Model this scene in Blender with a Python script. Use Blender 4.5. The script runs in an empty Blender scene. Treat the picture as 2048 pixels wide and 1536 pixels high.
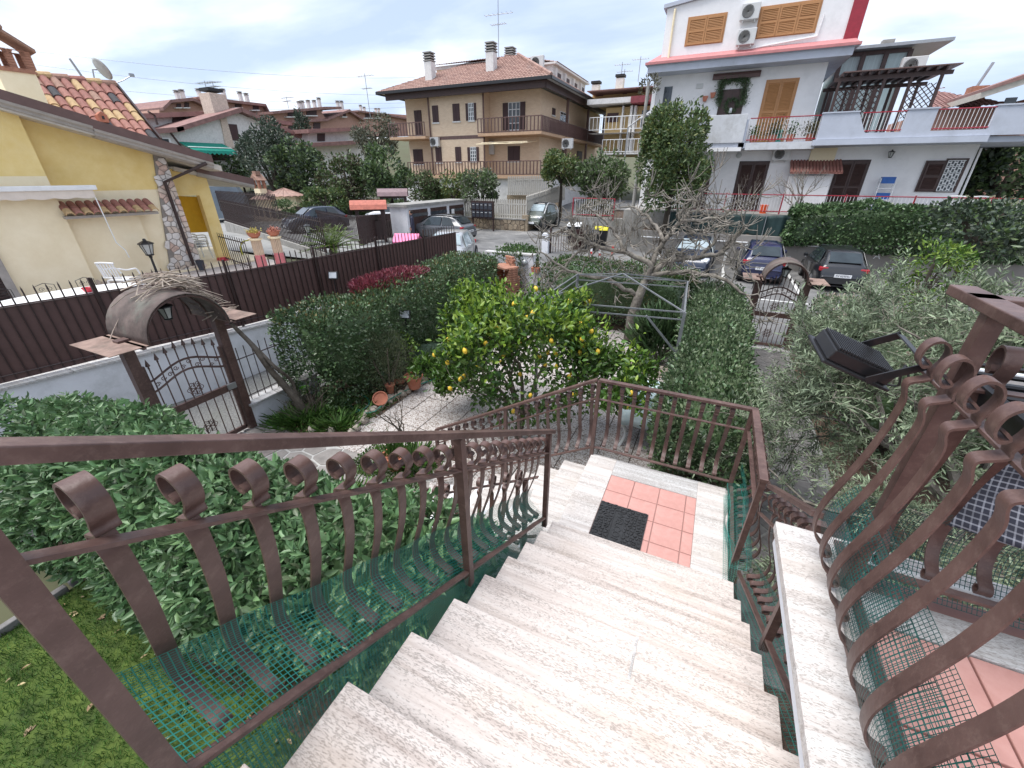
import bpy, math, random
import numpy as np
from mathutils import Vector, Matrix
rnd = random.Random(7); NR = np.random.RandomState(11)
R = math.radians
SC = bpy.context.scene
COL = SC.collection
# ---------------- camera, sky, sun, exposure ----------------
cd = bpy.data.cameras.new('camera'); cam = bpy.data.objects.new('camera', cd); COL.objects.link(cam)
CAM = (0.763, -2.422, 3.95); PITCH = R(27.2); YAW = R(25.11)
cam.location = CAM; cam.rotation_euler = (R(90) - PITCH, 0, YAW)
cd.sensor_width = 36; cd.lens = 36 * 817 / 2048; cd.clip_start = .02; cd.clip_end = 3000
SC.camera = cam
W = bpy.data.worlds.new('World'); SC.world = W; W.use_nodes = True
nt = W.node_tree; nt.nodes.clear()
wo = nt.nodes.new('ShaderNodeOutputWorld'); bg = nt.nodes.new('ShaderNodeBackground')
sky = nt.nodes.new('ShaderNodeTexSky'); sky.sky_type = 'NISHITA'; sky.sun_disc = False
SUN_EL, SUN_AZ = 68, 235
sky.sun_elevation = R(SUN_EL); sky.sun_rotation = R(SUN_AZ); sky.air_density = 1.0; sky.dust_density = 1.5
tc = nt.nodes.new('ShaderNodeTexCoord')
sx = nt.nodes.new('ShaderNodeSeparateXYZ'); nt.links.new(tc.outputs['Generated'], sx.inputs[0])
mz = nt.nodes.new('ShaderNodeMath'); mz.operation = 'MAXIMUM'; mz.inputs[1].default_value = 0.0; nt.links.new(sx.outputs[2], mz.inputs[0])
mz2 = nt.nodes.new('ShaderNodeMath'); mz2.operation = 'ADD'; mz2.inputs[1].default_value = .16; nt.links.new(mz.outputs[0], mz2.inputs[0])
dv = nt.nodes.new('ShaderNodeVectorMath'); dv.operation = 'DIVIDE'
cb = nt.nodes.new('ShaderNodeCombineXYZ'); [nt.links.new(mz2.outputs[0], cb.inputs[i]) for i in range(3)]
nt.links.new(tc.outputs['Generated'], dv.inputs[0]); nt.links.new(cb.outputs[0], dv.inputs[1])
mp = nt.nodes.new('ShaderNodeMapping'); mp.inputs['Scale'].default_value = (.55, .8, .4); mp.inputs['Rotation'].default_value = (0, 0, .5); nt.links.new(dv.outputs[0], mp.inputs[0])
n1 = nt.nodes.new('ShaderNodeTexNoise'); n1.inputs['Scale'].default_value = 1.5; n1.inputs['Detail'].default_value = 7; n1.inputs['Roughness'].default_value = .52; n1.inputs['Distortion'].default_value = .35; nt.links.new(mp.outputs[0], n1.inputs[0])
cr = nt.nodes.new('ShaderNodeValToRGB'); nt.links.new(n1.outputs[0], cr.inputs[0])
e = cr.color_ramp.elements
e[0].position = .40; e[0].color = (2.0, 2.4, 3.2, 1); e[1].position = .72; e[1].color = (3.95, 4.02, 4.25, 1)
m = e.new(.50); m.color = (2.55, 2.9, 3.6, 1); m = e.new(.60); m.color = (3.45, 3.62, 4.0, 1)
mx = nt.nodes.new('ShaderNodeMix'); mx.data_type = 'RGBA'; mx.inputs[0].default_value = .88
nt.links.new(sky.outputs[0], mx.inputs[6]); nt.links.new(cr.outputs[0], mx.inputs[7])
nt.links.new(mx.outputs[2], bg.inputs[0]); bg.inputs[1].default_value = .1
nt.links.new(bg.outputs[0], wo.inputs[0])
sd = bpy.data.lights.new('sun', 'SUN'); sd.energy = 1.5; sd.angle = R(42); sd.color = (1, .97, .93)
sun = bpy.data.objects.new('sun', sd); COL.objects.link(sun)
_s = Vector((math.sin(R(SUN_AZ)) * math.cos(R(SUN_EL)), math.cos(R(SUN_AZ)) * math.cos(R(SUN_EL)), math.sin(R(SUN_EL))))
sun.rotation_euler = _s.to_track_quat('Z', 'Y').to_euler()
SC.view_settings.view_transform = 'Standard'; SC.view_settings.look = 'None'
SC.view_settings.exposure = 1.68; SC.view_settings.gamma = 1

# ---------------- helpers ----------------
def ray(px, py):
    u = (px - 1024) / 817; v = (768 - py) / 817; c, s = math.cos(PITCH), math.sin(PITCH)
    x, y, z = u, c + v * s, -s + v * c; C, S = math.cos(YAW), math.sin(YAW)
    return (x * C - y * S, x * S + y * C, z)
def U(px, py, x=None, y=None, z=None):      # survey helper: where the sight line of a measured point meets a known plane of the place
    r = ray(px, py)
    t = (x - CAM[0]) / r[0] if x is not None else (y - CAM[1]) / r[1] if y is not None else (z - CAM[2]) / r[2]
    return Vector((CAM[0] + r[0] * t, CAM[1] + r[1] * t, CAM[2] + r[2] * t))
MATS = {}
def M(name, col, r=.6, var=.15, sc=6, bump=.15, bsc=None, metal=0, c2=None, island=0, trans=0, coat=0, spec=.5, stretch=None, dirt=None, dsc=1.3, damt=.5, detail=6):
    m = bpy.data.materials.new(name); m.use_nodes = True; n = m.node_tree; b = n.nodes['Principled BSDF']
    L = n.links.new; A = n.nodes.new
    b.inputs['Roughness'].default_value = r; b.inputs['Metallic'].default_value = metal
    b.inputs['Coat Weight'].default_value = coat; b.inputs['Specular IOR Level'].default_value = spec
    t = A('ShaderNodeTexCoord'); vec = t.outputs['Object']
    if stretch:
        mpn = A('ShaderNodeMapping'); mpn.inputs['Scale'].default_value = stretch; L(vec, mpn.inputs[0]); vec = mpn.outputs[0]
    nz = A('ShaderNodeTexNoise'); nz.inputs['Scale'].default_value = sc; nz.inputs['Detail'].default_value = detail; nz.inputs['Roughness'].default_value = .65; L(vec, nz.inputs[0])
    rp = A('ShaderNodeValToRGB'); L(nz.outputs[0], rp.inputs[0])
    c2 = c2 or tuple(min(1, k * (1 + var)) for k in col); c1 = tuple(k * (1 - var) for k in col)
    rp.color_ramp.elements[0].position = .33; rp.color_ramp.elements[0].color = (*c1, 1)
    rp.color_ramp.elements[1].position = .67; rp.color_ramp.elements[1].color = (*c2, 1)
    out = rp.outputs[0]
    if island:
        g = A('ShaderNodeNewGeometry'); hs = A('ShaderNodeHueSaturation')
        mr = A('ShaderNodeMapRange'); mr.inputs[3].default_value = 1 - island; mr.inputs[4].default_value = 1 + island * 1.3
        L(g.outputs['Random Per Island'], mr.inputs[0]); L(mr.outputs[0], hs.inputs['Value'])
        mr2 = A('ShaderNodeMapRange'); mr2.inputs[3].default_value = .485; mr2.inputs[4].default_value = .512
        ml = A('ShaderNodeMath'); ml.operation = 'MULTIPLY'; ml.inputs[1].default_value = 7.31; L(g.outputs['Random Per Island'], ml.inputs[0])
        fr = A('ShaderNodeMath'); fr.operation = 'FRACT'; L(ml.outputs[0], fr.inputs[0]); L(fr.outputs[0], mr2.inputs[0]); L(mr2.outputs[0], hs.inputs['Hue'])
        L(out, hs.inputs['Color']); out = hs.outputs[0]
    if dirt:
        n2 = A('ShaderNodeTexNoise'); n2.inputs['Scale'].default_value = dsc; n2.inputs['Detail'].default_value = 9; n2.inputs['Roughness'].default_value = .75; L(t.outputs['Object'], n2.inputs[0])
        r2 = A('ShaderNodeValToRGB'); r2.color_ramp.elements[0].position = .5; r2.color_ramp.elements[1].position = .72; L(n2.outputs[0], r2.inputs[0])
        ma = A('ShaderNodeMath'); ma.operation = 'MULTIPLY'; ma.inputs[1].default_value = damt; L(r2.outputs[0], ma.inputs[0])
        mi = A('ShaderNodeMix'); mi.data_type = 'RGBA'; L(ma.outputs[0], mi.inputs[0]); L(out, mi.inputs[6]); mi.inputs[7].default_value = (*dirt, 1); out = mi.outputs[2]
    L(out, b.inputs['Base Color'])
    if bump:
        n3 = A('ShaderNodeTexNoise'); n3.inputs['Scale'].default_value = bsc or sc * 6; n3.inputs['Detail'].default_value = 4; L(vec, n3.inputs[0])
        bp = A('ShaderNodeBump'); bp.inputs['Strength'].default_value = bump; bp.inputs['Distance'].default_value = .01; L(n3.outputs[0], bp.inputs['Height']); L(bp.outputs[0], b.inputs['Normal'])
    if trans:
        tr = A('ShaderNodeBsdfTranslucent'); L(out, tr.inputs[0]); ms = A('ShaderNodeMixShader'); ms.inputs[0].default_value = trans
        o = n.nodes['Material Output']; L(b.outputs[0], ms.inputs[1]); L(tr.outputs[0], ms.inputs[2]); L(ms.outputs[0], o.inputs[0])
    MATS[name] = m; return m
def glass(name, col=(.02, .03, .035), r=.08):
    m = M(name, col, r=r, var=.3, sc=1.5, bump=0, coat=.3); return m
class MB:
    def __init__(s): s.v = []; s.f = []; s.m = []
    def add(s, vs, fs, mi=0):
        o = len(s.v); s.v += [tuple(a) for a in vs]; s.f += [tuple(i + o for i in f) for f in fs]; s.m += [mi] * len(fs); return s
    def box(s, x0, x1, y0, y1, z0, z1, mi=0):
        return s.add([(x, y, z) for z in (z0, z1) for y in (y0, y1) for x in (x0, x1)], [(0, 2, 3, 1), (4, 5, 7, 6), (0, 1, 5, 4), (2, 6, 7, 3), (0, 4, 6, 2), (1, 3, 7, 5)], mi)
    def prism(s, poly, z0, z1, mi=0, ax=2):
        def k(p, h): return (p[0], p[1], h) if ax == 2 else (p[0], h, p[1]) if ax == 1 else (h, p[0], p[1])
        n = len(poly)
        return s.add([k(p, z0) for p in poly] + [k(p, z1) for p in poly], [tuple(range(n))[::-1], tuple(range(n, 2 * n))] + [(i, (i + 1) % n, n + (i + 1) % n, n + i) for i in range(n)], mi)
    def bar(s, a, b, w, h, mi=0, up=(0, 0, 1)):      # rectangular bar a->b
        a = Vector(a); b = Vector(b); d = (b - a).normalized(); u = Vector(up)
        if abs(d.dot(u)) > .98: u = Vector((0, 1, 0))
        sd_ = d.cross(u).normalized(); u = sd_.cross(d).normalized(); vs = []
        for p in (a, b):
            for i, j in ((-1, -1), (1, -1), (1, 1), (-1, 1)): vs.append(p + sd_ * (w / 2 * i) + u * (h / 2 * j))
        return s.add(vs, [(0, 1, 2, 3)[::-1], (4, 5, 6, 7)[::-1][::-1], (0, 1, 5, 4), (1, 2, 6, 5), (2, 3, 7, 6), (3, 0, 4, 7)], mi)
    def tube(s, pts, r, n=6, mi=0, cap=True):
        pts = [Vector(p) for p in pts]; rs = r if isinstance(r, (list, tuple)) else [r] * len(pts); vs = []; fs = []; pu = None
        for i, p in enumerate(pts):
            d = (pts[min(i + 1, len(pts) - 1)] - pts[max(i - 1, 0)]); d = d.normalized() if d.length > 1e-9 else Vector((0, 0, 1))
            u = pu if pu is not None else (Vector((0, 0, 1)) if abs(d.z) < .9 else Vector((1, 0, 0)))
            u = u - d * u.dot(d); u = u.normalized() if u.length > 1e-4 else d.orthogonal().normalized(); pu = u; w = d.cross(u)
            for k in range(n):
                t = 2 * math.pi * k / n; vs.append(p + (u * math.cos(t) + w * math.sin(t)) * rs[i])
        for i in range(len(pts) - 1):
            for k in range(n):
                fs.append((i * n + k, i * n + (k + 1) % n, (i + 1) * n + (k + 1) % n, (i + 1) * n + k))
        if cap: fs += [tuple(range(n))[::-1], tuple(range((len(pts) - 1) * n, len(pts) * n))]
        return s.add(vs, fs, mi)
    def lathe(s, prof, n=16, c=(0, 0, 0), mi=0):
        vs = []; fs = []
        for r, z in prof:
            for k in range(n):
                t = 2 * math.pi * k / n; vs.append((c[0] + r * math.cos(t), c[1] + r * math.sin(t), c[2] + z))
        for i in range(len(prof) - 1):
            for k in range(n): fs.append((i * n + k, i * n + (k + 1) % n, (i + 1) * n + (k + 1) % n, (i + 1) * n + k))
        fs += [tuple(range(n))[::-1], tuple(range((len(prof) - 1) * n, len(prof) * n))]
        return s.add(vs, fs, mi)
    def grid(s, P, mi=0, closed=False):      # P[i][j] points
        a, b = len(P), len(P[0]); vs = [p for row in P for p in row]; fs = []
        for i in range(a - 1):
            for j in range(b - 1 if not closed else b): fs.append((i * b + j, i * b + (j + 1) % b, (i + 1) * b + (j + 1) % b, (i + 1) * b + j))
        return s.add(vs, fs, mi)
    def xf(s, mat):
        s.v = [tuple(mat @ Vector(p)) for p in s.v]; return s
    def mesh(s, name, mats, smooth=False):
        me = bpy.data.meshes.new(name); me.from_pydata(s.v, [], s.f)
        for mm in (mats if isinstance(mats, (list, tuple)) else [mats]): me.materials.append(MATS[mm] if isinstance(mm, str) else mm)
        if len(me.materials) > 1: me.polygons.foreach_set('material_index', s.m)
        me.update()
        if smooth: me.shade_smooth()
        return me
    def build(s, name, mats, parent=None, loc=None, rot=None, smooth=False, bevel=0, **kw):
        return put(s.mesh(name, mats, smooth), name, parent, loc, rot, bevel, **kw)
def put(me, name, parent=None, loc=None, rot=None, bevel=0, scale=None, label=None, cat=None, group=None, kind=None):
    o = bpy.data.objects.new(name, me); COL.objects.link(o)
    if parent: o.parent = parent
    if loc is not None: o.location = loc
    if rot is not None: o.rotation_euler = rot
    if scale is not None: o.scale = scale if not isinstance(scale, (int, float)) else (scale,) * 3
    if bevel: b = o.modifiers.new('bevel', 'BEVEL'); b.width = bevel; b.segments = 2; b.limit_method = 'ANGLE'
    if label: o['label'] = label
    if cat: o['category'] = cat
    if group: o['group'] = group
    if kind: o['kind'] = kind
    return o
def thing(name, label, cat, loc=(0, 0, 0), rz=0, group=None): return put(None, name, None, loc, (0, 0, rz), label=label, cat=cat, group=group)
def kids(o): return [c for c in bpy.data.objects if c.parent == o]
def dup(o, loc=None, rz=None, label=None, parent=None, scale=None, group=None):
    ch = kids(o); c = o.copy(); COL.objects.link(c); c.parent = parent
    if loc is not None: c.location = loc
    if rz is not None: c.rotation_euler = (0, 0, rz)
    if scale is not None: c.scale = (scale,) * 3
    if label: c['label'] = label
    if group: c['group'] = group
    for k in ch: dup(k, parent=c)
    return c
def solid(o, th, off=0):
    m_ = o.modifiers.new('solid', 'SOLIDIFY'); m_.thickness = th; m_.offset = off; return o
def bez(ps, n=8):
    out = []
    ps = [Vector(p) for p in ps]; P_ = [2 * ps[0] - ps[1]] + ps + [2 * ps[-1] - ps[-2]]
    for i in range(1, len(P_) - 2):
        for k in range(n):
            t = k / n; a, b, c, d = P_[i - 1], P_[i], P_[i + 1], P_[i + 2]
            out.append(.5 * ((2 * b) + (c - a) * t + (2 * a - 5 * b + 4 * c - d) * t * t + (3 * b - a - 3 * c + d) * t ** 3))
    return out + [ps[-1]]
# ---- leaves (one real leaf-shaped face group each) ----
def leaves(name, Pn, D, L, Wd, mat, parent=None, fold=.12, jl=.25, up=None, extra=None, kind=None, **kw):
    N = len(Pn); D = D / (np.linalg.norm(D, axis=1, keepdims=True) + 1e-9)
    rv = NR.normal(size=(N, 3)) if up is None else NR.normal(size=(N, 3)) * .5 + np.array(up)
    S_ = np.cross(D, rv); S_ /= np.linalg.norm(S_, axis=1, keepdims=True) + 1e-9; Nn = np.cross(S_, D)
    l = (L * (1 + jl * NR.uniform(-1, 1, N)))[:, None]; w = l * (Wd / L) / 2
    V = np.empty((N, 6, 3)); V[:, 0] = Pn; V[:, 1] = Pn + D * l * .35 + S_ * w + Nn * l * fold * .5; V[:, 2] = Pn + D * l * .35 - S_ * w + Nn * l * fold * .5
    V[:, 3] = Pn + D * l * .5 - Nn * l * 0.02
    V[:, 4] = Pn + D * l * .72 + S_ * w * .75 + Nn * l * fold * .2; V[:, 5] = Pn + D * l * .72 - S_ * w * .75 + Nn * l * fold * .2
    V = np.concatenate([V, (Pn + D * l - Nn * l * fold)[:, None]], 1)
    base = (np.arange(N) * 7)[:, None]
    Fq = np.array([[0, 3, 4, 1], [0, 2, 5, 3], [3, 6, 4, 4], [3, 5, 6, 6]])
    quads = (base[:, None, :] + Fq[:2][None]).reshape(-1, 4); tris = (base[:, None, :] + np.array([[3, 6, 4], [3, 5, 6]])[None]).reshape(-1, 3)
    me = bpy.data.meshes.new(name); nv = N * 7
    nq, nt_ = len(quads), len(tris); me.vertices.add(nv); me.vertices.foreach_set('co', V.reshape(-1))
    loops = np.concatenate([quads.reshape(-1), tris.reshape(-1)]); me.loops.add(len(loops)); me.loops.foreach_set('vertex_index', loops.astype(np.int32))
    me.polygons.add(nq + nt_); st = np.concatenate([np.arange(nq) * 4, nq * 4 + np.arange(nt_) * 3]).astype(np.int32)
    me.polygons.foreach_set('loop_start', st)
    me.materials.append(MATS[mat]); me.update(calc_edges=True); me.shade_smooth()
    return put(me, name, parent, kind=kind, **kw)
def noise3(P_, s, seed=0):
    r = np.random.RandomState(seed); out = np.zeros(len(P_))
    for k in range(5):
        d = r.normal(size=3); d /= np.linalg.norm(d); out += np.sin(P_ @ d * s * (1 + .5 * k) + r.uniform(0, 6.3)) / (1 + .4 * k)
    return out / 2.5
def onbox(n, x0, x1, y0, y1, z0, z1, depth=.2, rough=.12, sc=3., bottom=False, rd=.25, seed=1):
    """points + outward directions on the ragged surface of a clipped hedge"""
    c = np.array([(x0 + x1) / 2, (y0 + y1) / 2, (z0 + z1) / 2]); h = np.array([(x1 - x0) / 2, (y1 - y0) / 2, (z1 - z0) / 2])
    ar = np.array([h[1] * h[2], h[1] * h[2], h[0] * h[2], h[0] * h[2], h[0] * h[1], h[0] * h[1] * (1 if bottom else 0)]); f = NR.choice(6, n, p=ar / ar.sum())
    P_ = NR.uniform(-1, 1, (n, 3)); D = np.zeros((n, 3))
    for k in range(6):
        mk = f == k; a = [0, 0, 1, 1, 2, 2][k]; sg = [1, -1, 1, -1, 1, -1][k]; P_[mk, a] = sg; D[mk, a] = sg
    P_ = P_ * h; inner = np.clip(P_, -(h - np.minimum(rd, h)), h - np.minimum(rd, h)); q = P_ - inner; ln = np.linalg.norm(q, axis=1, keepdims=True)
    D = np.where(ln > 1e-6, q / np.maximum(ln, 1e-6), D); P_ = inner + D * np.minimum(rd, h).min()
    dd = noise3(P_ + c, sc, seed) * rough - np.abs(NR.normal(0, 1, n)) * depth * .5 + NR.uniform(0, .06, n)
    return P_ + c + D * dd[:, None], D
def onball(n, c, r, depth=.3, rough=.18, sc=1.5, seed=1, zmin=-.7):
    D = NR.normal(size=(int(n * 1.5), 3)); D /= np.linalg.norm(D, axis=1, keepdims=True); D = D[D[:, 2] > zmin][:n]; r = np.array(r); c = np.array(c)
    k = 1 + noise3(D * r.max() , sc, seed) * rough - np.abs(NR.normal(0, 1, len(D))) * depth * .6
    return c + D * r * k[:, None], D
def blob(name, c, r, mat, parent=None, seed=0, n=14, sq=1.):
    b = MB(); P_ = []
    for i in range(n + 1):
        row = []
        for j in range(n * 2):
            t = math.pi * i / n; p = math.pi * j / n; k = 1 + .12 * math.sin(3 * p + seed) * math.sin(2 * t + seed)
            q = [math.sin(t) * math.cos(p), math.sin(t) * math.sin(p), math.cos(t)]
            q = [math.copysign(abs(a) ** sq, a) for a in q]
            row.append((c[0] + r[0] * q[0] * k, c[1] + r[1] * q[1] * k, c[2] + r[2] * q[2] * k))
        P_.append(row)
    b.grid(P_, closed=True); return b.build(name, mat, parent, smooth=True, kind=None)
def voronoi(x0, x1, y0, y1, cell, gap, seed=3, jit=.75):
    r = random.Random(seed); pts = []
    nx = max(1, round((x1 - x0) / cell)); ny = max(1, round((y1 - y0) / cell))
    for i in range(-1, nx + 1):
        for j in range(-1, ny + 1): pts.append((x0 + (i + .5 + r.uniform(-.5, .5) * jit) * (x1 - x0) / nx, y0 + (j + .5 + r.uniform(-.5, .5) * jit) * (y1 - y0) / ny))
    out = []
    for p in pts:
        if not (x0 < p[0] < x1 and y0 < p[1] < y1): continue
        poly = [(x0, y0), (x1, y0), (x1, y1), (x0, y1)]
        for q in pts:
            if q == p or abs(q[0] - p[0]) > cell * 3 or abs(q[1] - p[1]) > cell * 3: continue
            nx_, ny_ = q[0] - p[0], q[1] - p[1]; dd = math.hypot(nx_, ny_); nx_ /= dd; ny_ /= dd; lim = dd / 2 - gap / 2; new = []
            for i in range(len(poly)):
                a, b = poly[i], poly[(i + 1) % len(poly)]
                da = (a[0] - p[0]) * nx_ + (a[1] - p[1]) * ny_ - lim; db = (b[0] - p[0]) * nx_ + (b[1] - p[1]) * ny_ - lim
                if da <= 0: new.append(a)
                if (da < 0) != (db < 0) and abs(da - db) > 1e-12: t = da / (da - db); new.append((a[0] + (b[0] - a[0]) * t, a[1] + (b[1] - a[1]) * t))
            poly = new
            if len(poly) < 3: break
        if len(poly) >= 3: out.append((p, poly))
    return out
def stones(polys, mk, name, mats, parent, th=.03, jit=.012):
    """mk(u,v,h) -> 3D; one object per stone"""
    for p, poly in polys:
        h = th + rnd.uniform(-jit, jit); n = len(poly); sh = [((q[0] - p[0]) * .9 + p[0], (q[1] - p[1]) * .9 + p[1]) for q in poly]
        b = MB(); b.add([mk(q[0], q[1], 0) for q in poly] + [mk(q[0], q[1], h * .7) for q in poly] + [mk(q[0], q[1], h) for q in sh],
                        [(i, (i + 1) % n, n + (i + 1) % n, n + i) for i in range(n)] + [(n + i, n + (i + 1) % n, 2 * n + (i + 1) % n, 2 * n + i) for i in range(n)] + [tuple(range(2 * n, 3 * n))])
        b.build(name, rnd.choice(mats), parent)
def text(name, s, size, mat, parent, loc, rot, ext=.002, align='CENTER', **kw):
    c = bpy.data.curves.new(name, 'FONT'); c.body = s; c.size = size; c.extrude = ext; c.align_x = align; c.align_y = 'CENTER'
    o = bpy.data.objects.new(name, c); COL.objects.link(o); bpy.context.view_layer.update()
    me = bpy.data.meshes.new_from_object(o.evaluated_get(bpy.context.evaluated_depsgraph_get())); bpy.data.objects.remove(o)
    me.materials.clear(); me.materials.append(MATS[mat]); return put(me, name, parent, loc, rot, **kw)
def netting(name, surf, nu, nv, wd, mat, parent=None, **kw):
    """surf(u,v) in 0..1 -> point. Woven strands as flat ribbons"""
    G = [[Vector(surf(i / nu, j / nv)) for j in range(nv + 1)] for i in range(nu + 1)]; b = MB()
    def rib(line, side):
        o = len(b.v)
        for k, p in enumerate(line):
            b.v.append(tuple(p - side[k] * wd / 2)); b.v.append(tuple(p + side[k] * wd / 2))
        for k in range(len(line) - 1): b.f.append((o + 2 * k, o + 2 * k + 1, o + 2 * k + 3, o + 2 * k + 2)); b.m.append(0)
    for i in range(nu + 1):
        a, c = G[max(i - 1, 0)], G[min(i + 1, nu)]; rib(G[i], [(c[j] - a[j]).normalized() for j in range(nv + 1)])
    for j in range(nv + 1):
        rib([G[i][j] for i in range(nu + 1)], [(G[i][min(j + 1, nv)] - G[i][max(j - 1, 0)]).normalized() for i in range(nu + 1)])
    o = b.build(name, mat, parent, **kw); return o
# ---------------- materials ----------------
M('brown_paint', (.085, .045, .038), r=.45, var=.25, sc=5, bump=.12, bsc=70, c2=(.135, .078, .066), dirt=(.25, .17, .14), dsc=26, damt=.45)
def travertine(name, base=(.60, .53, .50), stretch=(.8, 17, 17), ang=0, pit=.61):
    m = bpy.data.materials.new(name); m.use_nodes = True; n = m.node_tree; b = n.nodes['Principled BSDF']; A = n.nodes.new; L = n.links.new
    t = A('ShaderNodeTexCoord'); mp = A('ShaderNodeMapping'); mp.inputs['Scale'].default_value = stretch; mp.inputs['Rotation'].default_value = (0, 0, ang)
    rn = A('ShaderNodeObjectInfo'); ad = A('ShaderNodeVectorMath'); ad.operation = 'ADD'; sc_ = A('ShaderNodeVectorMath'); sc_.operation = 'SCALE'; sc_.inputs['Scale'].default_value = 37
    cx = A('ShaderNodeCombineXYZ'); [L(rn.outputs['Random'], cx.inputs[i]) for i in range(3)]; L(cx.outputs[0], sc_.inputs[0]); L(t.outputs['Object'], ad.inputs[0]); L(sc_.outputs[0], ad.inputs[1]); L(ad.outputs[0], mp.inputs[0])
    n1 = A('ShaderNodeTexNoise'); n1.inputs['Scale'].default_value = 1.6; n1.inputs['Detail'].default_value = 8; n1.inputs['Roughness'].default_value = .7; L(mp.outputs[0], n1.inputs[0])
    r1 = A('ShaderNodeValToRGB'); e = r1.color_ramp.elements; e[0].position = .3; e[0].color = (base[0] * .72, base[1] * .68, base[2] * .66, 1); e[1].position = .7; e[1].color = (base[0] * 1.15, base[1] * 1.2, base[2] * 1.22, 1)
    k = e.new(.5); k.color = (*base, 1); L(n1.outputs[0], r1.inputs[0])
    # open pits, clustered along the bedding
    mp2 = A('ShaderNodeMapping'); mp2.inputs['Scale'].default_value = (stretch[0] * 52, stretch[1] * 11, stretch[2] * 11); mp2.inputs['Rotation'].default_value = (0, 0, ang); L(ad.outputs[0], mp2.inputs[0])
    n2 = A('ShaderNodeTexNoise'); n2.inputs['Scale'].default_value = 1.6; n2.inputs['Detail'].default_value = 3; n2.inputs['Roughness'].default_value = .6; n2.inputs['Distortion'].default_value = .6; L(mp2.outputs[0], n2.inputs[0])
    n3 = A('ShaderNodeTexNoise'); n3.inputs['Scale'].default_value = 1.1; n3.inputs['Detail'].default_value = 5; L(mp.outputs[0], n3.inputs[0])
    ml = A('ShaderNodeMath'); ml.operation = 'MULTIPLY_ADD'; ml.inputs[1].default_value = .42; L(n3.outputs[0], ml.inputs[0]); L(n2.outputs[0], ml.inputs[2])
    r2 = A('ShaderNodeValToRGB'); r2.color_ramp.elements[0].position = pit + .165; r2.color_ramp.elements[1].position = pit + .22; L(ml.outputs[0], r2.inputs[0])
    mi = A('ShaderNodeMix'); mi.data_type = 'RGBA'; mi.inputs[7].default_value = (.20, .165, .14, 1)
    da = A('ShaderNodeMath'); da.operation = 'MULTIPLY'; da.inputs[1].default_value = .52; L(r2.outputs[0], da.inputs[0]); L(da.outputs[0], mi.inputs[0]); L(r1.outputs[0], mi.inputs[6])
    n4 = A('ShaderNodeTexNoise'); n4.inputs['Scale'].default_value = 2.1; n4.inputs['Detail'].default_value = 6; L(ad.outputs[0], n4.inputs[0])
    r4 = A('ShaderNodeValToRGB'); r4.color_ramp.elements[0].position = .55; r4.color_ramp.elements[1].position = .75; r4.color_ramp.elements[1].color = (.45, .45, .45, 1); L(n4.outputs[0], r4.inputs[0])
    m2 = A('ShaderNodeMix'); m2.data_type = 'RGBA'; L(r4.outputs[0], m2.inputs[0]); L(mi.outputs[2], m2.inputs[6]); m2.inputs[7].default_value = (base[0] * .8, base[1] * .72, base[2] * .62, 1)
    hv = A('ShaderNodeHueSaturation'); mrv = A('ShaderNodeMapRange'); mrv.inputs[3].default_value = .92; mrv.inputs[4].default_value = 1.05; L(rn.outputs['Random'], mrv.inputs[0]); L(mrv.outputs[0], hv.inputs['Value']); L(m2.outputs[2], hv.inputs['Color']); L(hv.outputs[0], b.inputs['Base Color']); b.inputs['Roughness'].default_value = .62
    iv = A('ShaderNodeMath'); iv.operation = 'SUBTRACT'; iv.inputs[0].default_value = 1; L(r2.outputs[0], iv.inputs[1])
    bp = A('ShaderNodeBump'); bp.inputs['Strength'].default_value = .5; bp.inputs['Distance'].default_value = .004; L(iv.outputs[0], bp.inputs['Height']); L(bp.outputs[0], b.inputs['Normal']); MATS[name] = m
travertine('travertine', base=(.63, .555, .505)); travertine('travertine_along', base=(.56, .52, .49), ang=R(90)); travertine('travertine_grey', base=(.56, .55, .54), pit=.56)
M('terracotta_tile', (.50, .26, .225), r=.55, var=.1, sc=5, bump=.1, dirt=(.56, .36, .32), dsc=5, damt=.4)
M('grout', (.3, .17, .15), r=.9); M('white_paint', (.72, .73, .76), r=.7, var=.05, sc=3, bump=.2, dirt=(.35, .34, .32), dsc=2.2, damt=.5)
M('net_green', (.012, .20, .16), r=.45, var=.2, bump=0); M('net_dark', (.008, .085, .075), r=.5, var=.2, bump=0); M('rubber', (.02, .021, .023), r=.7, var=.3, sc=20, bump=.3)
M('black_metal', (.018, .018, .02), r=.38, var=.2, bump=.05); M('concrete', (.30, .29, .27), r=.9, var=.2, sc=3, bump=.4, dirt=(.12, .11, .09), dsc=1.2, damt=.6)
M('plaid_navy', (.045, .05, .11), r=.9)
# ---------------- railing kit ----------------
def bal_profile():
    pr = []
    for k in range(15):                       # scroll
        t = R(-95 + k * 22); rr = .027 + .02 * (k / 14) ** .7; pr.append((.018 + -rr * math.cos(t) * -1, .755 + rr * math.sin(t)))
    return pr
def strip_mesh(name, prof, w, th, mat, samp=4):
    """prof: (u outward, z); strip lies across local X with width w; outward = local -Y"""
    pts = bez([(p[0], p[1], 0) for p in prof], samp); n = len(pts); b = MB(); P_ = []
    for i, p in enumerate(pts):
        d = (pts[min(i + 1, n - 1)] - pts[max(i - 1, 0)]).normalized(); nn = Vector((-d.y, d.x, 0)) * th / 2
        a, c = p + nn, p - nn; P_.append([(-w / 2, -a.x, a.y), (w / 2, -a.x, a.y), (w / 2, -c.x, c.y), (-w / 2, -c.x, c.y)])
    b.grid(P_, closed=True); b.f += [(0, 1, 2, 3), tuple((n - 1) * 4 + k for k in (3, 2, 1, 0))]; b.m += [0, 0]
    me = b.mesh(name, mat); me.shade_smooth(); me.set_sharp_from_angle(angle=R(40)) if hasattr(me, 'set_sharp_from_angle') else None
    return me
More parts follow.
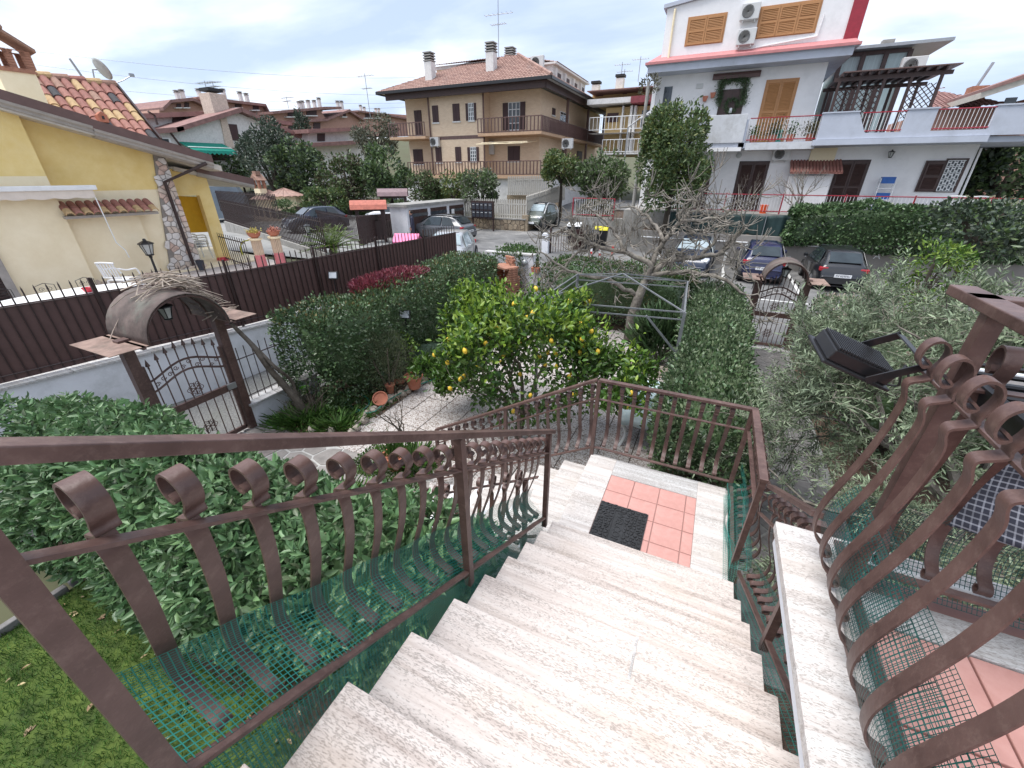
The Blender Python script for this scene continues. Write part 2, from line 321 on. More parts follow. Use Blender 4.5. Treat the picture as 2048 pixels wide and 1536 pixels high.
SCROLL = [(.030, .735), (.012, .722), (-.014, .735), (-.022, .762), (-.008, .79), (.022, .803), (.055, .79), (.068, .76), (.055, .727), (.018, .70), (.004, .688)]
SCROLL = [(.042, .742), (.028, .73), (.046, .722), (.064, .742), (.06, .775), (.036, .794), (.006, .788), (-.010, .762), (-.004, .732), (.01, .708)]
BELLY = SCROLL + [(.008, .692), (.03, .682), (.058, .672), (.061, .655), (.05, .63), (.047, .60), (.055, .52), (.075, .42), (.108, .31), (.135, .22), (.142, .15), (.125, .085), (.085, .045), (.045, .03), (.035, .012), (.05, .0), (.068, .008), (.07, .024)]
bal_me = strip_mesh('baluster', BELLY, .038, .0065, 'brown_paint')
def railing(name, label, A, B, outward, posts, z0=0., start=0, rail_h=.93, mid=.70, low=.03, first=None, sp=.122, group=None, top=True, hw=.05, topext=(0, 0), skip=()):
    """A,B: foot-line points (x,y,z) of the railing; outward = unit (x,y) on the side the bellies bulge"""
    A, B = Vector(A), Vector(B); t = thing(name, label, 'railing', A, 0, group); D = B - A; Lh = math.hypot(D.x, D.y); sl = D.z / Lh; d = Vector((D.x / Lh, D.y / Lh, 0))
    at = lambda s, h: d * s + Vector((0, 0, sl * s + h))
    if top: MB().bar(at(-topext[0], rail_h - .014), at(Lh + topext[1], rail_h - .014), hw, .028).build('handrail', 'brown_paint', t, bevel=.003)
    MB().bar(at(0, mid), at(Lh, mid), .03, .009).build('middle_rail', 'brown_paint', t, bevel=.001)
    MB().bar(at(0, low), at(Lh, low), .03, .014).build('bottom_rail', 'brown_paint', t, bevel=.002)
    ang = math.atan2(outward[1], outward[0]) + math.pi / 2; ps = MB().box(-.019, .019, -.019, .019, 0, 1).mesh('post', 'brown_paint')
    for s in posts:
        p = at(s, -.06); put(ps, 'post', t, p, (0, 0, math.atan2(d.y, d.x)), scale=(1, 1, rail_h - .028 + .06), bevel=0)
    s = start + (first if first is not None else sp * .6); o2 = Vector((outward[0], outward[1], 0))
    while s < Lh - .03:
        if all(abs(s - q) > .035 for q in posts): put(bal_me, 'baluster', t, at(s, low - .012) + o2 * .012, (0, 0, ang))
        s += sp
    return t
# ---------------- staircase ----------------
RUN, RISE = .287, .17
stair = thing('staircase', 'outdoor staircase of pitted travertine steps turning at a tiled landing', 'staircase')
def slab(name, x0, x1, y0, y1, z1, th=.035, mat='travertine', parent=stair, bev=.003):
    cx, cy = (x0 + x1) / 2, (y0 + y1) / 2; a, b = (x1 - x0) / 2, (y1 - y0) / 2
    return MB().box(-a, a, -b, b, -th, 0).build(name, mat, parent, (cx, cy, z1), bevel=bev)
SW = 1.37
for i in range(11):
    y = -RUN * i; z = 1.356 + RISE * i
    if i == 4:
        slab('tread', 0, .80, y - .287, y + .012, z); slab('tread', .8005, SW, y - .287, y + .012, z); MB().bar((.80, y - .27, 0), (.802, y + .014, 0), .012, .0025).build('mortar_joint', 'travertine_grey', stair, (0, 0, z + .0006))
    else: slab('tread', 0, SW, y - .30 if i != 3 else y - .285, y + .012, z)
    MB().box(.02, SW - .01, y - .02, y - .004, z - RISE, z - .035).build('riser', 'travertine_grey', stair)
LZ = 1.186
slab('landing_slab', -.0, .28, .0, 1.30, LZ, mat='travertine_along'); slab('landing_slab', .2805, 1.1, 1.03, 1.30, LZ, mat='travertine_grey'); slab('landing_slab', 1.1005, SW, 0, 1.30, LZ, mat='travertine_along'); slab('landing_slab', .2805, 1.1, -.02, .03, LZ)
MB().box(.28, 1.1, .03, 1.03, LZ - .05, LZ - .008).build('grout_bed', 'grout', stair)
ty = 1.026
for r_, hgt in enumerate((.235, .235, .235, .235, .05)):
    tx = .285
    for w_ in (.235, .235, .235, .085):
        b = MB().box(0, w_, -hgt, 0, -.012, 0); b.build('floor_tile', 'terracotta_tile', stair, (tx, ty, LZ - .001 + rnd.uniform(-.0008, .0008)), bevel=.003); tx += w_ + .008
    ty -= hgt + .008
for i in range(7):      # lower flight, descending to the garden
    x1 = -.30 * i; z = LZ - RISE * (i + 1)
    if i < 6: slab('tread', x1 - .30, x1 + .012, 0.0, 1.27, z, mat='travertine_along')
    MB().box(x1 + .0 - .002 , x1 + .014, .02, 1.25, z, z + RISE - .035).build('riser', 'travertine_grey', stair)
b = MB(); b.prism([(.06, 1.02), (.06, 0), (-3.3, 0), (-3.3, 3.02), (-3.0, 3.02)], .03, SW - .03, ax=0)
b.v = [(p[0], p[1] - .02, p[2]) for p in b.v]; b.build('flight_core', 'white_paint', stair)
MB().prism([(.0, 0), (SW - .03, 0), (SW - .03, 1.1), (0, 1.1)], .05, 1.26, ax=1).build('landing_core', 'white_paint', stair)
MB().prism([(-2.08, 0), (-.02, 0), (-.02, 1.0)], .04, 1.22, ax=1).build('flight_core', 'white_paint', stair)
# doormat
dm = thing('doormat', 'black rubber doormat with pebble relief lying on the landing tiles', 'doormat', (.47, .335, LZ), 0)
MB().box(-.185, .245, -.30, .27, 0, .008).build('mat_base', 'rubber', dm)
pb = MB(); 
for p, poly in voronoi(-.18, .24, -.295, .265, .034, .008, 5):
    if -.075 < p[0] < .115 - .0 and -.235 < p[1] < .2 and abs(p[0] - .02) < .055: continue
    n = len(poly); sh = [((q[0] - p[0]) * .7 + p[0], (q[1] - p[1]) * .7 + p[1]) for q in poly]
    pb.add([(q[0], q[1], .008) for q in poly] + [(q[0], q[1], .018) for q in sh], [(i, (i + 1) % n, n + (i + 1) % n, n + i) for i in range(n)] + [tuple(range(n, 2 * n))])
pb.build('pebble_relief', 'rubber', dm, kind='stuff')
fr = MB()
for a in ((-.035, .075, -.235, -.229), (-.035, .075, .194, .2), (-.041, -.035, -.235, .2), (.075, .081, -.235, .2)): fr.box(*a, .008, .014)
fr.build('frame', 'rubber', dm); text('lettering', 'WELCOME', .088, 'rubber', dm, (.02, -.02, .009), (0, 0, R(-90)), .005)
# railings
railing('stair_railing', 'brown wrought iron railing with pot-bellied balusters left of the upper steps', (-.06, -3.6, 1.356 + 3.6 * .5926), (-.06, 0, 1.356), (-1, 0), (1.23, 2.4, 3.58), start=1.26, first=.085, topext=(.3, .07), low=.035, rail_h=.905, mid=.70)
railing('landing_railing', 'brown wrought iron railing closing the far side of the landing', (0, 1.29, LZ), (1.39, 1.29, LZ), (0, 1), (0, 1.375), first=.11, topext=(.0, .025), low=.1, sp=.124)
railing('landing_side_railing', 'short brown railing on the right side of the landing with netting', (1.39, .27, LZ), (1.39, 1.27, LZ), (1, 0), (0.0,), first=.1, low=.06, hw=.055, topext=(.02, -.0))
railing('right_stair_railing', 'short brown sloping railing right of the steps running under the neighbouring terrace', (1.43, -1.95, 1.356 + 1.93 * .5926 - .02), (1.43, .25, 1.356 - .2 * .5926 - .02), (1, 0), (1.28,), first=.05, low=.02, top=False, rail_h=.88)
MB().bar((0, 0, 0), (0, .82, -.82 * .5926), .05, .028).build('handrail', 'brown_paint', bpy.data.objects['right_stair_railing'], (0, 1.35, -1.35 * .5926 + .905), bevel=.003)
railing('garden_stair_railing', 'brown railing descending beside the lemon tree on the far side of the lower steps', (-2.1, 1.29, LZ - 2.1 * .567), (-.02, 1.29, LZ), (0, 1), (.0, 1.04), first=.08, rail_h=.93, low=.08)
railing('lower_stair_railing', 'brown railing on the near side of the lower steps half hidden behind the upper one', (-2.1, -.0, LZ - 2.1 * .567 - .02), (-.14, -.0, LZ - .14 * .567 - .02), (0, -1), (.0, 1.85), first=.1, rail_h=.72, low=.04, mid=.70, top=False)
for o in kids(bpy.data.objects['right_stair_railing']):
    if o.name.startswith('middle_rail'): bpy.data.objects.remove(o); MB().bar((0, 1.25, -1.25 * .5926 + .66), (0, 2.2, -2.2 * .5926 + .66), .03, .009).build('middle_rail', 'brown_paint', bpy.data.objects['right_stair_railing']); continue
    y_ = -1.95 + o.location.y
    if o.name.startswith('baluster') and y_ < -.70: o.scale = (1, 1, max(.05, (2.5 - (1.356 - y_ * .5926)) / .84))
# netting
def net_left(u, v):
    y = -2.36 + u * 2.33; zb = 1.356 - y * .5926; w = math.sin(u * 40) * .006
    if v < .55: k = v / .55; uu = .145 - .10 * (1 - (1 - k) ** 2) * (1 if k > 0 else 0); z = .30 - .26 * k; uu = .118 + .03 * math.sin(k * 2.2) - .13 * max(0, k - .45) / .55
    else: k = (v - .55) / .45; uu = .03 - .03 * k; z = .04 - .30 * k
    return (-.06 - uu + w + .006, y, zb + z)
netting('green_netting', net_left, 165, 46, .0027, 'net_green', label='green plastic netting tied along the foot of the railing left of the steps', cat='netting')
def net_left2(u, v):
    y = -2.36 + u * 2.33; zb = 1.356 - y * .5926; return (-.055 - .05 * v + .01 * math.sin(u * 17 + 3 * v), y + .012, zb - .0 - .42 * v)
netting('green_netting', net_left2, 165, 30, .0027, 'net_green', label='second layer of green netting hanging below the rail beside the step ends', cat='netting')
def net_corner(u, v): return (-.13 - .45 * v + .02 * math.sin(9 * u), -2.95 + .62 * u - .1 * v, 3.02 - .35 * u - .55 * v)
netting('green_netting', net_corner, 34, 30, .0034, 'net_green', label='loose piece of green netting hanging over the lawn at the lower left', cat='netting')
def net_land(u, v):
    y = .22 + u * 1.05; return (1.36 + (.13 * math.sin(min(1, v * 1.3) * 2.6) if v > .25 else -.0) + .012 * math.sin(u * 11), y, LZ + .0 + .36 * v)
netting('green_netting', net_land, 55, 20, .003, 'net_green', label='green netting behind the balusters on the right side of the landing', cat='netting')
def net_land2(u, v): return (1.33 + .03 * math.sin(u * 7) * v + .05 * v, .05 + u * 1.1, LZ + .03 + .08 * math.sin(u * 5 + 1) * v - .0 + .05 * v)
netting('green_netting', net_land2, 55, 5, .003, 'net_green', label='loose hem of green netting lying along the right edge of the landing', cat='netting')
def net_rs(u, v):
    y = -1.9 + u * 2.1; zb = 1.356 - y * .5926; return (1.40 + (.15 * math.sin(v * 2.9)), y, min(2.49, zb - .12 + .38 * v))
netting('green_netting', net_rs, 105, 24, .0034, 'net_green', label='green netting along the short railing between the steps and the neighbouring terrace', cat='netting')
M('net_grey', (.05, .06, .06), r=.5, bump=0)
def net_rs2(u, v):
    y = -2.1 + u * 2.2; zb = 1.356 - y * .5926; return (1.375 + .03 * v, y, zb - .2 + .2 * v)
netting('grey_netting', net_rs2, 120, 12, .0022, 'net_grey', label='dark grey netting closing the gap between the step ends and the right railing', cat='netting')
# ---------------- neighbouring terrace ----------------
nb = thing('neighbour_terrace', 'neighbouring raised terrace with travertine coping and big terracotta tiles', 'terrace')
CZ = 2.64; YF = -.79
slab('coping', 1.235, 1.47, -3.2, YF, CZ, .04, 'travertine_along', nb); slab('coping', 1.4705, 3.6, YF - .10, YF, CZ, .04, 'travertine_grey', nb)
slab('border_slab', 1.4705, 3.6, YF - .27, YF - .13, CZ - .1, .04, 'travertine_grey', nb)
MB().box(1.25, 1.46, -3.2, YF - .015, CZ - .11, CZ - .041).build('edge_beam', 'white_paint', nb)
MB().box(1.46, 3.6, -3.2, YF - .02, CZ - .32, CZ - .125).build('floor_bed', 'grout', nb)
for i in range(7):
    for j in range(8):
        MB().box(0, .33, -.33, 0, -.02, 0).build('floor_tile', 'terracotta_tile', nb, (1.475 + .338 * (i - .05), YF - .275 - .338 * j, CZ - .105 + rnd.uniform(-.001, .001)), bevel=.004)
railing('terrace_railing', 'brown railing with large scrolled balusters on the coping of the neighbouring terrace', (1.43, -2.9, CZ + .0), (1.43, -.86, CZ + .0), (-1, 0), (.0, 1.87,), first=.06, sp=.136, rail_h=1.03, mid=.775, low=.04, hw=.06, topext=(.2, .03))
for o in kids(bpy.data.objects['terrace_railing']):
    if o.name.startswith('baluster'): o.scale = (1.0, .8, 1.09)
railing('terrace_front_railing', 'brown railing with scrolled balusters along the front of the neighbouring terrace', (1.46, -.96, CZ), (3.6, -.96, CZ), (0, 1), (1.1,), first=.09, sp=.14, rail_h=1.03, mid=.775, low=.04, hw=.06, topext=(.06, 0))
for o in kids(bpy.data.objects['terrace_front_railing']):
    if o.name.startswith('baluster'): o.scale = (1.0, .8, 1.09)
def net_nb(u, v):
    y = -2.6 + u * 1.65; k = v; return (1.43 - .03 - .085 * math.sin(min(math.pi, .15 + k * 2.6)) + .01 * math.sin(u * 9), y, CZ + .02 + .36 * k + .02 * math.sin(u * 6))
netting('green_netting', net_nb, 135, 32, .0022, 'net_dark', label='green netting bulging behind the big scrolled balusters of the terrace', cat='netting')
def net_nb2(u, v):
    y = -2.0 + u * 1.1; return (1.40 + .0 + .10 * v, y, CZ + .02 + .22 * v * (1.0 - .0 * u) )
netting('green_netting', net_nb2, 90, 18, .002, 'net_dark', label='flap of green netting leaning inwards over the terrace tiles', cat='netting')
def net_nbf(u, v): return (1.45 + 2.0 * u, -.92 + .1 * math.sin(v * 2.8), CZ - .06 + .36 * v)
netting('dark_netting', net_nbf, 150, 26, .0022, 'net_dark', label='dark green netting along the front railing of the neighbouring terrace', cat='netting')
# flood light
fl = thing('flood_light', 'black finned floodlight clamped to the corner of the terrace railing', 'floodlight', (1.245, -.83, 3.40), 0)
fl.rotation_euler = (R(12), R(22), R(14)); fl.scale = (.9, .9, .9)
fb = MB().box(-.13, .13, -.09, .09, -.012, 0); fb.box(-.115, .115, -.075, .075, 0, .045); fb.build('housing', 'black_metal', fl, bevel=.004)
ff = MB(); [ff.box(-.11 + .0105 * i, -.107 + .0105 * i, -.073, .073, .045, .056) for i in range(21)]; [ff.box(-.112, -.108, -.07 + .007 * i, -.0675 + .007 * i, .0, .05) for i in range(20)]; ff.build('cooling_fins', 'black_metal', fl)
M('lens', (.5, .52, .55), r=.15, bump=0); MB().box(-.12, .12, -.08, .08, -.014, -.0125).build('lens', 'lens', fl)
bk = MB().bar((.03, -.1, .0), (.13, -.1, .13), .004, .03).bar((.03, .1, 0), (.13, .1, .13), .004, .03).bar((.128, -.1, .13), (.128, .1, .13), .03, .004); bk.build('bracket', 'black_metal', fl)
MB().tube(bez([(.1, 0, 0), (.15, .02, -.03), (.19, -.02, .0), (.15, -.03, .05), (.19, .03, .06), (.23, .0, .02)]), .004, 5).build('cable', 'rubber', fl)
# drying rack and plaid blanket
M('white_plastic', (.75, .76, .76), r=.45, var=.05, bump=0)
dr = thing('drying_rack', 'dark drying rack with a white perforated strip behind the terrace railing', 'drying rack', (1.95, -1.25, CZ - .1))
b = MB(); 
for a in ((.5, -.02), (.5, .5)): b.tube([(a[0], a[1], 0), (a[0], a[1], .92)], .011, 6)
for yy in np.linspace(-.02, .5, 7): b.tube([(-.42, yy, .88), (.5, yy, .88)], .007, 5)
b.tube([(-.42, -.02, .88), (-.42, .5, .88)], .011, 6).tube([(.5, -.02, .88), (.5, .5, .88)], .011, 6).box(-.4, .5, .12, .42, .80, .86); b.build('frame', 'black_metal', dr)
hb = MB().box(-.40, .48, .5, .53, .83, .86); hb.build('perforated_strip', 'white_plastic', dr)
hh = MB(); [hh.tube([(-.37 + .05 * i, .529, .845), (-.37 + .05 * i, .532, .845)], .006, 8) for i in range(17)]; hh.build('holes', 'rubber', dr)
m = M('plaid_cloth', (.05, .055, .12), r=.9, bump=0); n = m.node_tree; bs = n.nodes['Principled BSDF']
tcn = n.nodes.new('ShaderNodeTexCoord'); wv = []
for ax, ph in (('X', 0), ('Z', 1)):
    for s_, lo_, hi_ in ((21, .82, .9), (5.2, .55, .6)):
        w_ = n.nodes.new('ShaderNodeTexWave'); w_.bands_direction = ax; w_.inputs['Scale'].default_value = s_; w_.inputs['Phase Offset'].default_value = ph; n.links.new(tcn.outputs['Object'], w_.inputs[0])
        r_ = n.nodes.new('ShaderNodeValToRGB'); r_.color_ramp.elements[0].position = lo_; r_.color_ramp.elements[1].position = hi_; n.links.new(w_.outputs[0], r_.inputs[0]); wv.append((r_, s_))
prev = None
for (r_, s_) in wv:
    mi = n.nodes.new('ShaderNodeMix'); mi.data_type = 'RGBA'; mi.blend_type = 'MIX'; ml_ = n.nodes.new('ShaderNodeMath'); ml_.operation = 'MULTIPLY'; ml_.inputs[1].default_value = .45 if s_ > 10 else .3; n.links.new(r_.outputs[0], ml_.inputs[0]); n.links.new(ml_.outputs[0], mi.inputs[0])
    if prev is None: mi.inputs[6].default_value = (.028, .03, .045, 1)
    else: n.links.new(prev, mi.inputs[6])
    mi.inputs[7].default_value = (.42, .43, .48, 1) if s_ > 10 else (.012, .012, .018, 1); prev = mi.outputs[2]
n.links.new(prev, bs.inputs['Base Color'])
b = MB(); P_ = []
for i in range(25):
    row = []
    for j in range(31):
        u = i / 24; v = j / 30; xx = -.26 + u * .95 - .16 * v * (1 - u); yy = .16 + .05 * math.sin(v * 3) + .022 * math.sin(u * 19 + v * 2) * v - .06 * v
        row.append((xx, yy, .90 - .44 * v + .012 * math.sin(u * 8)))
    P_.append(row)
b.grid(P_); solid(b.build('plaid_blanket', 'plaid_cloth', None, (1.93, -1.28, CZ - .02), smooth=True, label='navy and white plaid blanket hanging from the drying rack on the terrace', cat='blanket'), .004)
# ---------------- ground ----------------
def sst(t): t = max(0., min(1., t)); return t * t * (3 - 2 * t)
def gz(x, y):
    z = .42 * sst((y - 1.0) / 6.5) * sst((-5.75 - x) / .4)
    z = max(z, .42 * sst((2.0 - x) / 5.5) * sst((y - 9.9) / 3.5))
    wl = (-8.5 + (y + .8) * .2346 if y < 3.25 else -7.55 + (y - 3.25) * .0857) - .3
    if x < wl: z = max(z, .9 * sst((wl - x) / .5) * (1 - .55 * sst((y - 12) / 6)))
    z += .05 * max(0, y - 21) + .02 * max(0, y - 44)
    z += 7.5 * sst((-x - 24) / 55) * sst((y - 26) / 50)
    return z
def axis(a, b, c, d, n1, n2, n3): return list(np.linspace(a, b, n1, endpoint=False)) + list(np.linspace(b, c, n2, endpoint=False)) + list(np.linspace(c, d, n3))
M('earth', (.14, .13, .07), r=.95, var=.4, sc=.3, bump=.4, bsc=3, c2=(.09, .10, .05))
xs = axis(-700, -60, 20, 600, 22, 110, 18); ys = axis(-40, -10, 60, 900, 5, 90, 30)
MB().grid([[(x, y, gz(x, y) - .09 - (.3 if x < -60 or x > 20 else 0)) for y in ys] for x in xs]).build('ground', 'earth', None, smooth=True, kind='structure')
def sheet(name, x0, x1, y0, y1, off, mat, n=14, cut=None):
    b = MB(); X = np.linspace(x0, x1, n); Y_ = np.linspace(y0, y1, n * 2); b.grid([[(x, y, gz(x, y) + off) for y in Y_] for x in X]); return b.build(name, mat, None, smooth=True, kind='structure')
M('asphalt', (.12, .12, .12), r=.9, var=.2, sc=.8, bump=.4, bsc=110, c2=(.19, .188, .185), dirt=(.30, .29, .275), dsc=.55, damt=.8)
M('asphalt_drive', (.13, .13, .13), r=.92, var=.25, sc=30, bump=.6, bsc=120, c2=(.23, .23, .22), dirt=(.12, .13, .1), dsc=1.5, damt=.5)
sheet('driveway', -8.9, -5.98, -6, 10.0, .0, 'asphalt_drive', 40)
sheet('street', -13.8, 4.2, 10.6, 44, .0, 'asphalt', 26)
sheet('parking_area', -1.0, 22, 9.35, 20.4, .008, 'asphalt', 20)
M('gravelly', (.17, .17, .16), r=.9, var=.3, sc=40, bump=.6, c2=(.30, .29, .28))
M('yard_concrete', (.26, .26, .25), r=.9, var=.15, sc=2, bump=.3, dirt=(.13, .13, .12), dsc=.8)
sheet('yard', -46, -13.9, 9.5, 27, .006, 'yard_concrete', 26)
M('soil', (.055, .038, .026), r=1, var=.5, sc=14, bump=1, bsc=25, c2=(.12, .075, .05))
M('moss_lawn', (.035, .075, .01), r=.95, var=.5, sc=4, bump=1, bsc=60, c2=(.10, .155, .022), dirt=(.06, .05, .02), dsc=2, damt=.35)
MB().grid([[(x, y, .0 + .012 * math.sin(x * 5) * math.sin(y * 4)) for y in np.linspace(-7, -1.2, 30)] for x in np.linspace(-4.75, .2, 26)]).build('lawn', 'moss_lawn', None, smooth=True, kind='structure')
MB().grid([[(x, y, .03 + .03 * math.sin(x * 3.1 + y) * math.sin(y * 2.3)) for y in np.linspace(1.3, 8.4, 40)] for x in np.linspace(-5.95, -4.15, 14)]).build('flower_bed', 'soil', None, smooth=True, kind='structure')
MB().grid([[(x, y, .02 + .03 * math.sin(x * 3.1 + y)) for y in (-1.7, -1.2, -.7, -.3)] for x in np.linspace(-6, -.1, 20)]).build('hedge_soil', 'soil', None, smooth=True, kind='structure')
MB().box(-4.4, 1.7, -.6, 10.6, -.3, -.012).build('garden_base', 'soil', None, kind='structure')
MB().box(1.6, 12, -4, 9.3, -.3, -.014).build('side_garden_soil', 'soil', None, kind='structure')
# washed gravel slabs
def speckle(name, a, c, s=95):
    m = M(name, a, r=.8, var=.1, sc=4, bump=.5, bsc=s, dirt=(.5, .47, .44), dsc=2); n = m.node_tree; b = n.nodes['Principled BSDF']; v = n.nodes.new('ShaderNodeTexVoronoi'); v.inputs['Scale'].default_value = s
    t = n.nodes.new('ShaderNodeTexCoord'); n.links.new(t.outputs['Object'], v.inputs[0]); r_ = n.nodes.new('ShaderNodeValToRGB'); r_.color_ramp.elements[0].position = .36; r_.color_ramp.elements[1].position = .44
    n.links.new(v.outputs['Color'], r_.inputs[0]); mi = n.nodes.new('ShaderNodeMix'); mi.data_type = 'RGBA'; n.links.new(r_.outputs[0], mi.inputs[0]); mi.inputs[6].default_value = (*c, 1)
    old = b.inputs['Base Color'].links[0].from_socket; n.links.new(old, mi.inputs[7]); n.links.new(mi.outputs[2], b.inputs['Base Color'])
speckle('washed_gravel', (.50, .47, .45), (.22, .175, .15), 62)
pv = thing('garden_paving', 'pale washed gravel paving slabs of the garden around the lemon tree', 'paving')
sm = MB().box(-.242, .242, -.242, .242, -.04, 0).mesh('paving_slab', 'washed_gravel')
for i in range(11):
    for j in range(17):
        x, y = -4.0 + .5 * i, .55 + .5 * j
        if (x > .7 and y > 1.2) or y > 8.8: continue
        if x < -2.1 and y < 1.5: continue
        put(sm, 'paving_slab', pv, (x, y, .006 + rnd.uniform(-.003, .003)), (rnd.uniform(-.004, .004), rnd.uniform(-.004, .004), R(90) * rnd.randrange(4)), bevel=0)
M('porphyry', (.20, .17, .16), r=.7, var=.2, sc=6, bump=.3, c2=(.30, .26, .24)); M('porphyry2', (.24, .22, .205), r=.7, var=.2, sc=6, bump=.3); M('mortar', (.42, .41, .39), r=.95, sc=12)
pth = thing('crazy_paving', 'crazy paving path of flat porphyry stones between the left gate and the steps', 'path')
MB().box(-6.0, -2.15, -.2, 1.33, -.03, .0).build('mortar_bed', 'mortar', pth)
stones(voronoi(-5.95, -2.2, -.15, 1.3, .34, .035, 8), lambda u, v, h: (u, v, h), 'stone', ['porphyry', 'porphyry2'], pth, .012, .003)
M('porphyry_dark', (.11, .105, .10), r=.7, var=.2, sc=6, bump=.3, c2=(.17, .16, .155)); M('mortar_dark', (.2, .2, .19), r=.95, sc=12)
pth2 = thing('crazy_paving', 'dark crazy paving path leading from the right gate under the olive tree', 'path')
MB().box(1.72, 3.0, .3, 9.1, -.03, .0).build('mortar_bed', 'mortar_dark', pth2)
stones(voronoi(1.75, 2.95, .4, 9.05, .34, .03, 9), lambda u, v, h: (u, v, h), 'stone', ['porphyry_dark'], pth2, .012, .003)
# stone edging of the lawn
M('edge_stone', (.12, .115, .115), r=.85, var=.3, sc=7, bump=.5, c2=(.2, .19, .185))
eg = thing('stone_edging', 'row of flat grey edging stones between lawn and laurel bed', 'edging')
for i in range(16):
    y0 = -3.0 + i * .30; MB().box(0, .07, 0, .27, 0, .09).build('stone', 'edge_stone', eg, (-4.78 + .03 * math.sin(i), y0, -.01), (rnd.uniform(-.1, .1), rnd.uniform(-.1, .1), rnd.uniform(-.08, .08)), bevel=.01) if y0 < -1.3 else MB().box(0, .27, 0, .07, 0, .09).build('stone', 'edge_stone', eg, (-4.7 + (i - 6) * .3, -1.28 + .03 * math.sin(i), -.01), (0, rnd.uniform(-.1, .1), rnd.uniform(-.08, .08)), bevel=.01)
# ---------------- driveway wall with slatted fence ----------------
def lerp(a, b, t): return a + (b - a) * t
WA, WB = Vector((-8.5, -.8, 0)), Vector((-7.55, 3.25, 0)); WC = Vector((-7.1, 8.5, 0)); WD_ = Vector((-6.95, 10.1, 0))
def wx(y):
    return -8.5 + (y + .8) * .2346 if y < 3.25 else -7.55 + (y - 3.25) * .0857
def ctop(y): return 1.1 + .0 * y
dw = thing('driveway_wall', 'long white rendered wall with stone capping along the driveway', 'wall')
M('render_white', (.72, .73, .76), r=.9, var=.06, sc=2, bump=.4, bsc=18, dirt=(.33, .35, .33), dsc=1.1, damt=.55)
b = MB(); Y_ = list(np.linspace(-5, 10.1, 24)); b.grid([[(wx(y), y, -.4), (wx(y), y, 1.06), (wx(y) - .28, y, 1.06), (wx(y) - .28, y, -.4)] for y in Y_]); b.build('wall_body', 'render_white', dw)
for i in range(15):
    y0, y1 = -5 + i, -4.01 + i; b = MB(); o = .05
    b.add([(wx(y0) + o, y0, 1.06), (wx(y1) + o, y1, 1.06), (wx(y1) - .33, y1, 1.06), (wx(y0) - .33, y0, 1.06), (wx(y0) + o, y0, 1.10), (wx(y1) + o, y1, 1.10), (wx(y1) - .33, y1, 1.10), (wx(y0) - .33, y0, 1.10)], [(3, 2, 1, 0), (4, 5, 6, 7), (0, 1, 5, 4), (1, 2, 6, 5), (2, 3, 7, 6), (3, 0, 4, 7)]); b.build('cap_stone', 'travertine_grey', dw, bevel=.004)
M('dark_brown', (.04, .022, .02), r=.45, var=.15, sc=12, bump=.08); M('slat_brown', (.105, .056, .05), r=.5, var=.12, sc=5, bump=.08)
fn = thing('slatted_fence', 'brown picket fence backed with brown sheeting on top of the white driveway wall', 'fence')
pk = MB().box(-.008, .008, -.008, .008, 0, 1.28).add([(-.008, -.008, 1.28), (.008, -.008, 1.28), (.008, .008, 1.28), (-.008, .008, 1.28), (0, 0, 1.33)], [(0, 1, 4), (1, 2, 4), (2, 3, 4), (3, 0, 4)]).mesh('picket', 'dark_brown')
yy = -4.9
while yy < 9.9: put(pk, 'picket', fn, (wx(yy) - .12, yy, 1.14)); yy += .128
for i in range(8):
    y0, y1 = -5 + i * 1.9, -5 + i * 1.9 + 1.885
    if y1 > 10: y1 = 9.95
    if y0 < 9.9: b = MB(); b.grid([[(wx(y) - .145, y, 1.125 + .01 * math.sin(y * 2)), (wx(y) - .145, y, 2.22)] for y in np.linspace(y0, y1, 5)]); solid(b.build('sheet_panel', 'slat_brown', fn), .004)
    MB().box(-.02, .02, -.02, .02, 0, 1.36).build('post', 'dark_brown', fn, (wx(y0) - .12, y0, 1.10))
b = MB(); b.tube([(wx(y) - .115, y, 2.2) for y in Y_], .009, 4); b.build('rail', 'dark_brown', fn); b = MB(); b.tube([(wx(y) - .115, y, 1.22) for y in Y_], .009, 4); b.build('rail', 'dark_brown', fn)
# end pillar and low wall with brown panel at the street end
ew = thing('gate_pillar_wall', 'white pillar wall with stone cap and brown panel where the driveway meets the street', 'wall')
MB().box(-6.0, -5.6, 8.7, 9.1, 0, 1.42).build('pillar', 'render_white', ew); MB().box(-6.06, -5.54, 8.64, 11.2, 1.42, 1.47).build('cap_stone', 'travertine_grey', ew, bevel=.004)
MB().box(-5.78, -5.72, 9.1, 11.1, .2, 1.4).build('panel', 'slat_brown', ew); MB().box(-6.0, -5.6, 10.9, 11.2, 0, 1.42).build('pillar', 'render_white', ew)
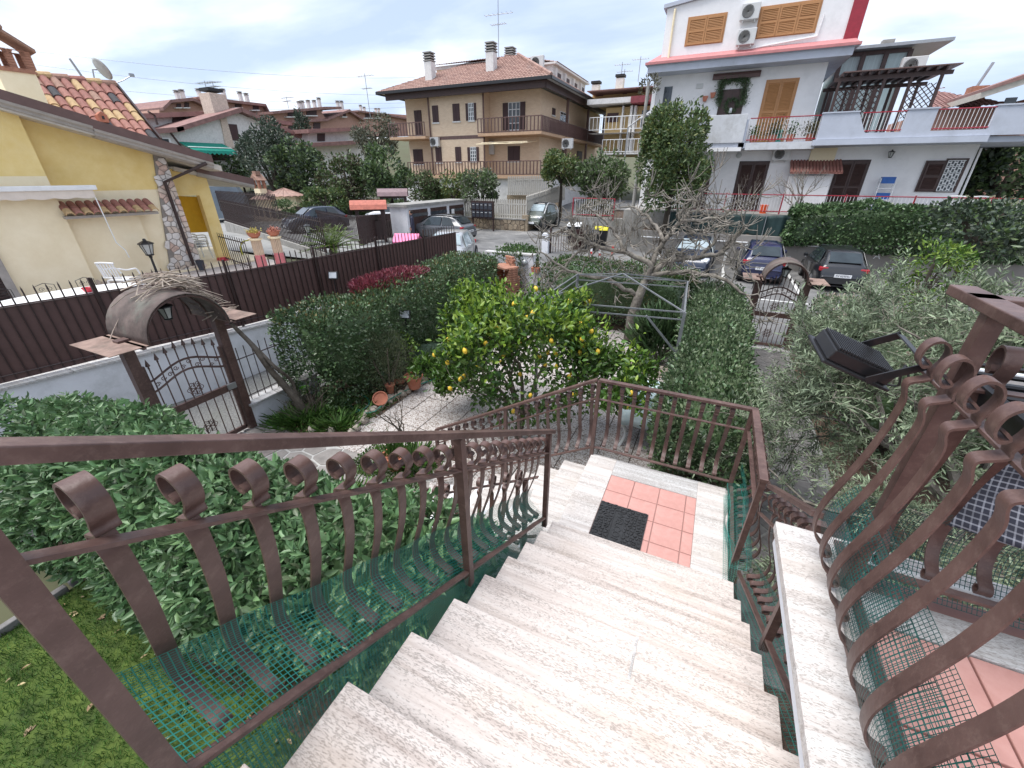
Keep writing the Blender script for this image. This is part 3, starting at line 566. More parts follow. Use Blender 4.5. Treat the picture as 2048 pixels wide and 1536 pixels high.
# ---------------- gates with barrel canopies ----------------
M('rust_sheet', (.10, .075, .065), r=.75, var=.35, sc=3.5, bump=.3, c2=(.17, .125, .11), dirt=(.17, .20, .16), dsc=2.4, damt=.55); M('rust_flap', (.22, .145, .115), r=.85, var=.3, sc=4, bump=.3, c2=(.32, .22, .18), dirt=(.10, .09, .07), dsc=3, damt=.7)
M('lamp_glass', (.6, .62, .6), r=.2, var=.1, bump=0, trans=.2)
def lantern(par, loc, s=1., hang=True):
    l = put(None, 'lantern', par, loc, None, scale=s)
    b = MB(); b.lathe([(.004, .24), (.02, .235), (.025, .21), (.105, .17), (.11, .155), (.012, .155)], 6) ; b.lathe([(.0, -.03), (.045, -.025), (.06, -.01), (.05, 0), (.002, .0)], 6)
    for k in range(6): a = k * math.pi / 3; b.tube([(.048 * math.cos(a), .048 * math.sin(a), 0), (.09 * math.cos(a), .09 * math.sin(a), .157)], .006, 4)
    b.build('lantern_frame', 'black_metal', l); MB().lathe([(.03, 0), (.045, .001), (.084, .155), (.03, .156)], 6).build('glass', 'lamp_glass', l)
    return l
def scroll2(b, c, r, sgn, plane, rot=0, turns=1.3, rad=.006):
    pts = []
    for k in range(14):
        t = k / 13 * turns * 2 * math.pi; q = r * (1 - .75 * k / 13); u = q * math.cos(t + rot) * sgn; v = q * math.sin(t + rot); pts.append((c[0] + u, c[1], c[2] + v))
    b.tube(pts, rad, 4)
def canopy_gate(label, loc, rz, w=1.22, leaf=True, canopy='rust_sheet', flapm='rust_flap', group=None, post='brown_paint', hh=2.0, depth=.95, lamp=True, open_=0):
    t = thing('canopy_gate', label, 'gate', loc, rz, group)
    for sx in (-1, 1):
        MB().box(-.065, .065, -.065, .065, -.1, hh + .05).build('post', post, t, (sx * (w / 2 + .02), 0, 0), bevel=.004)
        MB().box(-.02, .02, -depth / 2, depth / 2, hh - .02, hh + .02).build('bracket', post, t, (sx * (w / 2 - .0), 0, 0))
    r_ = w * .45; P_ = []
    for i in range(21):
        a = math.pi * i / 20; P_.append([(-r_ * math.cos(a), -depth / 2, hh + .02 + r_ * 1.0 * math.sin(a)), (-r_ * math.cos(a), 0, hh + .02 + r_ * math.sin(a)), (-r_ * math.cos(a), depth / 2, hh + .02 + r_ * math.sin(a))])
    solid(MB().grid(P_).build('canopy', canopy, t, smooth=True), .012)
    for sx in (-1, 1):
        x0, x1 = sorted((sx * (r_ - .005), sx * (r_ + .42))); MB().box(x0, x1, -depth / 2, depth / 2, 0, .008).build('canopy_wing', flapm, t, (0, 0, hh + .012), (0, R(4) * -sx * 0, 0))
    b = MB(); [b.tube([(-r_ * .98 * math.cos(math.pi * i / 12), y, hh + .0 + r_ * .98 * math.sin(math.pi * i / 12)) for i in range(13)], .012, 4) for y in (-depth / 2 + .02, 0, depth / 2 - .02)]; b.build('canopy_rib', post, t)
    if lamp: lantern(t, (0, 0, hh + r_ - .36), 1.0); MB().tube([(0, 0, hh + r_ - .12), (0, 0, hh + r_)], .006, 4).build('hook', 'black_metal', t)
    if leaf:
        g = put(None, 'gate_leaf', t, (-w / 2 + .06, 0, 0), (0, 0, open_)); lw = w - .14
        MB().box(-.02, .025, -.02, .02, .08, 1.62).build('stile', post, g); MB().box(lw - .02, lw + .02, -.02, .02, .08, 1.55).build('stile', post, g)
        MB().box(0, lw, -.022, .022, .80, .91).build('lock_rail', post, g); MB().box(0, lw, -.02, .02, .05, .12).build('foot_rail', post, g)
        wv = lambda x: .16 * math.sin(math.pi * min(1, max(0, x / lw))) ** 1.5
        for h in (1.22, 1.38): MB().tube([(x, 0, h + wv(x)) for x in np.linspace(0, lw, 13)], .016, 4).build('curved_rail', post, g)
        for k in range(8):
            x = .07 + (lw - .14) * k / 7; zt = 1.58 + wv(x); MB().tube([(x, 0, .1), (x, 0, zt)], .009, 5).lathe([(.001, .0), (.03, .02), (.001, .12)], 6, (x, 0, zt - .01)).lathe([(.012, -.02), (.012, .0)], 6, (x, 0, zt - .01)).build('bar', post, g)
        b = MB()
        for k in range(5):
            x = .14 + (lw - .28) * k / 4 ; scroll2(b, (x - .045, 0, 1.27 + wv(x)), .035, 1, 0, 0); scroll2(b, (x + .045, 0, 1.33 + wv(x)), .035, -1, 0, math.pi)
        b.build('scrollwork', post, g)
        for zc in (1.05, .38):
            b = MB()
            for k in range(6): a = k * math.pi / 3; scroll2(b, (lw / 2 + .085 * math.cos(a), 0, zc + .085 * math.sin(a)), .04, 1, 0, a + math.pi); b.bar((lw / 2, 0, zc), (lw / 2 + .1 * math.cos(a + .5), 0, zc + .1 * math.sin(a + .5)), .012, .012)
            b.build('rosette', post, g)
    return t
gL = canopy_gate('brown wrought iron garden gate under a mossy barrel canopy beside the white wall', (-5.92, .52, 0), R(90), w=1.16)
M('galv', (.35, .36, .37), r=.4, metal=.6, var=.1, bump=0)
MB().box(.40, .54, -.06, -.03, .83, .93).build('lock_box', 'galv', gL, bevel=.004)
mb = thing('metal_cabinet', 'brown box panel attached beside the left gate post', 'cabinet', (-5.95, -.5, 0)); MB().box(-.1, .1, -.28, .28, .3, 1.0).build('panel_body', 'slat_brown', mb, bevel=.008); MB().box(-.13, .13, -.31, .31, 1.0, 1.03).build('panel_top', 'dark_brown', mb)
# fence beside gate
sf = thing('picket_fence', 'low brown picket fence panel between the left gate and the hedge', 'fence')
b = MB(); b.tube([(-5.97, 1.17, 1.22), (-5.97, 2.6, 1.22)], .01, 4); b.build('rail', 'dark_brown', sf); b = MB(); b.tube([(-5.97, 1.17, .55), (-5.97, 2.6, .55)], .01, 4); b.build('rail', 'dark_brown', sf)
pk2 = MB().tube([(0, 0, .45), (0, 0, 1.42)], .008, 5).mesh('picket', 'dark_brown')
for k in range(11): put(pk2, 'picket', sf, (-5.97, 1.28 + .13 * k, 0))
lw_ = thing('low_wall', 'low white garden wall with travertine cap beside the left gate', 'wall')
MB().box(-6.05, -5.85, 1.16, 2.55, -.1, .42).build('wall_body', 'render_white', lw_); MB().box(-6.09, -5.80, 1.13, 2.6, .42, .46).build('cap_stone', 'travertine_grey', lw_, bevel=.004)
# green bucket, tap
M('lime', (.22, .62, .03), r=.4, var=.05, bump=0)
bu = thing('green_bucket', 'small lime green plastic bucket on a stick by the low white wall', 'bucket', (-5.62, 2.05, .28)); MB().lathe([(.05, 0), (.085, .12), (.09, .125), (.08, .12), (.05, .01)], 14).build('bucket', 'lime', bu, smooth=False); MB().tube([(0, 0, -.28), (0, 0, .02)], .008, 5).build('stick', 'black_metal', bu); bu.rotation_euler = (R(160), 0, 0); bu.rotation_euler = (0, 0, 0)
# twig bundle on canopy
M('twig', (.34, .27, .21), r=.9, var=.3, sc=9, bump=.2, c2=(.42, .36, .30), island=.3)
b = MB()
for k in range(120):
    a = R(rnd.gauss(80, 42)); l = rnd.uniform(.25, .62); cy = rnd.gauss(.85, .24); rr = .56; cx = -5.92 + rnd.uniform(-.25, .22); dy = cy - .52; base = 2.02 + math.sqrt(max(.0, rr * rr - dy * dy)) if abs(dy) < rr - .02 else 2.06
    p = Vector((cx, cy, base + rnd.uniform(.0, .10) + max(0, .14 - abs(cy - .8) * .3) * rnd.random())); slope = -.55 * dy / max(.2, math.sqrt(max(.04, rr * rr - dy * dy))) if abs(dy) < rr else -.05
    d = Vector((math.cos(a), math.sin(a), max(-.9, slope) + rnd.uniform(-.12, .38))).normalized(); q = [p - d * l / 2, p + Vector((rnd.uniform(-.02, .02), rnd.uniform(-.02, .02), rnd.uniform(0, .03))), p + d * l / 2]; b.tube(q, [.008, .007, .003], 4)
b.build('dry_twigs', 'twig', None, label='heap of dry pruned twigs lying on the canopy of the left gate', cat='twigs')
gR = canopy_gate('brown wrought iron gate with curved canopy opening to the parking area', (2.46, 9.15, .0), R(0), w=.98, hh=1.72, depth=.75)
MB().box(-.62, .62, -.2, .2, -.05, .03).build('threshold', 'travertine_grey', gR, bevel=.004)
# ---------------- garden vegetation ----------------
M('laurel_leaf', (.075, .15, .06), r=.42, island=.35, var=.2, sc=3, bump=0, c2=(.15, .26, .115), trans=.22)
M('young_leaf', (.16, .26, .03), r=.4, island=.3, var=.2, sc=3, bump=0, c2=(.22, .34, .06), trans=.25)
M('hedge_leaf', (.05, .095, .04), r=.33, island=.4, var=.25, sc=1.5, bump=0, c2=(.10, .165, .07), trans=.12)
M('hedge_leaf_warm', (.09, .085, .03), r=.45, island=.4, var=.3, sc=2, bump=0, c2=(.15, .12, .04), trans=.15)
M('pale_leaf', (.10, .14, .075), r=.45, island=.35, var=.2, sc=2, bump=0, c2=(.17, .22, .12), trans=.15)
M('red_leaf', (.15, .03, .045), r=.4, island=.4, var=.2, sc=3, bump=0, c2=(.24, .06, .07), trans=.2)
M('lemon_leaf', (.035, .085, .015), r=.35, island=.35, var=.3, sc=2.5, bump=0, c2=(.085, .17, .025), trans=.22)
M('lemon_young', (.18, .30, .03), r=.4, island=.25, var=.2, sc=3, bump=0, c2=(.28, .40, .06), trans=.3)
M('olive_leaf', (.13, .17, .105), r=.5, island=.35, var=.2, sc=3, bump=0, c2=(.26, .32, .20), trans=.15)
M('bark', (.11, .085, .065), r=.95, var=.35, sc=10, bump=.8, bsc=30, c2=(.19, .16, .13)); M('bark_grey', (.14, .12, .10), r=.95, var=.35, sc=9, bump=.8, bsc=25, c2=(.30, .27, .235), dirt=(.22, .22, .14), dsc=4, damt=.5)
M('bark_dark', (.05, .04, .03), r=.95, var=.3, sc=10, bump=.5); M('grass_blade', (.05, .12, .02), r=.6, island=.4, bump=0, c2=(.10, .20, .04), trans=.2)
M('terracotta_pot', (.42, .15, .09), r=.8, var=.15, sc=6, bump=.2, dirt=(.5, .3, .24), dsc=7, damt=.4)
def core(name, x0, x1, y0, y1, z0, z1, mat, par, ins=.2):
    return blob(name, ((x0 + x1) / 2, (y0 + y1) / 2, (z0 + z1) / 2), ((x1 - x0) / 2 - ins, (y1 - y0) / 2 - ins, (z1 - z0) / 2 - ins * .7), mat, par, n=12, sq=.35)
def hedge(label, x0, x1, y0, y1, z0, z1, n, L, W_, mat, mat2=None, f2=.12, rough=.12, depth=.2, seed=1, rd=.25, topmat=None, name='hedge', group=None, ntop=0, sc=3.):
    h = thing(name, label, 'hedge', ((x0 + x1) / 2, (y0 + y1) / 2, 0), group=group); off = np.array([(x0 + x1) / 2, (y0 + y1) / 2, 0])
    P_, D = onbox(n, x0, x1, y0, y1, z0, z1, depth, rough, sc, rd=rd, seed=seed); P_ += D * (NR.random((n, 1)) ** 9) * .13; D = D * .8 + NR.normal(0, .6, (len(D), 3)) + [0, 0, .35]
    k = (NR.random(n) < f2) if mat2 else np.zeros(n, bool)
    leaves('foliage', P_[~k] - off, D[~k], L, W_, mat, h)
    if mat2: leaves('young_foliage', P_[k] - off + D[k] * .02, D[k], L, W_, mat2, h)
    if ntop:
        P_, D = onbox(ntop, x0, x1, y0, y1, z1 - .35, z1 + .02, .06, rough, sc, rd=rd, seed=seed); D = D * .5 + NR.normal(0, .4, (len(D), 3)) + [0, 0, .8]; leaves('new_growth', P_ - off, D, L * .9, W_ * .9, topmat, h)
    c_ = core('inner_foliage', x0 - off[0], x1 - off[0], y0 - off[1], y1 - off[1], z0, z1, mat, h, depth * 1.0 + .06)
    b = MB()
    for i in range(max(3, int(max(x1 - x0, y1 - y0) / .45))):
        t = (i + .5) / max(3, int(max(x1 - x0, y1 - y0) / .45)); px_ = (x1 - x0) * (t - .5) if x1 - x0 > y1 - y0 else 0; py_ = (y1 - y0) * (t - .5) if y1 - y0 >= x1 - x0 else 0
        b.tube([(px_, py_, 0), (px_ + .05, py_, z0 + .3)], .025, 5)
    b.build('stems', 'bark_dark', h); return h
hedge('tall clipped dark green hedge behind the flower bed beside the left fence', -5.95, -4.68, 1.95, 8.4, .1, 1.84, 34000, .062, .034, 'hedge_leaf', 'pale_leaf', .10, seed=3, topmat='hedge_leaf_warm', ntop=1800, rough=.16)
hedge('long clipped hedge with pale top beside the path on the right of the garden', .62, 1.62, 1.75, 9.0, .15, 1.55, 26000, .058, .032, 'hedge_leaf', 'pale_leaf', .16, seed=5, topmat='pale_leaf', ntop=5200, rough=.14)
hedge('clipped hedge closing the back of the garden under the bare tree', -3.55, .6, 8.7, 10.35, .1, 1.62, 15000, .06, .034, 'hedge_leaf', 'hedge_leaf_warm', .12, seed=6, topmat='lemon_leaf', ntop=1800)
hedge('hedge beyond the right gate with brownish ivy on its top', 3.15, 5.6, 4.2, 9.1, .1, 1.5, 12000, .06, .035, 'hedge_leaf', 'pale_leaf', .1, seed=8, topmat='twig', ntop=3500)
hedge('rounded ivy bush at the corner of the driveway behind the barbecue wall', -5.6, -4.6, 9.7, 11.2, .3, 1.75, 3500, .07, .045, 'lemon_leaf', 'hedge_leaf', .4, seed=9, name='bush')
# big laurel beside the stairs
lh = thing('laurel_shrub', 'large laurel shrub with long glossy leaves below the left stair railing', 'shrub')
parts = []
for (c, r_, n) in (((-.95, -1.0, 1.05), (.85, .62, .95), 1500), ((-2.0, -1.1, 1.1), (.9, .72, .95), 1900), ((-3.1, -1.15, 1.2), (.9, .65, .85), 1700), ((-4.2, -1.1, 1.08), (.85, .62, .80), 1500), ((-5.2, -1.1, 1.02), (.8, .6, .80), 1000), ((-4.6, -1.45, .75), (.9, .5, .7), 900), ((-3.2, -1.4, .7), (1.0, .45, .6), 900), ((-6.0, -1.4, .9), (.7, .7, .9), 700), ((-.45, -.55, .95), (.4, .4, .75), 500)):
    parts.append(onball(n, c, r_, .22, .16, 2.2, seed=int(c[0] * 10) + 99))
P_ = np.concatenate([p[0] for p in parts]); D = np.concatenate([p[1] for p in parts])
inside = np.zeros(len(P_), bool)
for (c, r_) in (((-.95, -1.0, 1.05), (.85, .62, .95)), ((-2.0, -1.1, 1.1), (.9, .72, .95)), ((-3.1, -1.15, 1.2), (.9, .65, .85)), ((-4.2, -1.05, 1.25), (.85, .62, .80)), ((-5.2, -1.0, 1.2), (.8, .6, .8))): inside |= ((((P_ - np.array(c)) / np.array(r_)) ** 2).sum(1) < .36)
P_, D = P_[~inside], D[~inside]; ok = ~((P_[:, 0] > -.36) & (P_[:, 1] < -.1)); P_, D = P_[ok], D[ok]
# whorls of leaves at each shoot tip
ax_ = D * .7 + NR.normal(0, .3, D.shape) + [0, 0, .45]; ax_ /= np.linalg.norm(ax_, axis=1, keepdims=True)
PP, DD = [], []
for k in range(6):
    rv = NR.normal(size=ax_.shape); rv -= ax_ * (rv * ax_).sum(1, keepdims=True); rv /= np.linalg.norm(rv, axis=1, keepdims=True)
    PP.append(P_ + ax_ * (k * .012 - .03)); DD.append(rv * (1.0 - k * .07) + ax_ * (.15 + k * .15) - [0, 0, .12])
PP = np.concatenate(PP); DD = np.concatenate(DD); yg = NR.random(len(PP)) < .10
leaves('foliage', PP[~yg], DD[~yg], .088, .034, 'laurel_leaf', lh, fold=.16); leaves('young_foliage', PP[yg], DD[yg], .075, .028, 'pale_leaf', lh, fold=.16)
for i_, (c, r_) in enumerate((((-.95, -1.0, 1.0), (.62, .42, .7)), ((-2.0, -1.1, 1.0), (.72, .5, .7)), ((-3.1, -1.15, 1.1), (.72, .45, .62)), ((-4.2, -1.1, 1.0), (.7, .42, .6)), ((-5.2, -1.1, .95), (.6, .4, .6)))): blob('inner_foliage', c, r_, 'laurel_leaf', lh, seed=i_)
b = MB()
for k in range(16): x = -5.2 + k * .31; b.tube([(x, -1.05, 0), (x + .1, -1.0, .5), (x - .05, -1.1, .95)], [.03, .022, .012], 5)
b.build('stems', 'bark_dark', lh)
# lawn life
P_ = np.stack([NR.uniform(-4.7, .1, 42000), NR.uniform(-4.6, -1.3, 42000), np.zeros(42000)], 1); D = NR.normal(0, .5, P_.shape) + [0, 0, 1]
leaves('grass', P_, D, .05, .005, 'grass_blade', None, kind='stuff')
M('dead_leaf', (.22, .12, .06), r=.8, island=.5, bump=0, c2=(.38, .32, .18)); P_ = np.stack([NR.uniform(-4.7, .1, 190), NR.uniform(-4.5, -1.2, 190), NR.uniform(.012, .03, 190)], 1); D = NR.normal(0, 1, P_.shape) * [1, 1, .12]
leaves('fallen_leaves', P_, D, .065, .03, 'dead_leaf', None, up=(0, 0, 3), kind='stuff')
P_ = np.stack([NR.uniform(-5.9, -4.2, 700), NR.uniform(1.4, 5.5, 700), NR.uniform(.04, .08, 700)], 1); D = NR.normal(0, 1, P_.shape) * [1, 1, .12]; leaves('fallen_leaves', P_, D, .055, .028, 'dead_leaf', None, up=(0, 0, 3), kind='stuff')
def weed(name, label, cat, c, n, L, W_, mat, r=.1, upk=.6, **kw):
    a = NR.uniform(0, 6.283, n); rr = np.abs(NR.normal(0, r, n)); P_ = np.stack([rr * np.cos(a), rr * np.sin(a), np.zeros(n)], 1); D = np.stack([np.cos(a), np.sin(a), np.full(n, upk) + NR.uniform(-.2, .5, n)], 1)
    return leaves(name, P_, D, L, W_, mat, None, loc=c, label=label, cat=cat, **kw)
weed('rosette_weed', 'small rosette weed growing in the mossy lawn', 'weed', (-2.45, -1.95, .01), 14, .11, .03, 'laurel_leaf', .02, .2)
# ---------------- branching helper ----------------
def grow(b, p, d, l, r, lv, tips, spread=.6, upk=.15, n=5, seg=3, shrink=.72, wig=.14, kidsn=(2, 3), rr=rnd, allp=None):
    pts = [Vector(p)]; rs = [r]; d = Vector(d).normalized()
    for s in range(seg):
        d = (d + Vector((rr.gauss(0, wig), rr.gauss(0, wig), rr.gauss(0, wig) + upk * .2))).normalized(); pts.append(pts[-1] + d * l / seg); rs.append(r * (1 - .3 * (s + 1) / seg))
        if allp is not None and lv <= 1: allp.append((pts[-1].copy(), d.copy()))
    b.tube(pts, rs, n if r > .012 else 4, cap=lv == 0)
    if lv == 0: tips.append((pts[-1], d)); return
    for k in range(rr.randint(*kidsn)):
        ax = Vector((rr.gauss(0, 1), rr.gauss(0, 1), rr.gauss(0, 1))); ax = (ax - d * ax.dot(d)).normalized(); nd = (d * (1 - spread * rr.uniform(.3, .7)) + ax * spread * rr.uniform(.6, 1.2) + Vector((0, 0, upk))).normalized()
        grow(b, pts[-1] if k < 2 else pts[-2], nd, l * shrink * rr.uniform(.8, 1.15), rs[-1] * .72, lv - 1, tips, spread, upk, n, seg, shrink, wig, kidsn, rr, allp)
def lerp(a, b, t): return a + (b - a) * t
def arr(tips): return np.array([t[0][:] for t in tips]), np.array([t[1][:] for t in tips])
# ---------------- lemon tree ----------------
lt = thing('lemon_tree', 'lemon tree full of yellow lemons beside the lower steps', 'tree'); r1 = random.Random(21); b = MB(); tips = []; allp = []
b.tube([(-1.55, 2.75, 0), (-1.5, 2.8, .35), (-1.48, 2.78, .6)], [.06, .05, .045], 7)
for d_ in ((-.9, -.35, .8), (-.8, .7, .75), (.3, .9, .9), (.9, .1, .85), (.15, -.7, .75), (-.1, .1, 1.2), (.8, .9, .7), (-1, .2, .55)): grow(b, (-1.48, 2.78, .5), d_, .92, .034, 3, tips, .65, .12, 5, 3, .70, .12, (2, 3), r1, allp)
b.build('branches', 'bark', lt)
tp, td = arr(tips + allp); keep = (tp[:, 2] > .35) & (tp[:, 2] < 2.3) & (tp[:, 1] > 1.6); tp, td = tp[keep], td[keep]
NL = 15500; idx = NR.randint(0, len(tp), NL); P_ = tp[idx] + NR.normal(0, .075, (NL, 3)); D = NR.normal(0, .8, (NL, 3)) + td[idx] * .3 + [0, 0, .25]
q1_, q2_ = onball(4200, (-1.4, 2.95, 1.55), (1.35, 1.12, .95), .5, .28, 2.6, 71, -.9); mk_ = q1_[:, 1] > 1.5; P_ = np.concatenate([P_, q1_[mk_]]); D = np.concatenate([D, q2_[mk_] * .5 + NR.normal(0, .7, (mk_.sum(), 3)) + [0, 0, .2]]); NL = len(P_)
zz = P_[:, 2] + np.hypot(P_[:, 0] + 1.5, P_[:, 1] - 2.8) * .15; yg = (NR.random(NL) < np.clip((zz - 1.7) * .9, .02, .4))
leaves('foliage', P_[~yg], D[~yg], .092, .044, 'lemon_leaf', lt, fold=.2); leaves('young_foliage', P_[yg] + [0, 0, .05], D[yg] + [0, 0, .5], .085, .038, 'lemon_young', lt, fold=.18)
print('lemon extents', tp.min(0), tp.max(0))
M('lemon_skin', (.78, .47, .03), r=.45, var=.1, sc=20, bump=.35, bsc=90, c2=(.85, .60, .06))
lm = MB().lathe([(.002, -.042), (.012, -.038), (.024, -.026), (.031, -.008), (.031, .008), (.024, .026), (.012, .037), (.006, .044), (.001, .047)], 12).mesh('lemon', 'lemon_skin', True)
od = np.hypot(tp[:, 0] + 1.4, tp[:, 1] - 2.7); cand = [i for i in range(len(tp)) if od[i] > .45 or tp[i, 2] > 1.4]
shl = [i for i in range(len(q1_)) if q1_[i, 1] > 1.5 and (q2_[i, 1] < .35 or q2_[i, 2] > .2)]
for k in range(52): q = q1_[r1.choice(shl)]; c_ = np.array([-1.4, 2.95, 1.55]); q = c_ + (q - c_) * 1.06; put(lm, 'lemon', lt, tuple(q), (r1.uniform(-.5, .5), r1.uniform(-.5, .5), 0), scale=r1.uniform(.85, 1.1))
for k in range(45): i = r1.choice(cand); q = tp[i] + np.array([r1.gauss(0, .06), r1.gauss(0, .06), -.07]); q[:2] += (q[:2] - [-1.48, 2.78]) * .06; put(lm, 'lemon', lt, tuple(q), (r1.uniform(-.5, .5), r1.uniform(-.5, .5), 0), scale=r1.uniform(.8, 1.08))
# ---------------- bare fig tree ----------------
ft = thing('bare_tree', 'bare grey pruned tree with tangled twigs behind the garden frame', 'tree'); r2 = random.Random(5); b = MB(); tips = []; al = []
_t0 = U(1275, 600, y=8.15); _t1 = U(1290, 562, y=8.15); b.tube([(_t0.x - .05, 8.15, 0), (_t0.x - .08, 8.2, _t0.z * .6), tuple(_t0), tuple(_t1)], [.17, .14, .12, .09], 9)
LIMBS = [([(1275, 600), (1290, 565), (1300, 530), (1250, 505), (1190, 492), (1145, 470)], 8.0, .085), ([(1290, 560), (1340, 522), (1400, 515), (1450, 500), (1475, 470)], 8.3, .075), ([(1300, 530), (1330, 480), (1365, 440), (1392, 405)], 8.6, .07), ([(1272, 590), (1215, 560), (1150, 545), (1105, 520)], 7.7, .06), ([(1290, 550), (1360, 545), (1440, 556), (1490, 590)], 7.6, .06), ([(1250, 505), (1230, 465), (1195, 430)], 8.3, .05), ([(1328, 482), (1305, 445), (1270, 415)], 8.8, .05), ([(1365, 440), (1410, 440), (1460, 430)], 8.4, .045), ([(1190, 492), (1150, 510), (1110, 560)], 7.9, .04), ([(1400, 515), (1430, 480), (1440, 440)], 8.7, .045)]
for k_, (pp_, y_, r_) in enumerate(LIMBS):
    L_ = [U(a_, c_, y=lerp(8.15, y_, q_ / (len(pp_) - 1))) for q_, (a_, c_) in enumerate(pp_)]; sp_ = bez([tuple(v_) for v_ in L_], 5); sp_ = [v_ + Vector((r2.gauss(0, .018), r2.gauss(0, .02), r2.gauss(0, .018))) for v_ in sp_]; b.tube(sp_, [r_ * (1 - .55 * i_ / len(sp_)) for i_ in range(len(sp_))], 7)
    for i_ in range(3, len(sp_), 3):
        dd = (sp_[min(i_ + 1, len(sp_) - 1)] - sp_[i_ - 1]).normalized(); nd = (dd * .5 + Vector((r2.gauss(0, .7), r2.gauss(0, .6), r2.gauss(.25, .6)))).normalized(); grow(b, sp_[i_], nd, .27, r_ * .36, 2, tips, .85, .02, 5, 3, .75, .34, (2, 3), r2)
    grow(b, sp_[-1], (sp_[-1] - sp_[-3]).normalized() + Vector((0, 0, .1)), .36, r_ * .42, 2, tips, .75, .0, 5, 3, .75, .25, (2, 3), r2)
b.build('trunk', 'bark_grey', ft, smooth=True); b = MB()
for p, d_ in tips[::1]:
    for q in range(3): dd = (d_ + Vector((r2.gauss(0, .5), r2.gauss(0, .5), r2.gauss(.1, .5)))).normalized(); b.tube([p, p + dd * .16, p + dd * .34 + Vector((0, 0, .07))], [.011, .009, .006], 4)
b.build('twigs', 'bark_grey', ft, kind='stuff')
print('fig', np.array([t[0][:] for t in tips]).min(0), np.array([t[0][:] for t in tips]).max(0))
# ---------------- olive tree ----------------
ot = thing('olive_tree', 'silver green olive tree filling the right side in front of the parking', 'tree'); r3 = random.Random(8); b = MB(); tips = []; al = []
b.tube([(3.5, 2.1, 0), (3.55, 2.2, .6), (3.5, 2.2, 1.0)], [.11, .09, .08], 8)
for d_ in ((-1, .1, .5), (-.8, .9, .6), (0, 1, .8), (.9, .9, .9), (1, -.1, .8), (.2, -.9, .7), (-.9, -.7, .35), (.1, .2, 1.2), (.9, .5, .5), (-.5, .4, 1.0)): grow(b, (3.5, 2.2, .95), d_, .95, .05, 3, tips, .7, .1, 5, 3, .75, .14, (2, 3), r3, al)
b.build('branches', 'bark_grey', ot)
tp, td = arr(tips + al); print('olive', tp.min(0), tp.max(0), len(tp))
# long arching shoots carrying paired narrow leaves
PP, DD = [], []; b = MB()
for i in range(3700):
    k = r3.randrange(len(tp)); p = Vector(tp[k]); d_ = (Vector(td[k]) + Vector((r3.gauss(0, .7), r3.gauss(0, .7), r3.gauss(.35, .6)))).normalized(); L_ = r3.uniform(.25, .5)
    pts = [p + d_ * L_ * t + Vector((0, 0, -.08 * t * t)) for t in (0, .33, .66, 1)]
    if i % 2 == 0: b.tube(pts, [.004, .003, .0025, .002], 3, cap=False)
    for q in range(11):
        t = (q + 1) / 11; pp = p + d_ * L_ * t + Vector((0, 0, -.08 * t * t)); sd_ = Vector((r3.gauss(0, 1), r3.gauss(0, 1), r3.gauss(0, 1))); sd_ = (sd_ - d_ * sd_.dot(d_)).normalized()
        for sg in (1, -1): PP.append(pp[:]); DD.append((d_ * .7 + sd_ * sg * .8)[:])
b.build('shoots', 'bark_grey', ot, kind='stuff'); leaves('foliage', np.array(PP), np.array(DD), .06, .0125, 'olive_leaf', ot, fold=.05)
# ---------------- yellow house on the left ----------------
HP = Vector((-15.44, 5.31, 0)); HA = R(81.45); HC, HS = math.cos(HA), math.sin(HA)
def HL(px, py, yl=0.):      # survey point on a plane parallel to the house front -> (along, height)
    r = ray(px, py); cx, cy = CAM[0] - HP.x, CAM[1] - HP.y; ny = (-HS, HC)
    t = (yl - (cx * ny[0] + cy * ny[1])) / (r[0] * ny[0] + r[1] * ny[1]); X, Y_ = cx + r[0] * t, cy + r[1] * t
    return X * HC + Y_ * HS, CAM[2] + r[2] * t
M('yellow_render', (.82, .60, .22), r=.9, var=.1, sc=1.6, bump=.2, bsc=30, c2=(.84, .66, .30), dirt=(.80, .66, .38), dsc=1.4, damt=.35)
M('cream_render', (.86, .73, .49), r=.9, var=.06, sc=1.5, bump=.2, bsc=30, c2=(.90, .79, .57)); M('soffit', (.50, .46, .40), r=.8, var=.1, sc=4, bump=.1)
M('moulding', (.36, .33, .30), r=.7, var=.12, sc=5, bump=.1, dirt=(.2, .18, .15)); M('copper_sheet', (.13, .075, .065), r=.5, var=.15, sc=4, bump=.05)
for i, c in enumerate(((.29, .125, .10), (.35, .16, .125), (.48, .33, .17), (.05, .05, .055), (.32, .19, .14))): M('tile%d' % i, c, r=.8, var=.25, sc=8, bump=.3)
TM = ['tile0', 'tile1', 'tile2', 'tile0', 'tile4', 'tile1', 'tile3']
yh = thing('yellow_house', 'yellow rendered house with sloping copper edged roof and stone clad corner', 'house', HP, HA)
RK = lambda s_: 4.66 - .285 * s_     # rake height along the front
b = MB(); b.prism([(-7, 0), (.75, 0), (.75, RK(.75) + .05), (-7, RK(-7) + .05)], 0, .25, ax=1); b.v = [(p[0], p[1], p[2]) for p in b.v]; b.build('upper_wall', 'yellow_render', yh)
MB().box(-7, .75, -.012, 0, .8, 3.52).build('lower_wall', 'cream_render', yh)
MB().box(-7, -2.0, -.35, -.0, .8, 3.9).build('projecting_wall', 'cream_render', yh); b = MB(); b.prism([(-7, 3.9), (-2.0, 3.9), (-2.0, RK(-2) + .04), (-7, RK(-7) + .04)], -.35, 0, ax=1); b.build('projecting_upper_wall', 'yellow_render', yh)
MB().box(-3.9, -.35, -.16, -.0, .8, 2.86).build('window_surround', 'cream_render', yh)
MB().box(-7, -3.7, -.42, -.36, .9, 3.0).build('shutter', 'dark_brown', yh)
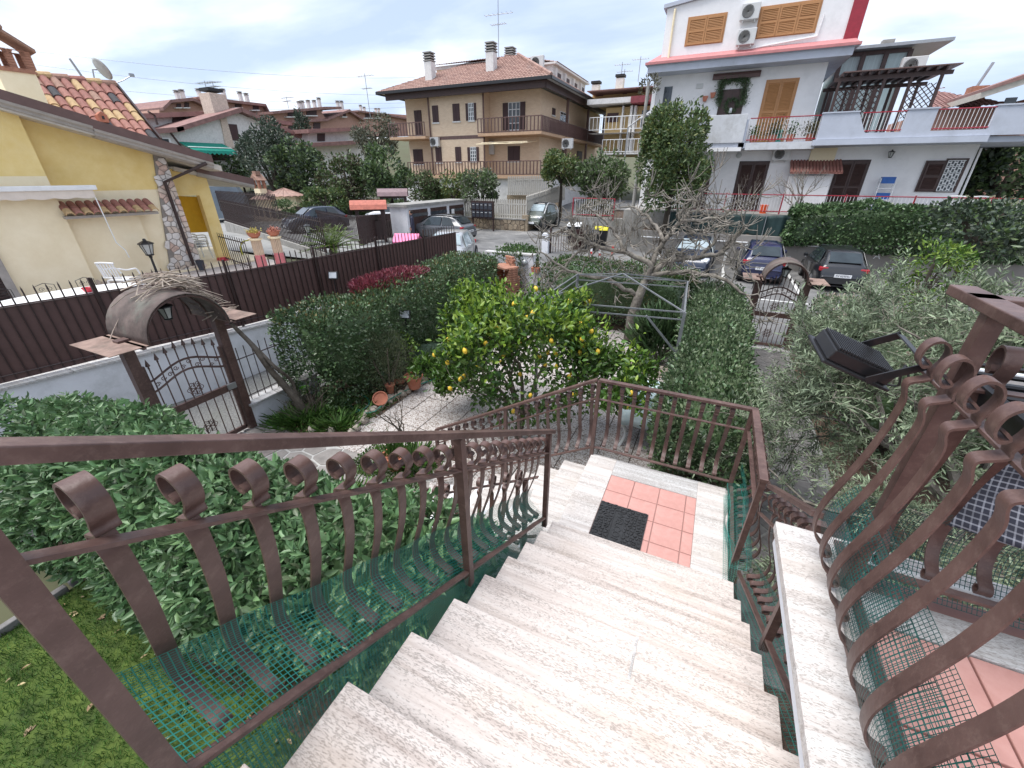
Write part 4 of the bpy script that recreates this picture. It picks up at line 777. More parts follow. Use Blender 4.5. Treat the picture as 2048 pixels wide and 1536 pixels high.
sl = MB(); [sl.box(-6.9, -3.75, -.45, -.42, .95 + .07 * k, .99 + .07 * k) for k in range(29)]; sl.build('louvres', 'dark_brown', yh, kind='stuff')
MB().box(-3.72, -3.55, -.46, -.36, .9, 3.1).build('window_frame', 'moulding', yh)
# roof slab, moulding, soffit
yo = -.62; b = MB(); b.prism([(-8, RK(-8)), (2.2, RK(2.2)), (2.2, RK(2.2) + .16), (-8, RK(-8) + .16)], yo, 7, ax=1); b.build('roof_slab', 'soffit', yh)
for (s0, s1, dz) in ((-8, -.75, .02), (-.75, 1.95, -.03)):
    P_ = []
    for s_ in (s0, s1): P_.append([(s_, yo - q[0], RK(s_) + dz + q[1]) for q in ((-.3, -.0), (-.05, -.0), (.0, .03), (.04, .05), (.045, .1), (.10, .14), (.12, .2))])
    b = MB(); b.grid(P_); solid(b.build('eave_moulding', 'moulding', yh, smooth=False), .01)
    b = MB(); b.prism([(s0, RK(s0) + dz + .2), (s1, RK(s1) + dz + .2), (s1, RK(s1) + dz + .42), (s0, RK(s0) + dz + .42)], yo - .13, yo - .1, ax=1); b.prism([(s0, RK(s0) + dz + .4), (s1, RK(s1) + dz + .4), (s1, RK(s1) + dz + .42), (s0, RK(s0) + dz + .42)], yo - .1, yo + .3, ax=1); b.build('copper_edge', 'copper_sheet', yh)
# lower porch roof, set back
RK2 = lambda s_: 4.45 - .235 * s_
y2 = .35
b = MB(); b.prism([(1.2, RK2(1.2) - .12), (3.55, RK2(3.55) - .12), (3.55, RK2(3.55)), (1.2, RK2(1.2))], y2, 5, ax=1); b.build('porch_roof', 'soffit', yh)
b = MB(); b.prism([(1.8, RK2(1.8) - .02), (3.6, RK2(3.6) - .02), (3.6, RK2(3.6) + .2), (1.8, RK2(1.8) + .2)], y2 - .06, y2 - .03, ax=1); b.prism([(1.8, RK2(1.8) + .18), (3.6, RK2(3.6) + .18), (3.6, RK2(3.6) + .2), (1.8, RK2(1.8) + .2)], y2 - .03, y2 + 4.5, ax=1); b.build('copper_edge', 'copper_sheet', yh)
b = MB(); b.grid([[(s_, y2 - q[0], RK2(s_) - .12 + q[1]) for q in ((-.1, -.02), (.02, .0), (.05, .06), (.05, .11))] for s_ in (1.8, 3.58)]); solid(b.build('eave_moulding', 'moulding', yh), .01)
# porch wall with opening
s1, z1 = HL(358, 392, .55); s2, z2 = HL(400, 395, .55); s3, _ = HL(412, 370, .55); sa = .8
b = MB(); b.box(sa, s2 + .0, .55, .8, z1, 4.1).box(s2, s3 + .08, .55, .8, .9, 3.95).box(sa, sa + .1, .55, .8, .9, z1); b.build('porch_wall', 'yellow_render', yh)
MB().box(-.5, 3.1, -.3, 5, .9, 1.07).build('porch_floor', 'cream_render', yh); MB().box(.8, 2.2, 4.8, 5, 1, 3.6).build('porch_back_wall', 'yellow_render', yh)
M('amber_canvas', (.58, .33, .015), r=.8, var=.06, bump=.1)
b = MB(); b.grid([[(sa + .2, .95, 3.3), (sa + .15, 1.0, 2.1)], [(s2 + .5, .9, 3.2), (s2 + .6, 1.3, 2.0)]]); solid(b.build('amber_blind', 'amber_canvas', yh), .02)
# stone cladding wedge with separate stones
M('stone_pink', (.56, .41, .34), r=.9, var=.25, sc=7, bump=.5); M('stone_white', (.66, .62, .58), r=.9, var=.15, sc=7, bump=.5); M('stone_tan', (.58, .48, .40), r=.9, var=.2, sc=7, bump=.5); M('stone_mortar', (.25, .225, .2), r=.95)
b = MB(); b.prism([(-.05, 1.0), (.9, 1.0), (.9, 4.42), (.62, 4.5)], -.06, -.0, ax=1); b.build('cladding_bed', 'stone_mortar', yh)
pl = []
for p, poly in voronoi(-.1, .9, 1.0, 4.45, .17, .018, 12, .9):
    if p[0] > -.02 + (p[1] - 1.0) * .185: pl.append((p, poly))
stones(pl, lambda u, v, h: (u, -.06 - h, v), 'stone', ['stone_pink', 'stone_white', 'stone_tan', 'stone_white'], yh, .03, .008)
pl = voronoi(-3.4, 1.0, .95, 1.16, .17, .018, 14, .9); stones(pl, lambda u, v, h: (u, -.17 - h, v), 'stone', ['stone_pink', 'stone_white', 'stone_tan'], yh, .03, .008)
# downpipe
sp_, zp_ = HL(329, 364, -.12); sq_, zq_ = HL(413, 325, -.75); sb_, zb_ = HL(392, 535, -.12)
b = MB(); b.tube([(sq_, -.75, zq_ - .02), (sp_, -.14, zp_), (sp_ + .0, -.14, 1.0)], .05, 8); b.build('downpipe', 'dark_brown', yh)
# awning box, scalloped valance, crank
M('cream_canvas', (.68, .60, .52), r=.85, var=.06, bump=.1)
sA, zA = HL(190, 374, -.6); b = MB(); b.box(-6.5, sA, -.75, -.42, zA - .07, zA + .05); b.build('awning_cassette', 'white_plastic', yh, bevel=.02)
P_ = []
for i in range(90): s_ = -6.5 + (sA + 6.4) * i / 89; P_.append([(s_, -.7, zA - .06), (s_, -.71, zA - .24 - .035 * abs(math.sin(i * .42)))])
solid(MB().grid(P_).build('awning_valance', 'cream_canvas', yh), .006)
q = [HL(*p, -.75) for p in ((190, 395), (232, 485), (250, 500), (258, 515))]; MB().tube([(a, -.78, z_) for a, z_ in q], .014, 5).build('crank_handle', 'white_plastic', yh)
# little tiled roof over the window
tile_me = None
def tile_mesh(mt, w=.2, l=.34, r_=.5):
    P_ = []
    for i in range(7):
        a = math.pi * i / 6; P_.append([(-w / 2 * math.cos(a), -l, .02 + w * r_ * .8 * math.sin(a)), (-w / 2 * math.cos(a) * .85, 0, w * r_ * .8 * math.sin(a))])
    b = MB(); b.grid(P_); P_ = [[(p[0] * .86, p[1], p[2] - .018) for p in row] for row in P_]; b.grid([r__[::-1] for r__ in P_]); o = 0
    for i in range(6): b.f.append((i * 2, (i + 1) * 2, 14 + (i + 1) * 2 + 1, 14 + i * 2 + 1)); b.m.append(0)
    return b.mesh('roof_tile', mt)
TME = [tile_mesh(t_) for t_ in TM]
mr_ = put(None, 'window_roof', yh, (-2.05, -.16, 3.2)); MB().box(0, 2.1, -.42, 0, -.34, -.27).build('ledge', 'moulding', mr_)
for i in range(11):
    for j in range(2): put(TME[(i * 3 + j * 2) % 6], 'roof_tile', mr_, (.1 + .19 * i, -.02 - .22 * j, .03 - .12 * j), (R(30), 0, 0))
# upper roof slope facing the viewer, individually laid barrel tiles
yr1, yr0 = 4.2, 2.2; rl = HL(60, 147, yr1); rr_ = HL(236, 180, yr1); lr = HL(285, 268, yr0)
zr, zl = (rl[1] + rr_[1]) / 2, lr[1] - .15; S0, S1 = rl[0] - 1.6, rr_[0]
tr_ = put(None, 'tiled_roof', yh); sl_ = math.atan2(zr - zl, yr1 - yr0); Ls = math.hypot(zr - zl, yr1 - yr0); b = MB(); b.grid([[(S0, yr0, zl - .03), (S0, yr1, zr - .03)], [(S1, yr0, zl - .03), (S1, yr1, zr - .03)]]); solid(b.build('roof_bed', 'tile0', tr_), .08)
nc = 15; nr = 6
for i in range(nc):
    for j in range(nr):
        t = (j + 1) / nr; put(rnd.choice(TME), 'roof_tile', tr_, (S0 + (i + .5) * (S1 - S0) / nc, yr0 + (yr1 - yr0) * t, zl + (zr - zl) * t), (sl_, 0, 0), scale=((S1 - S0) / nc / .2, Ls / nr / .3, 1.3))
for i in range(9): MB().tube([(0, 0, 0), ((S1 - S0) / 9 * 1.06, 0, .02)], [.11, .13], 10).build('ridge_tile', TM[(i * 2) % 6], tr_, (S0 + (S1 - S0) / 9 * i, yr1 + .05, zr + .06))
b = MB(); b.bar((S1 + .04, yr0 - .1, zl), (S1 + .04, yr1 + .05, zr + .05), .06, .16); b.build('verge_trim', 'dark_brown', tr_)
sv = HL(203, 238, 2.6); MB().prism([(-.12, 0), (.12, 0), (.12, .2), (0, .3), (-.12, .2)], -.15, .15, ax=1).build('vent_tile', 'terracotta_pot', tr_, (sv[0], 2.55, sv[1] - .1)); MB().box(-.03, .03, -.16, -.14, .08, .17).build('vent_hole', 'rubber', tr_, (sv[0], 2.55, sv[1] - .1))
# chimney with arched vents
M('brick_red', (.36, .17, .11), r=.9, var=.3, sc=9, bump=.5, dirt=(.12, .09, .08), dsc=4)
cs, cz = HL(38, 148, 2.3); ch = put(None, 'chimney', yh, (cs - .1, 2.3, cz)); b = MB()
b.box(-.38, .38, -.3, .3, -.9, -.0); b.build('chimney_base', 'cream_render', ch)
for k in range(2): MB().box(-.42 + .03 * k, .42 - .03 * k, -.34, .34, .0 + .05 * k, .05 + .05 * k).build('brick_course', 'brick_red', ch)
for sx, w_ in ((-.34, .1), (-.0, .08), (.34, .1)):
    for sy in (-.26, .26): 
        for k in range(7): MB().box(-w_, w_, -.05, .05, 0, .055).build('brick', 'brick_red', ch, (sx, sy, .1 + .06 * k), bevel=.004)
for sy in (-.31, .21):
    for sx in (-.17, .17):
        b = MB(); P_ = [(-.16, .24)] + [(-.09 * math.cos(math.pi * i / 8), .10 + .09 * math.sin(math.pi * i / 8) + .05) for i in range(9)] + [(.16, .24)]; b.prism([( -.16, .24), (-.16, .1), (-.09, .1)] + P_[1:-1] + [(.09, .1), (.16, .1), (.16, .24)], 0, .1, ax=1); b.build('arch', 'brick_red', ch, (sx, sy, .28))
b = MB(); b.prism([(-.55, .5), (0, .88), (.55, .5), (.55, .57), (0, .96), (-.55, .57)], -.45, .45, ax=1); b.build('chimney_roof', 'tile4', ch); MB().tube([(-.0, -.45, .97), (0, .45, .97)], .09, 8).build('ridge_tile', 'tile4', ch); MB().lathe([(.1, .9), (.12, 1.1), (.2, 1.2), (.1, 1.3), (.14, 1.45), (.02, 1.55)], 9).build('finial', 'tile4', ch, (-.2, 0, 0))
# satellite dish
M('dish_grey', (.45, .47, .46), r=.5, bump=0); ds, dz = HL(196, 168, 4.3); sd_ = thing('satellite_dish', 'grey satellite dish on the ridge of the yellow house', 'satellite dish', HP + Vector((ds * HC - 4.3 * HS, ds * HS + 4.3 * HC, dz)), HA)
MB().tube([(-.32, 0, -.1), (-.34, 0, .1), (-.5, 0, .62)], .035, 6).tube([(-.33, 0, .12), (-.05, 0, .12), (0, 0, .4), (.12, 0, .42)], .025, 6).build('mast', 'galv', sd_)
P_ = []
for i in range(6):
    rr = .32 * i / 5; P_.append([(rr * math.cos(2 * math.pi * k / 20), rr * math.sin(2 * math.pi * k / 20) * 1.08, rr * rr * .35) for k in range(20)])
o = MB().grid(P_, closed=True).build('dish', 'dish_grey', sd_, (.25, 0, .45), (0, R(62), R(8)), smooth=True); solid(o, .015)
MB().tube([(.42, 0, .05), (.75, 0, .2), (1.05, 0, .38)], .018, 5).box(1.0, 1.14, -.05, .05, .36, .45).build('feed_arm', 'galv', sd_)
# terrace furniture and lamps (beyond the slatted fence)
def HW(s_, y_, z_=0): return Vector((HP.x + s_ * HC - y_ * HS, HP.y + s_ * HS + y_ * HC, z_))
yt = MB(); M('terrace_floor', (.46, .41, .38), r=.8, var=.1, sc=3); yt.box(-9, 3.1, -7.6, -.0, .6, 1.02); o = yt.build('yellow_house_terrace', 'terrace_floor', None, HP, (0, 0, HA), kind='structure')
def lamp_post(label, loc, h, s=1.5):
    t = thing('lamp_post', label, 'lamp post', loc); MB().lathe([(.06, 0), (.06, .1), (.035, .16), (.03, h - .1), (.05, h - .05), (.02, h)], 10).build('pole', 'black_metal', t, smooth=False); lantern(t, (0, 0, h + .03), s); return t
p = U(318, 556, z=1.02); q_ = U(293, 490, y=p.y); lamp_post('dark lamp post with glass lantern in front of the yellow house wall', p, q_.z - p.z - .30, 1.9)
def chair(label, loc, rz, s=1.):
    t = thing('plastic_chair', label, 'chair', loc, rz); t.scale = (s,) * 3
    MB().box(-.23, .23, -.2, .22, .40, .43).build('seat', 'white_plastic', t, bevel=.01)
    P_ = [( .25 * math.sin(a), .24 + .06 * math.cos(a) + .05, ) for a in np.linspace(-1.3, 1.3, 9)]
    b = MB(); b.tube([(p_[0], p_[1], .84 + .03 * math.cos(p_[0] * 5)) for p_ in P_], .022, 6); b.tube([(p_[0], p_[1] - .05, .5) for p_ in P_], .02, 6); b.build('back_rim', 'white_plastic', t)
    for i in range(7): a = np.linspace(-1.0, 1.0, 7)[i]; MB().bar((.24 * math.sin(a), .24 + .05 * math.cos(a), .48), (.25 * math.sin(a), .29 + .06 * math.cos(a), .84), .035, .012, up=(0, 1, 0)).build('back_slat', 'white_plastic', t)
    for sx in (-1, 1):
        MB().tube(bez([(sx * .25, .26, .72), (sx * .29, .1, .66), (sx * .28, -.15, .64), (sx * .26, -.22, .5)]), .018, 6).build('armrest', 'white_plastic', t)
        for sy in (-.19, .21): MB().tube([(sx * .22, sy, .41), (sx * .26, sy * 1.15, 0)], [.025, .02], 6).build('leg', 'white_plastic', t)
    return t
p = U(270, 605, z=1.02); c0 = chair('white slatted plastic armchair beside the round table under the lamp', U(262, 590, z=1.05), R(200), 1.05)
pc = HW(1.6, 1.6, 1.07)
for k in range(3): dup(c0, pc + Vector((0, 0, .09 * k)), HA + R(100), label=['lowest', 'middle', 'topmost'][k] + ' white plastic chair of the stack in the porch', group='stacked porch chairs')
tb = thing('round_table', 'long white stone table in front of the yellow house', 'table', U(135, 588, z=1.62) - Vector((0, 0, .62)), HA)
MB().lathe([(.0, .58), (.98, .58), (1.0, .60), (.98, .62), (0, .62)], 28).build('table_top', 'white_plastic', tb, scale=(1.25, .62, 1)); [MB().lathe([(.12, 0), (.07, .1), (.07, .5), (.14, .58)], 8).build('table_leg', 'cream_render', tb, (sx, 0, 0)) for sx in (-.6, .6)]
M('red_bowl', (.5, .02, .04), r=.4, bump=0); MB().lathe([(.07, 0), (.1, .08), (.11, .09), (.09, .07), (.05, .01)], 14).build('red_bowl', 'red_bowl', None, U(178, 583, z=1.63), label='small red bowl with white pattern on the long stone table', cat='bowl')
def iron_chair(label, loc, rz):
    t = thing('iron_chair', label, 'chair', loc, rz); t.scale = (.75,) * 3; b = MB(); b.lathe([(.2, .42), (.2, .44)], 16); b.build('seat', 'black_metal', t)
    b = MB(); b.tube([(-.22, .2, .42), (-.22, .24, .85), (0, .25, .92), (.22, .24, .85), (.22, .2, .42)], .01, 5); [scroll2(b, (x, .24, .74), .07, s_, 0, 0) for x, s_ in ((-.09, 1), (.09, -1))]; b.build('backrest', 'black_metal', t)
    for a in range(4): MB().tube([(.15 * math.cos(a * 1.57 + .78), .15 * math.sin(a * 1.57 + .78), .42), (.22 * math.cos(a * 1.57 + .78), .22 * math.sin(a * 1.57 + .78), 0)], .009, 5).build('leg', 'black_metal', t)
for i, (px_, py_) in enumerate(((110, 606), (190, 590), (22, 620))): iron_chair(['scrolled iron chair behind the left end of the stone table', 'scrolled iron chair behind the middle of the stone table', 'scrolled iron chair by the dark shutter'][i], U(px_, py_ + 30, z=1.03) + Vector((-.3, .2, 0)), HA)
# broom, dark bin, red dustpan
M('bin_dark', (.03, .035, .05), r=.5, bump=0); MB().lathe([(.09, 0), (.12, .3), (.125, .31), (.1, .3), (.08, .02)], 12).build('small_bin', 'bin_dark', None, U(405, 540, z=1.06), label='small dark bin at the foot of the stone corner', cat='bin')
bp = thing('broom', 'broom with red dustpan leaning on the porch pillar', 'broom', U(446, 522, z=1.05)); MB().tube([(0, 0, .1), (-.1, .15, 1.1)], .012, 5).build('handle', 'bark', bp); MB().prism([(-.2, 0), (.2, 0), (.12, .14), (-.12, .14)], -.1, .1, ax=1).build('dustpan', 'red_bowl', bp)
# planter columns and bowls
M('column_cream', (.62, .47, .34), r=.85, var=.1, sc=9, bump=.4); M('column_pink', (.60, .19, .20), r=.85, var=.1, sc=12, bump=.4); M('flower_yellow', (.5, .42, .12), r=.6, island=.4, bump=0); M('flower_red', (.42, .17, .12), r=.6, island=.4, bump=0)
for i, (px_, py_, tp_) in enumerate(((530, 527, 478), (567, 522, 485))):
    p = U(px_ - 4, py_ + 8, z=1.02); p.z = 0.95; hh_ = 1.0
    t = thing('planter_column', ('cream and pink planter column carrying the yellow flower bowl', 'cream and pink planter column carrying the reddish flower bowl')[i], 'column', p)
    MB().lathe([(.17, 0), (.155, .52)], 16).build('lower_shaft', 'column_pink', t); b = MB()
    for k in range(16): a = 2 * math.pi * k / 16; b.tube([(.135 * math.cos(a), .135 * math.sin(a), .5), (.135 * math.cos(a), .135 * math.sin(a), .98)], .026, 5)
    b.build('fluted_shaft', 'column_cream', t); MB().lathe([(.15, .98), (.21, 1.0), (.22, 1.05), (.1, 1.06)], 18).build('capital', 'cream_render', t)
    w_ = thing('flower_bowl', ('terracotta bowl of yellow flowers on the left planter column', 'terracotta bowl of faded red succulents on the right planter column')[i], 'plant pot', p + Vector((0, 0, 1.06)))
    MB().lathe([(.09, 0), (.17, .06), (.21, .16), (.22, .18), (.19, .17), (.02, .15)], 18).build('bowl', 'terracotta_pot', w_); n_ = 260
    P_ = NR.normal(0, .09, (n_, 3)) * [1, 1, .45] + [0, 0, .2]; leaves('flowers', P_, NR.normal(0, 1, (n_, 3)) + [0, 0, .6], .06, .035, ('flower_yellow', 'flower_red')[i], w_)
M('hose_yellow', (.5, .5, .05), r=.5, bump=0); q = [U(a, b_, y=U(512, 520, z=1.0).y + .3) for a, b_ in ((498, 480), (484, 485), (482, 500), (490, 518), (500, 525), (510, 522))]; MB().tube(bez(q), .025, 6).build('garden_hose', 'hose_yellow', None, smooth=True, label='yellow garden hose hanging in a loop on the railing by the planter columns', cat='hose')
# sago palm and second lamp
p = U(668, 512, z=.85); sg = thing('sago_palm', 'sago palm with arching pinnate fronds behind the slatted fence', 'palm', p); MB().lathe([(.16, 0), (.17, .25), (.08, .34)], 10).build('trunk', 'bark', sg)
PP, DD, LL = [], [], []; b = MB()
for k in range(44):
    a = k * 2.4; el = R(70 - 62 * (k / 44)) ; L_ = 1.35; pts = []
    for t in np.linspace(0, 1, 12):
        r_ = L_ * t; pts.append(Vector((math.cos(a) * r_ * math.cos(el), math.sin(a) * r_ * math.cos(el), .3 + r_ * math.sin(el) - .35 * t * t)))
    b.tube(pts, [.012] * 6 + [.007] * 6, 4)
    for i in range(1, 12):
        d_ = (pts[i] - pts[i - 1]).normalized(); sd2 = d_.cross(Vector((0, 0, 1))).normalized()
        for q2 in (0, .5):
            for sg_ in (1, -1): PP.append((pts[i - 1].lerp(pts[i], q2))[:]); DD.append((d_ * .6 + sd2 * sg_ + Vector((0, 0, .25)))[:])
b.build('frond_ribs', 'lemon_leaf', sg); M('sago_leaf', (.07, .13, .02), r=.4, island=.3, bump=0, c2=(.16, .22, .04)); leaves('fronds', np.array(PP), np.array(DD), .17, .018, 'sago_leaf', sg, fold=.05)
p = U(627, 512, z=.85); q_ = U(621, 460, y=p.y); lamp_post('grey lamp post with lantern left of the sago palm', p, q_.z - p.z - .12, 1.5)
p = U(824, 462, z=.85); q_ = U(822, 440, y=p.y); lamp_post('grey lamp post with lantern beside the pink toy house', Vector((p.x, p.y, .6)), q_.z - .6, 1.5)
# iron picket fence and low wall along the yard ramp
def pfence(label, A, B, h, sp, mat='dark_brown', wall=0, name='picket_fence', wallmat='concrete', pw=.012, group=None, tipz=.08, step=1):
    A, B = Vector(A), Vector(B); t = thing(name, label, 'fence', A, 0, group); L_ = (B - A).length; n = int(L_ / sp); pm = MB().box(-pw, pw, -pw, pw, 0, h).mesh('picket', mat); rz = math.atan2(B.y - A.y, B.x - A.x)
    for k in range(n + 1): put(pm, 'picket', t, (B - A) * (k / n) + Vector((0, 0, wall)), (0, 0, rz))
    for hz in (wall + .12, wall + h - tipz - .05): MB().bar((0, 0, hz), (B - A) + Vector((0, 0, hz)), .02, .035).build('rail', mat, t)
    if wall: MB().bar((0, 0, wall / 2 - .3), (B - A) + Vector((0, 0, wall / 2 - .3)), .2, wall + .6).build('base_wall', wallmat, t)
    return t
pfence('tall iron picket fence on a low concrete wall along the yard ramp', U(452, 446, z=1.15) , U(655, 512, z=1.0), 1.3, .19, wall=.12, pw=.018)
pfence('iron railing at the edge of the yellow house porch', U(447, 520, z=1.05), U(505, 540, z=1.05), 1.0, .2, pw=.009)
pfence('dark iron fence with posts in front of the tarpaulin shed', U(425, 420, z=1.3), U(560, 438, z=1.3), 1.5, .24, pw=.025)
# ---------------- white villa on the right ----------------
def V(a, b_, y): return U(1250 + a / 2.56, b_ / 2.56, y=y)
M('villa_white', (.82, .81, .81), r=.9, var=.05, sc=1.2, bump=.15, bsc=20, dirt=(.50, .50, .50), dsc=.9, damt=.35)
M('villa_grey', (.47, .50, .57), r=.85, var=.06, sc=1.5, bump=.1, dirt=(.28, .29, .31), dsc=1.0, damt=.4)
M('stained_white', (.60, .61, .63), r=.9, var=.08, sc=2, dirt=(.34, .33, .31), dsc=1.3, damt=.7)
M('pink_trim', (.50, .20, .20), r=.7, var=.1, bump=.1); M('red_paint', (.30, .018, .035), r=.45, var=.15, sc=8, bump=.05); M('red_roof', (.22, .045, .055), r=.7, var=.2, sc=4)
M('wood_orange', (.44, .215, .085), r=.55, var=.12, sc=6, bump=.1, stretch=(1, 1, 6)); M('wood_dark', (.055, .028, .024), r=.5, var=.2, sc=6, bump=.1)
glass('window_glass', (.05, .06, .07), .08); M('ac_grey', (.58, .58, .57), r=.5, var=.05, bump=0)
def wbox(name, a, b_, c, d, y, dep, mat, par, bevel=0, out=0, kind=None):
    """box whose front lies on plane y, corners surveyed from (a,b)-(c,d)"""
    p, q = V(a, b_, y), V(c, d, y); x0, x1 = sorted((p.x, q.x)); z0, z1 = sorted((p.z, q.z)); cx, cz_ = (x0 + x1) / 2, (z0 + z1) / 2
    return MB().box(x0 - cx, x1 - cx, 0, dep, z0 - cz_, z1 - cz_).build(name, mat, par, (cx, y, cz_), bevel=bevel, kind=kind), (x0, x1, z0, z1)
def shutter(par, x0, x1, z0, z1, y, mat, leaves_=2, name='shutter', closed=True, lv=.055):
    MB().box(x0 - .06, x1 + .06, -.02, .03, z0 - .03, z1 + .06).build('frame', mat, put(None, name, par, (0, y, 0)) if False else par, (0, y, 0))
    for k in range(leaves_):
        a, c = x0 + (x1 - x0) * k / leaves_, x0 + (x1 - x0) * (k + 1) / leaves_; w = c - a; h = z1 - z0; s = put(None, name, par, (a, y - .06, z0)); b = MB()
        for q in ((.01, .07), (w - .07, w - .01)): b.box(q[0], q[1], 0, .04, 0, h)
        for q in ((0, .08), (h / 2 - .04, h / 2 + .04), (h - .08, h)): b.box(.07, w - .07, 0, .04, *q)
        b.build('shutter_frame', mat, s, kind='stuff'); l = MB(); z = .1
        while z < h - .12:
            if abs(z - h / 2) > .05: l.add([(.07, .005, z), (w - .07, .005, z), (w - .07, .035, z + lv * .75), (.07, .035, z + lv * .75)], [(0, 1, 2, 3)]).add([(.07, .005, z), (w - .07, .005, z), (w - .07, .012, z - .012), (.07, .012, z - .012)], [(0, 3, 2, 1)])
            z += lv
        l.build('louvres', mat, s, kind='stuff')
def ac_unit(par, x, y, z, w=.8, h=.55, face=-1, axis='y'):
    u = put(None, 'air_conditioner', par, (x, y, z), (0, 0, 0 if axis == 'y' else R(90))); MB().box(-w / 2, w / 2, -.28, 0, 0, h).build('casing', 'ac_grey', u, bevel=.02)
    MB().lathe([(.0, 0), (h * .38, 0), (h * .40, .012), (.0, .012)], 20).build('fan_grille', 'black_metal', u, (-w * .12, -.285, h / 2), (R(90), 0, 0)); b = MB()
    for k in range(4): b.lathe([(h * (.1 + .08 * k), .013), (h * (.1 + .08 * k) + .008, .02), (h * (.1 + .08 * k) + .012, .013)], 20)
    b.build('grille_rings', 'ac_grey', u, (-w * .12, -.285, h / 2), (R(90), 0, 0)); MB().box(-w * .35, -w * .3, -.25, 0, -.08, 0).box(w * .3, w * .35, -.25, 0, -.08, 0).build('bracket', 'ac_grey', u); return u
vl = thing('white_villa', 'white and grey two storey villa with red railings and wooden shutters', 'house'); Y0 = 23.4; YB = 22.2
FZ = 2.28; x0 = V(172, 430, Y0).x - .2; xr = V(1800, 765, Y0).x; xu = V(1040, 330, Y0).x
MB().box(x0, xr, Y0, Y0 + 8, FZ - .5, 5.2).build('ground_floor_wall', 'villa_white', vl); MB().box(x0, xu, Y0, Y0 + 8, 5.2, 8.3).build('first_floor_wall', 'villa_white', vl)
MB().box(x0 - 0, x0 + .18, Y0 - .35, Y0, 5.4, 8.0).build('wall_pier', 'villa_white', vl); wbox('narrow_window', 203, 445, 222, 600, Y0 - .02, .06, 'window_glass', vl)
# eave band
p, q = V(100, 385, 22.3), V(1195, 262, 22.3); t_, t2_ = V(98, 340, 22.3), V(1205, 222, 22.3)
MB().box(p.x, q.x, 22.3, Y0 + 9, (p.z + q.z) / 2 + .28, (t_.z + t2_.z) / 2).build('eave_band', 'villa_grey', vl, bevel=.02); MB().box(p.x + .1, q.x - .15, 22.4, Y0 + 9, (p.z + q.z) / 2, (p.z + q.z) / 2 + .29).build('eave_soffit', 'villa_grey', vl)
EZ = (t_.z + t2_.z) / 2; MB().box(p.x - .02, q.x + .03, 22.25, 22.5, EZ, EZ + .10).build('pink_flashing', 'pink_trim', vl); b = MB(); b.prism([(p.x, EZ + .1), (q.x, EZ + .1), (q.x - .9, EZ + .9), (p.x + .9, EZ + .9)], 22.5, 30, ax=1)
b = MB(); b.add([(p.x, 22.3, EZ + .08), (q.x, 22.3, EZ + .08), (q.x, 31, EZ + .08), (p.x, 31, EZ + .08), (p.x + 1.5, 24.5, EZ + 1.3), (q.x - .8, 24.5, EZ + 1.3), (q.x - .8, 31, EZ + 1.3), (p.x + 1.5, 31, EZ + 1.3)], [(0, 1, 5, 4), (1, 2, 6, 5), (0, 4, 7, 3), (4, 5, 6, 7)]); b.build('lower_roof', 'pink_trim', vl)
# attic
YA_ = 22.75; aL = V(200, 180, YA_).x; aR = V(1145, 100, YA_).x; zt0 = V(215, 45, YA_).z; zt1 = zt0 + .38; zb = EZ + .05
b = MB(); b.prism([(aL, zb), (aR, zb), (aR, zt1), (aL + 3.2, zt1), (aL, zt0)], YA_, YA_ + 6, ax=1); b.build('attic_wall', 'villa_white', vl)
b = MB(); b.prism([(aL - .15, zt0), (aL + 3.2, zt1), (aR + .15, zt1), (aR + .15, zt1 + .12), (aL + 3.2, zt1 + .12), (aL - .15, zt0 + .14)], YA_ - .12, YA_ + 6.1, ax=1); b.build('attic_roof_edge', 'villa_grey', vl)
MB().tube([(aL + .35, YA_ - .08, zb), (aL + .35, YA_ - .08, zt0 - .1), (aL + .35, YA_ + .1, zt0)], .045, 8).build('downpipe', 'cream_render', vl); MB().box(aR, aR + .5, YA_ - .05, YA_ + 5, zb, zt1).build('red_side', 'red_paint', vl)
MB().tube([(aR - .9, YA_ - .05, zt0 - .9), (aR - .95, YA_ - .05, zb + .45), (aL + 3.3, YA_ - .05, zb + .22)], .03, 6).build('pipe', 'villa_white', vl)
for (a, b_, c, d, n_) in ((335, 90, 490, 225, 2), (708, 30, 960, 180, 3)):
    p, q = V(a, (b_ + 0), YA_), V(c, d, YA_); p2 = V(a, d, YA_); shutter(vl, min(p.x, q.x) - .02, max(p.x, q.x), V((a + c) / 2, d - 2, YA_).z, V((a + c) / 2, b_ - 4, YA_).z, YA_, 'wood_orange', n_)
for (a, b_) in ((632, 112), (612, 238)): p = V(a, b_, YA_); ac_unit(vl, p.x, YA_ - .06, p.z, .72, .56)
# first floor openings
p, q = V(482, 470, Y0), V(600, 580, Y0); xd0, xd1 = V(490, 525, Y0).x, V(597, 525, Y0).x; dz0 = V(540, 583, Y0).z; dz1 = V(540, 468, Y0).z; FB = 5.28
MB().box(xd0 - .08, xd1 + .08, Y0 - .03, Y0 + .05, FB, dz1 + .08).build('door_frame', 'wood_dark', vl); 
for k in range(2):
    dd = put(None, 'door', vl, (xd0 + (xd1 - xd0) / 2 * k, Y0 - .06, FB)); w = (xd1 - xd0) / 2; MB().box(0.01, w - .01, 0, .04, 0, dz1 - FB).build('door_leaf', 'wood_dark', dd); [MB().box(.08, w - .08, -.02, 0, z_, z_ + h_).build('door_panel', 'wood_dark', dd, bevel=.01) for z_, h_ in ((.15, .55), (.85, .75))]
shutter(vl, V(712, 500, Y0).x, V(862, 500, Y0).x, FB + .05, V(805, 412, Y0).z, Y0, 'wood_orange', 2)
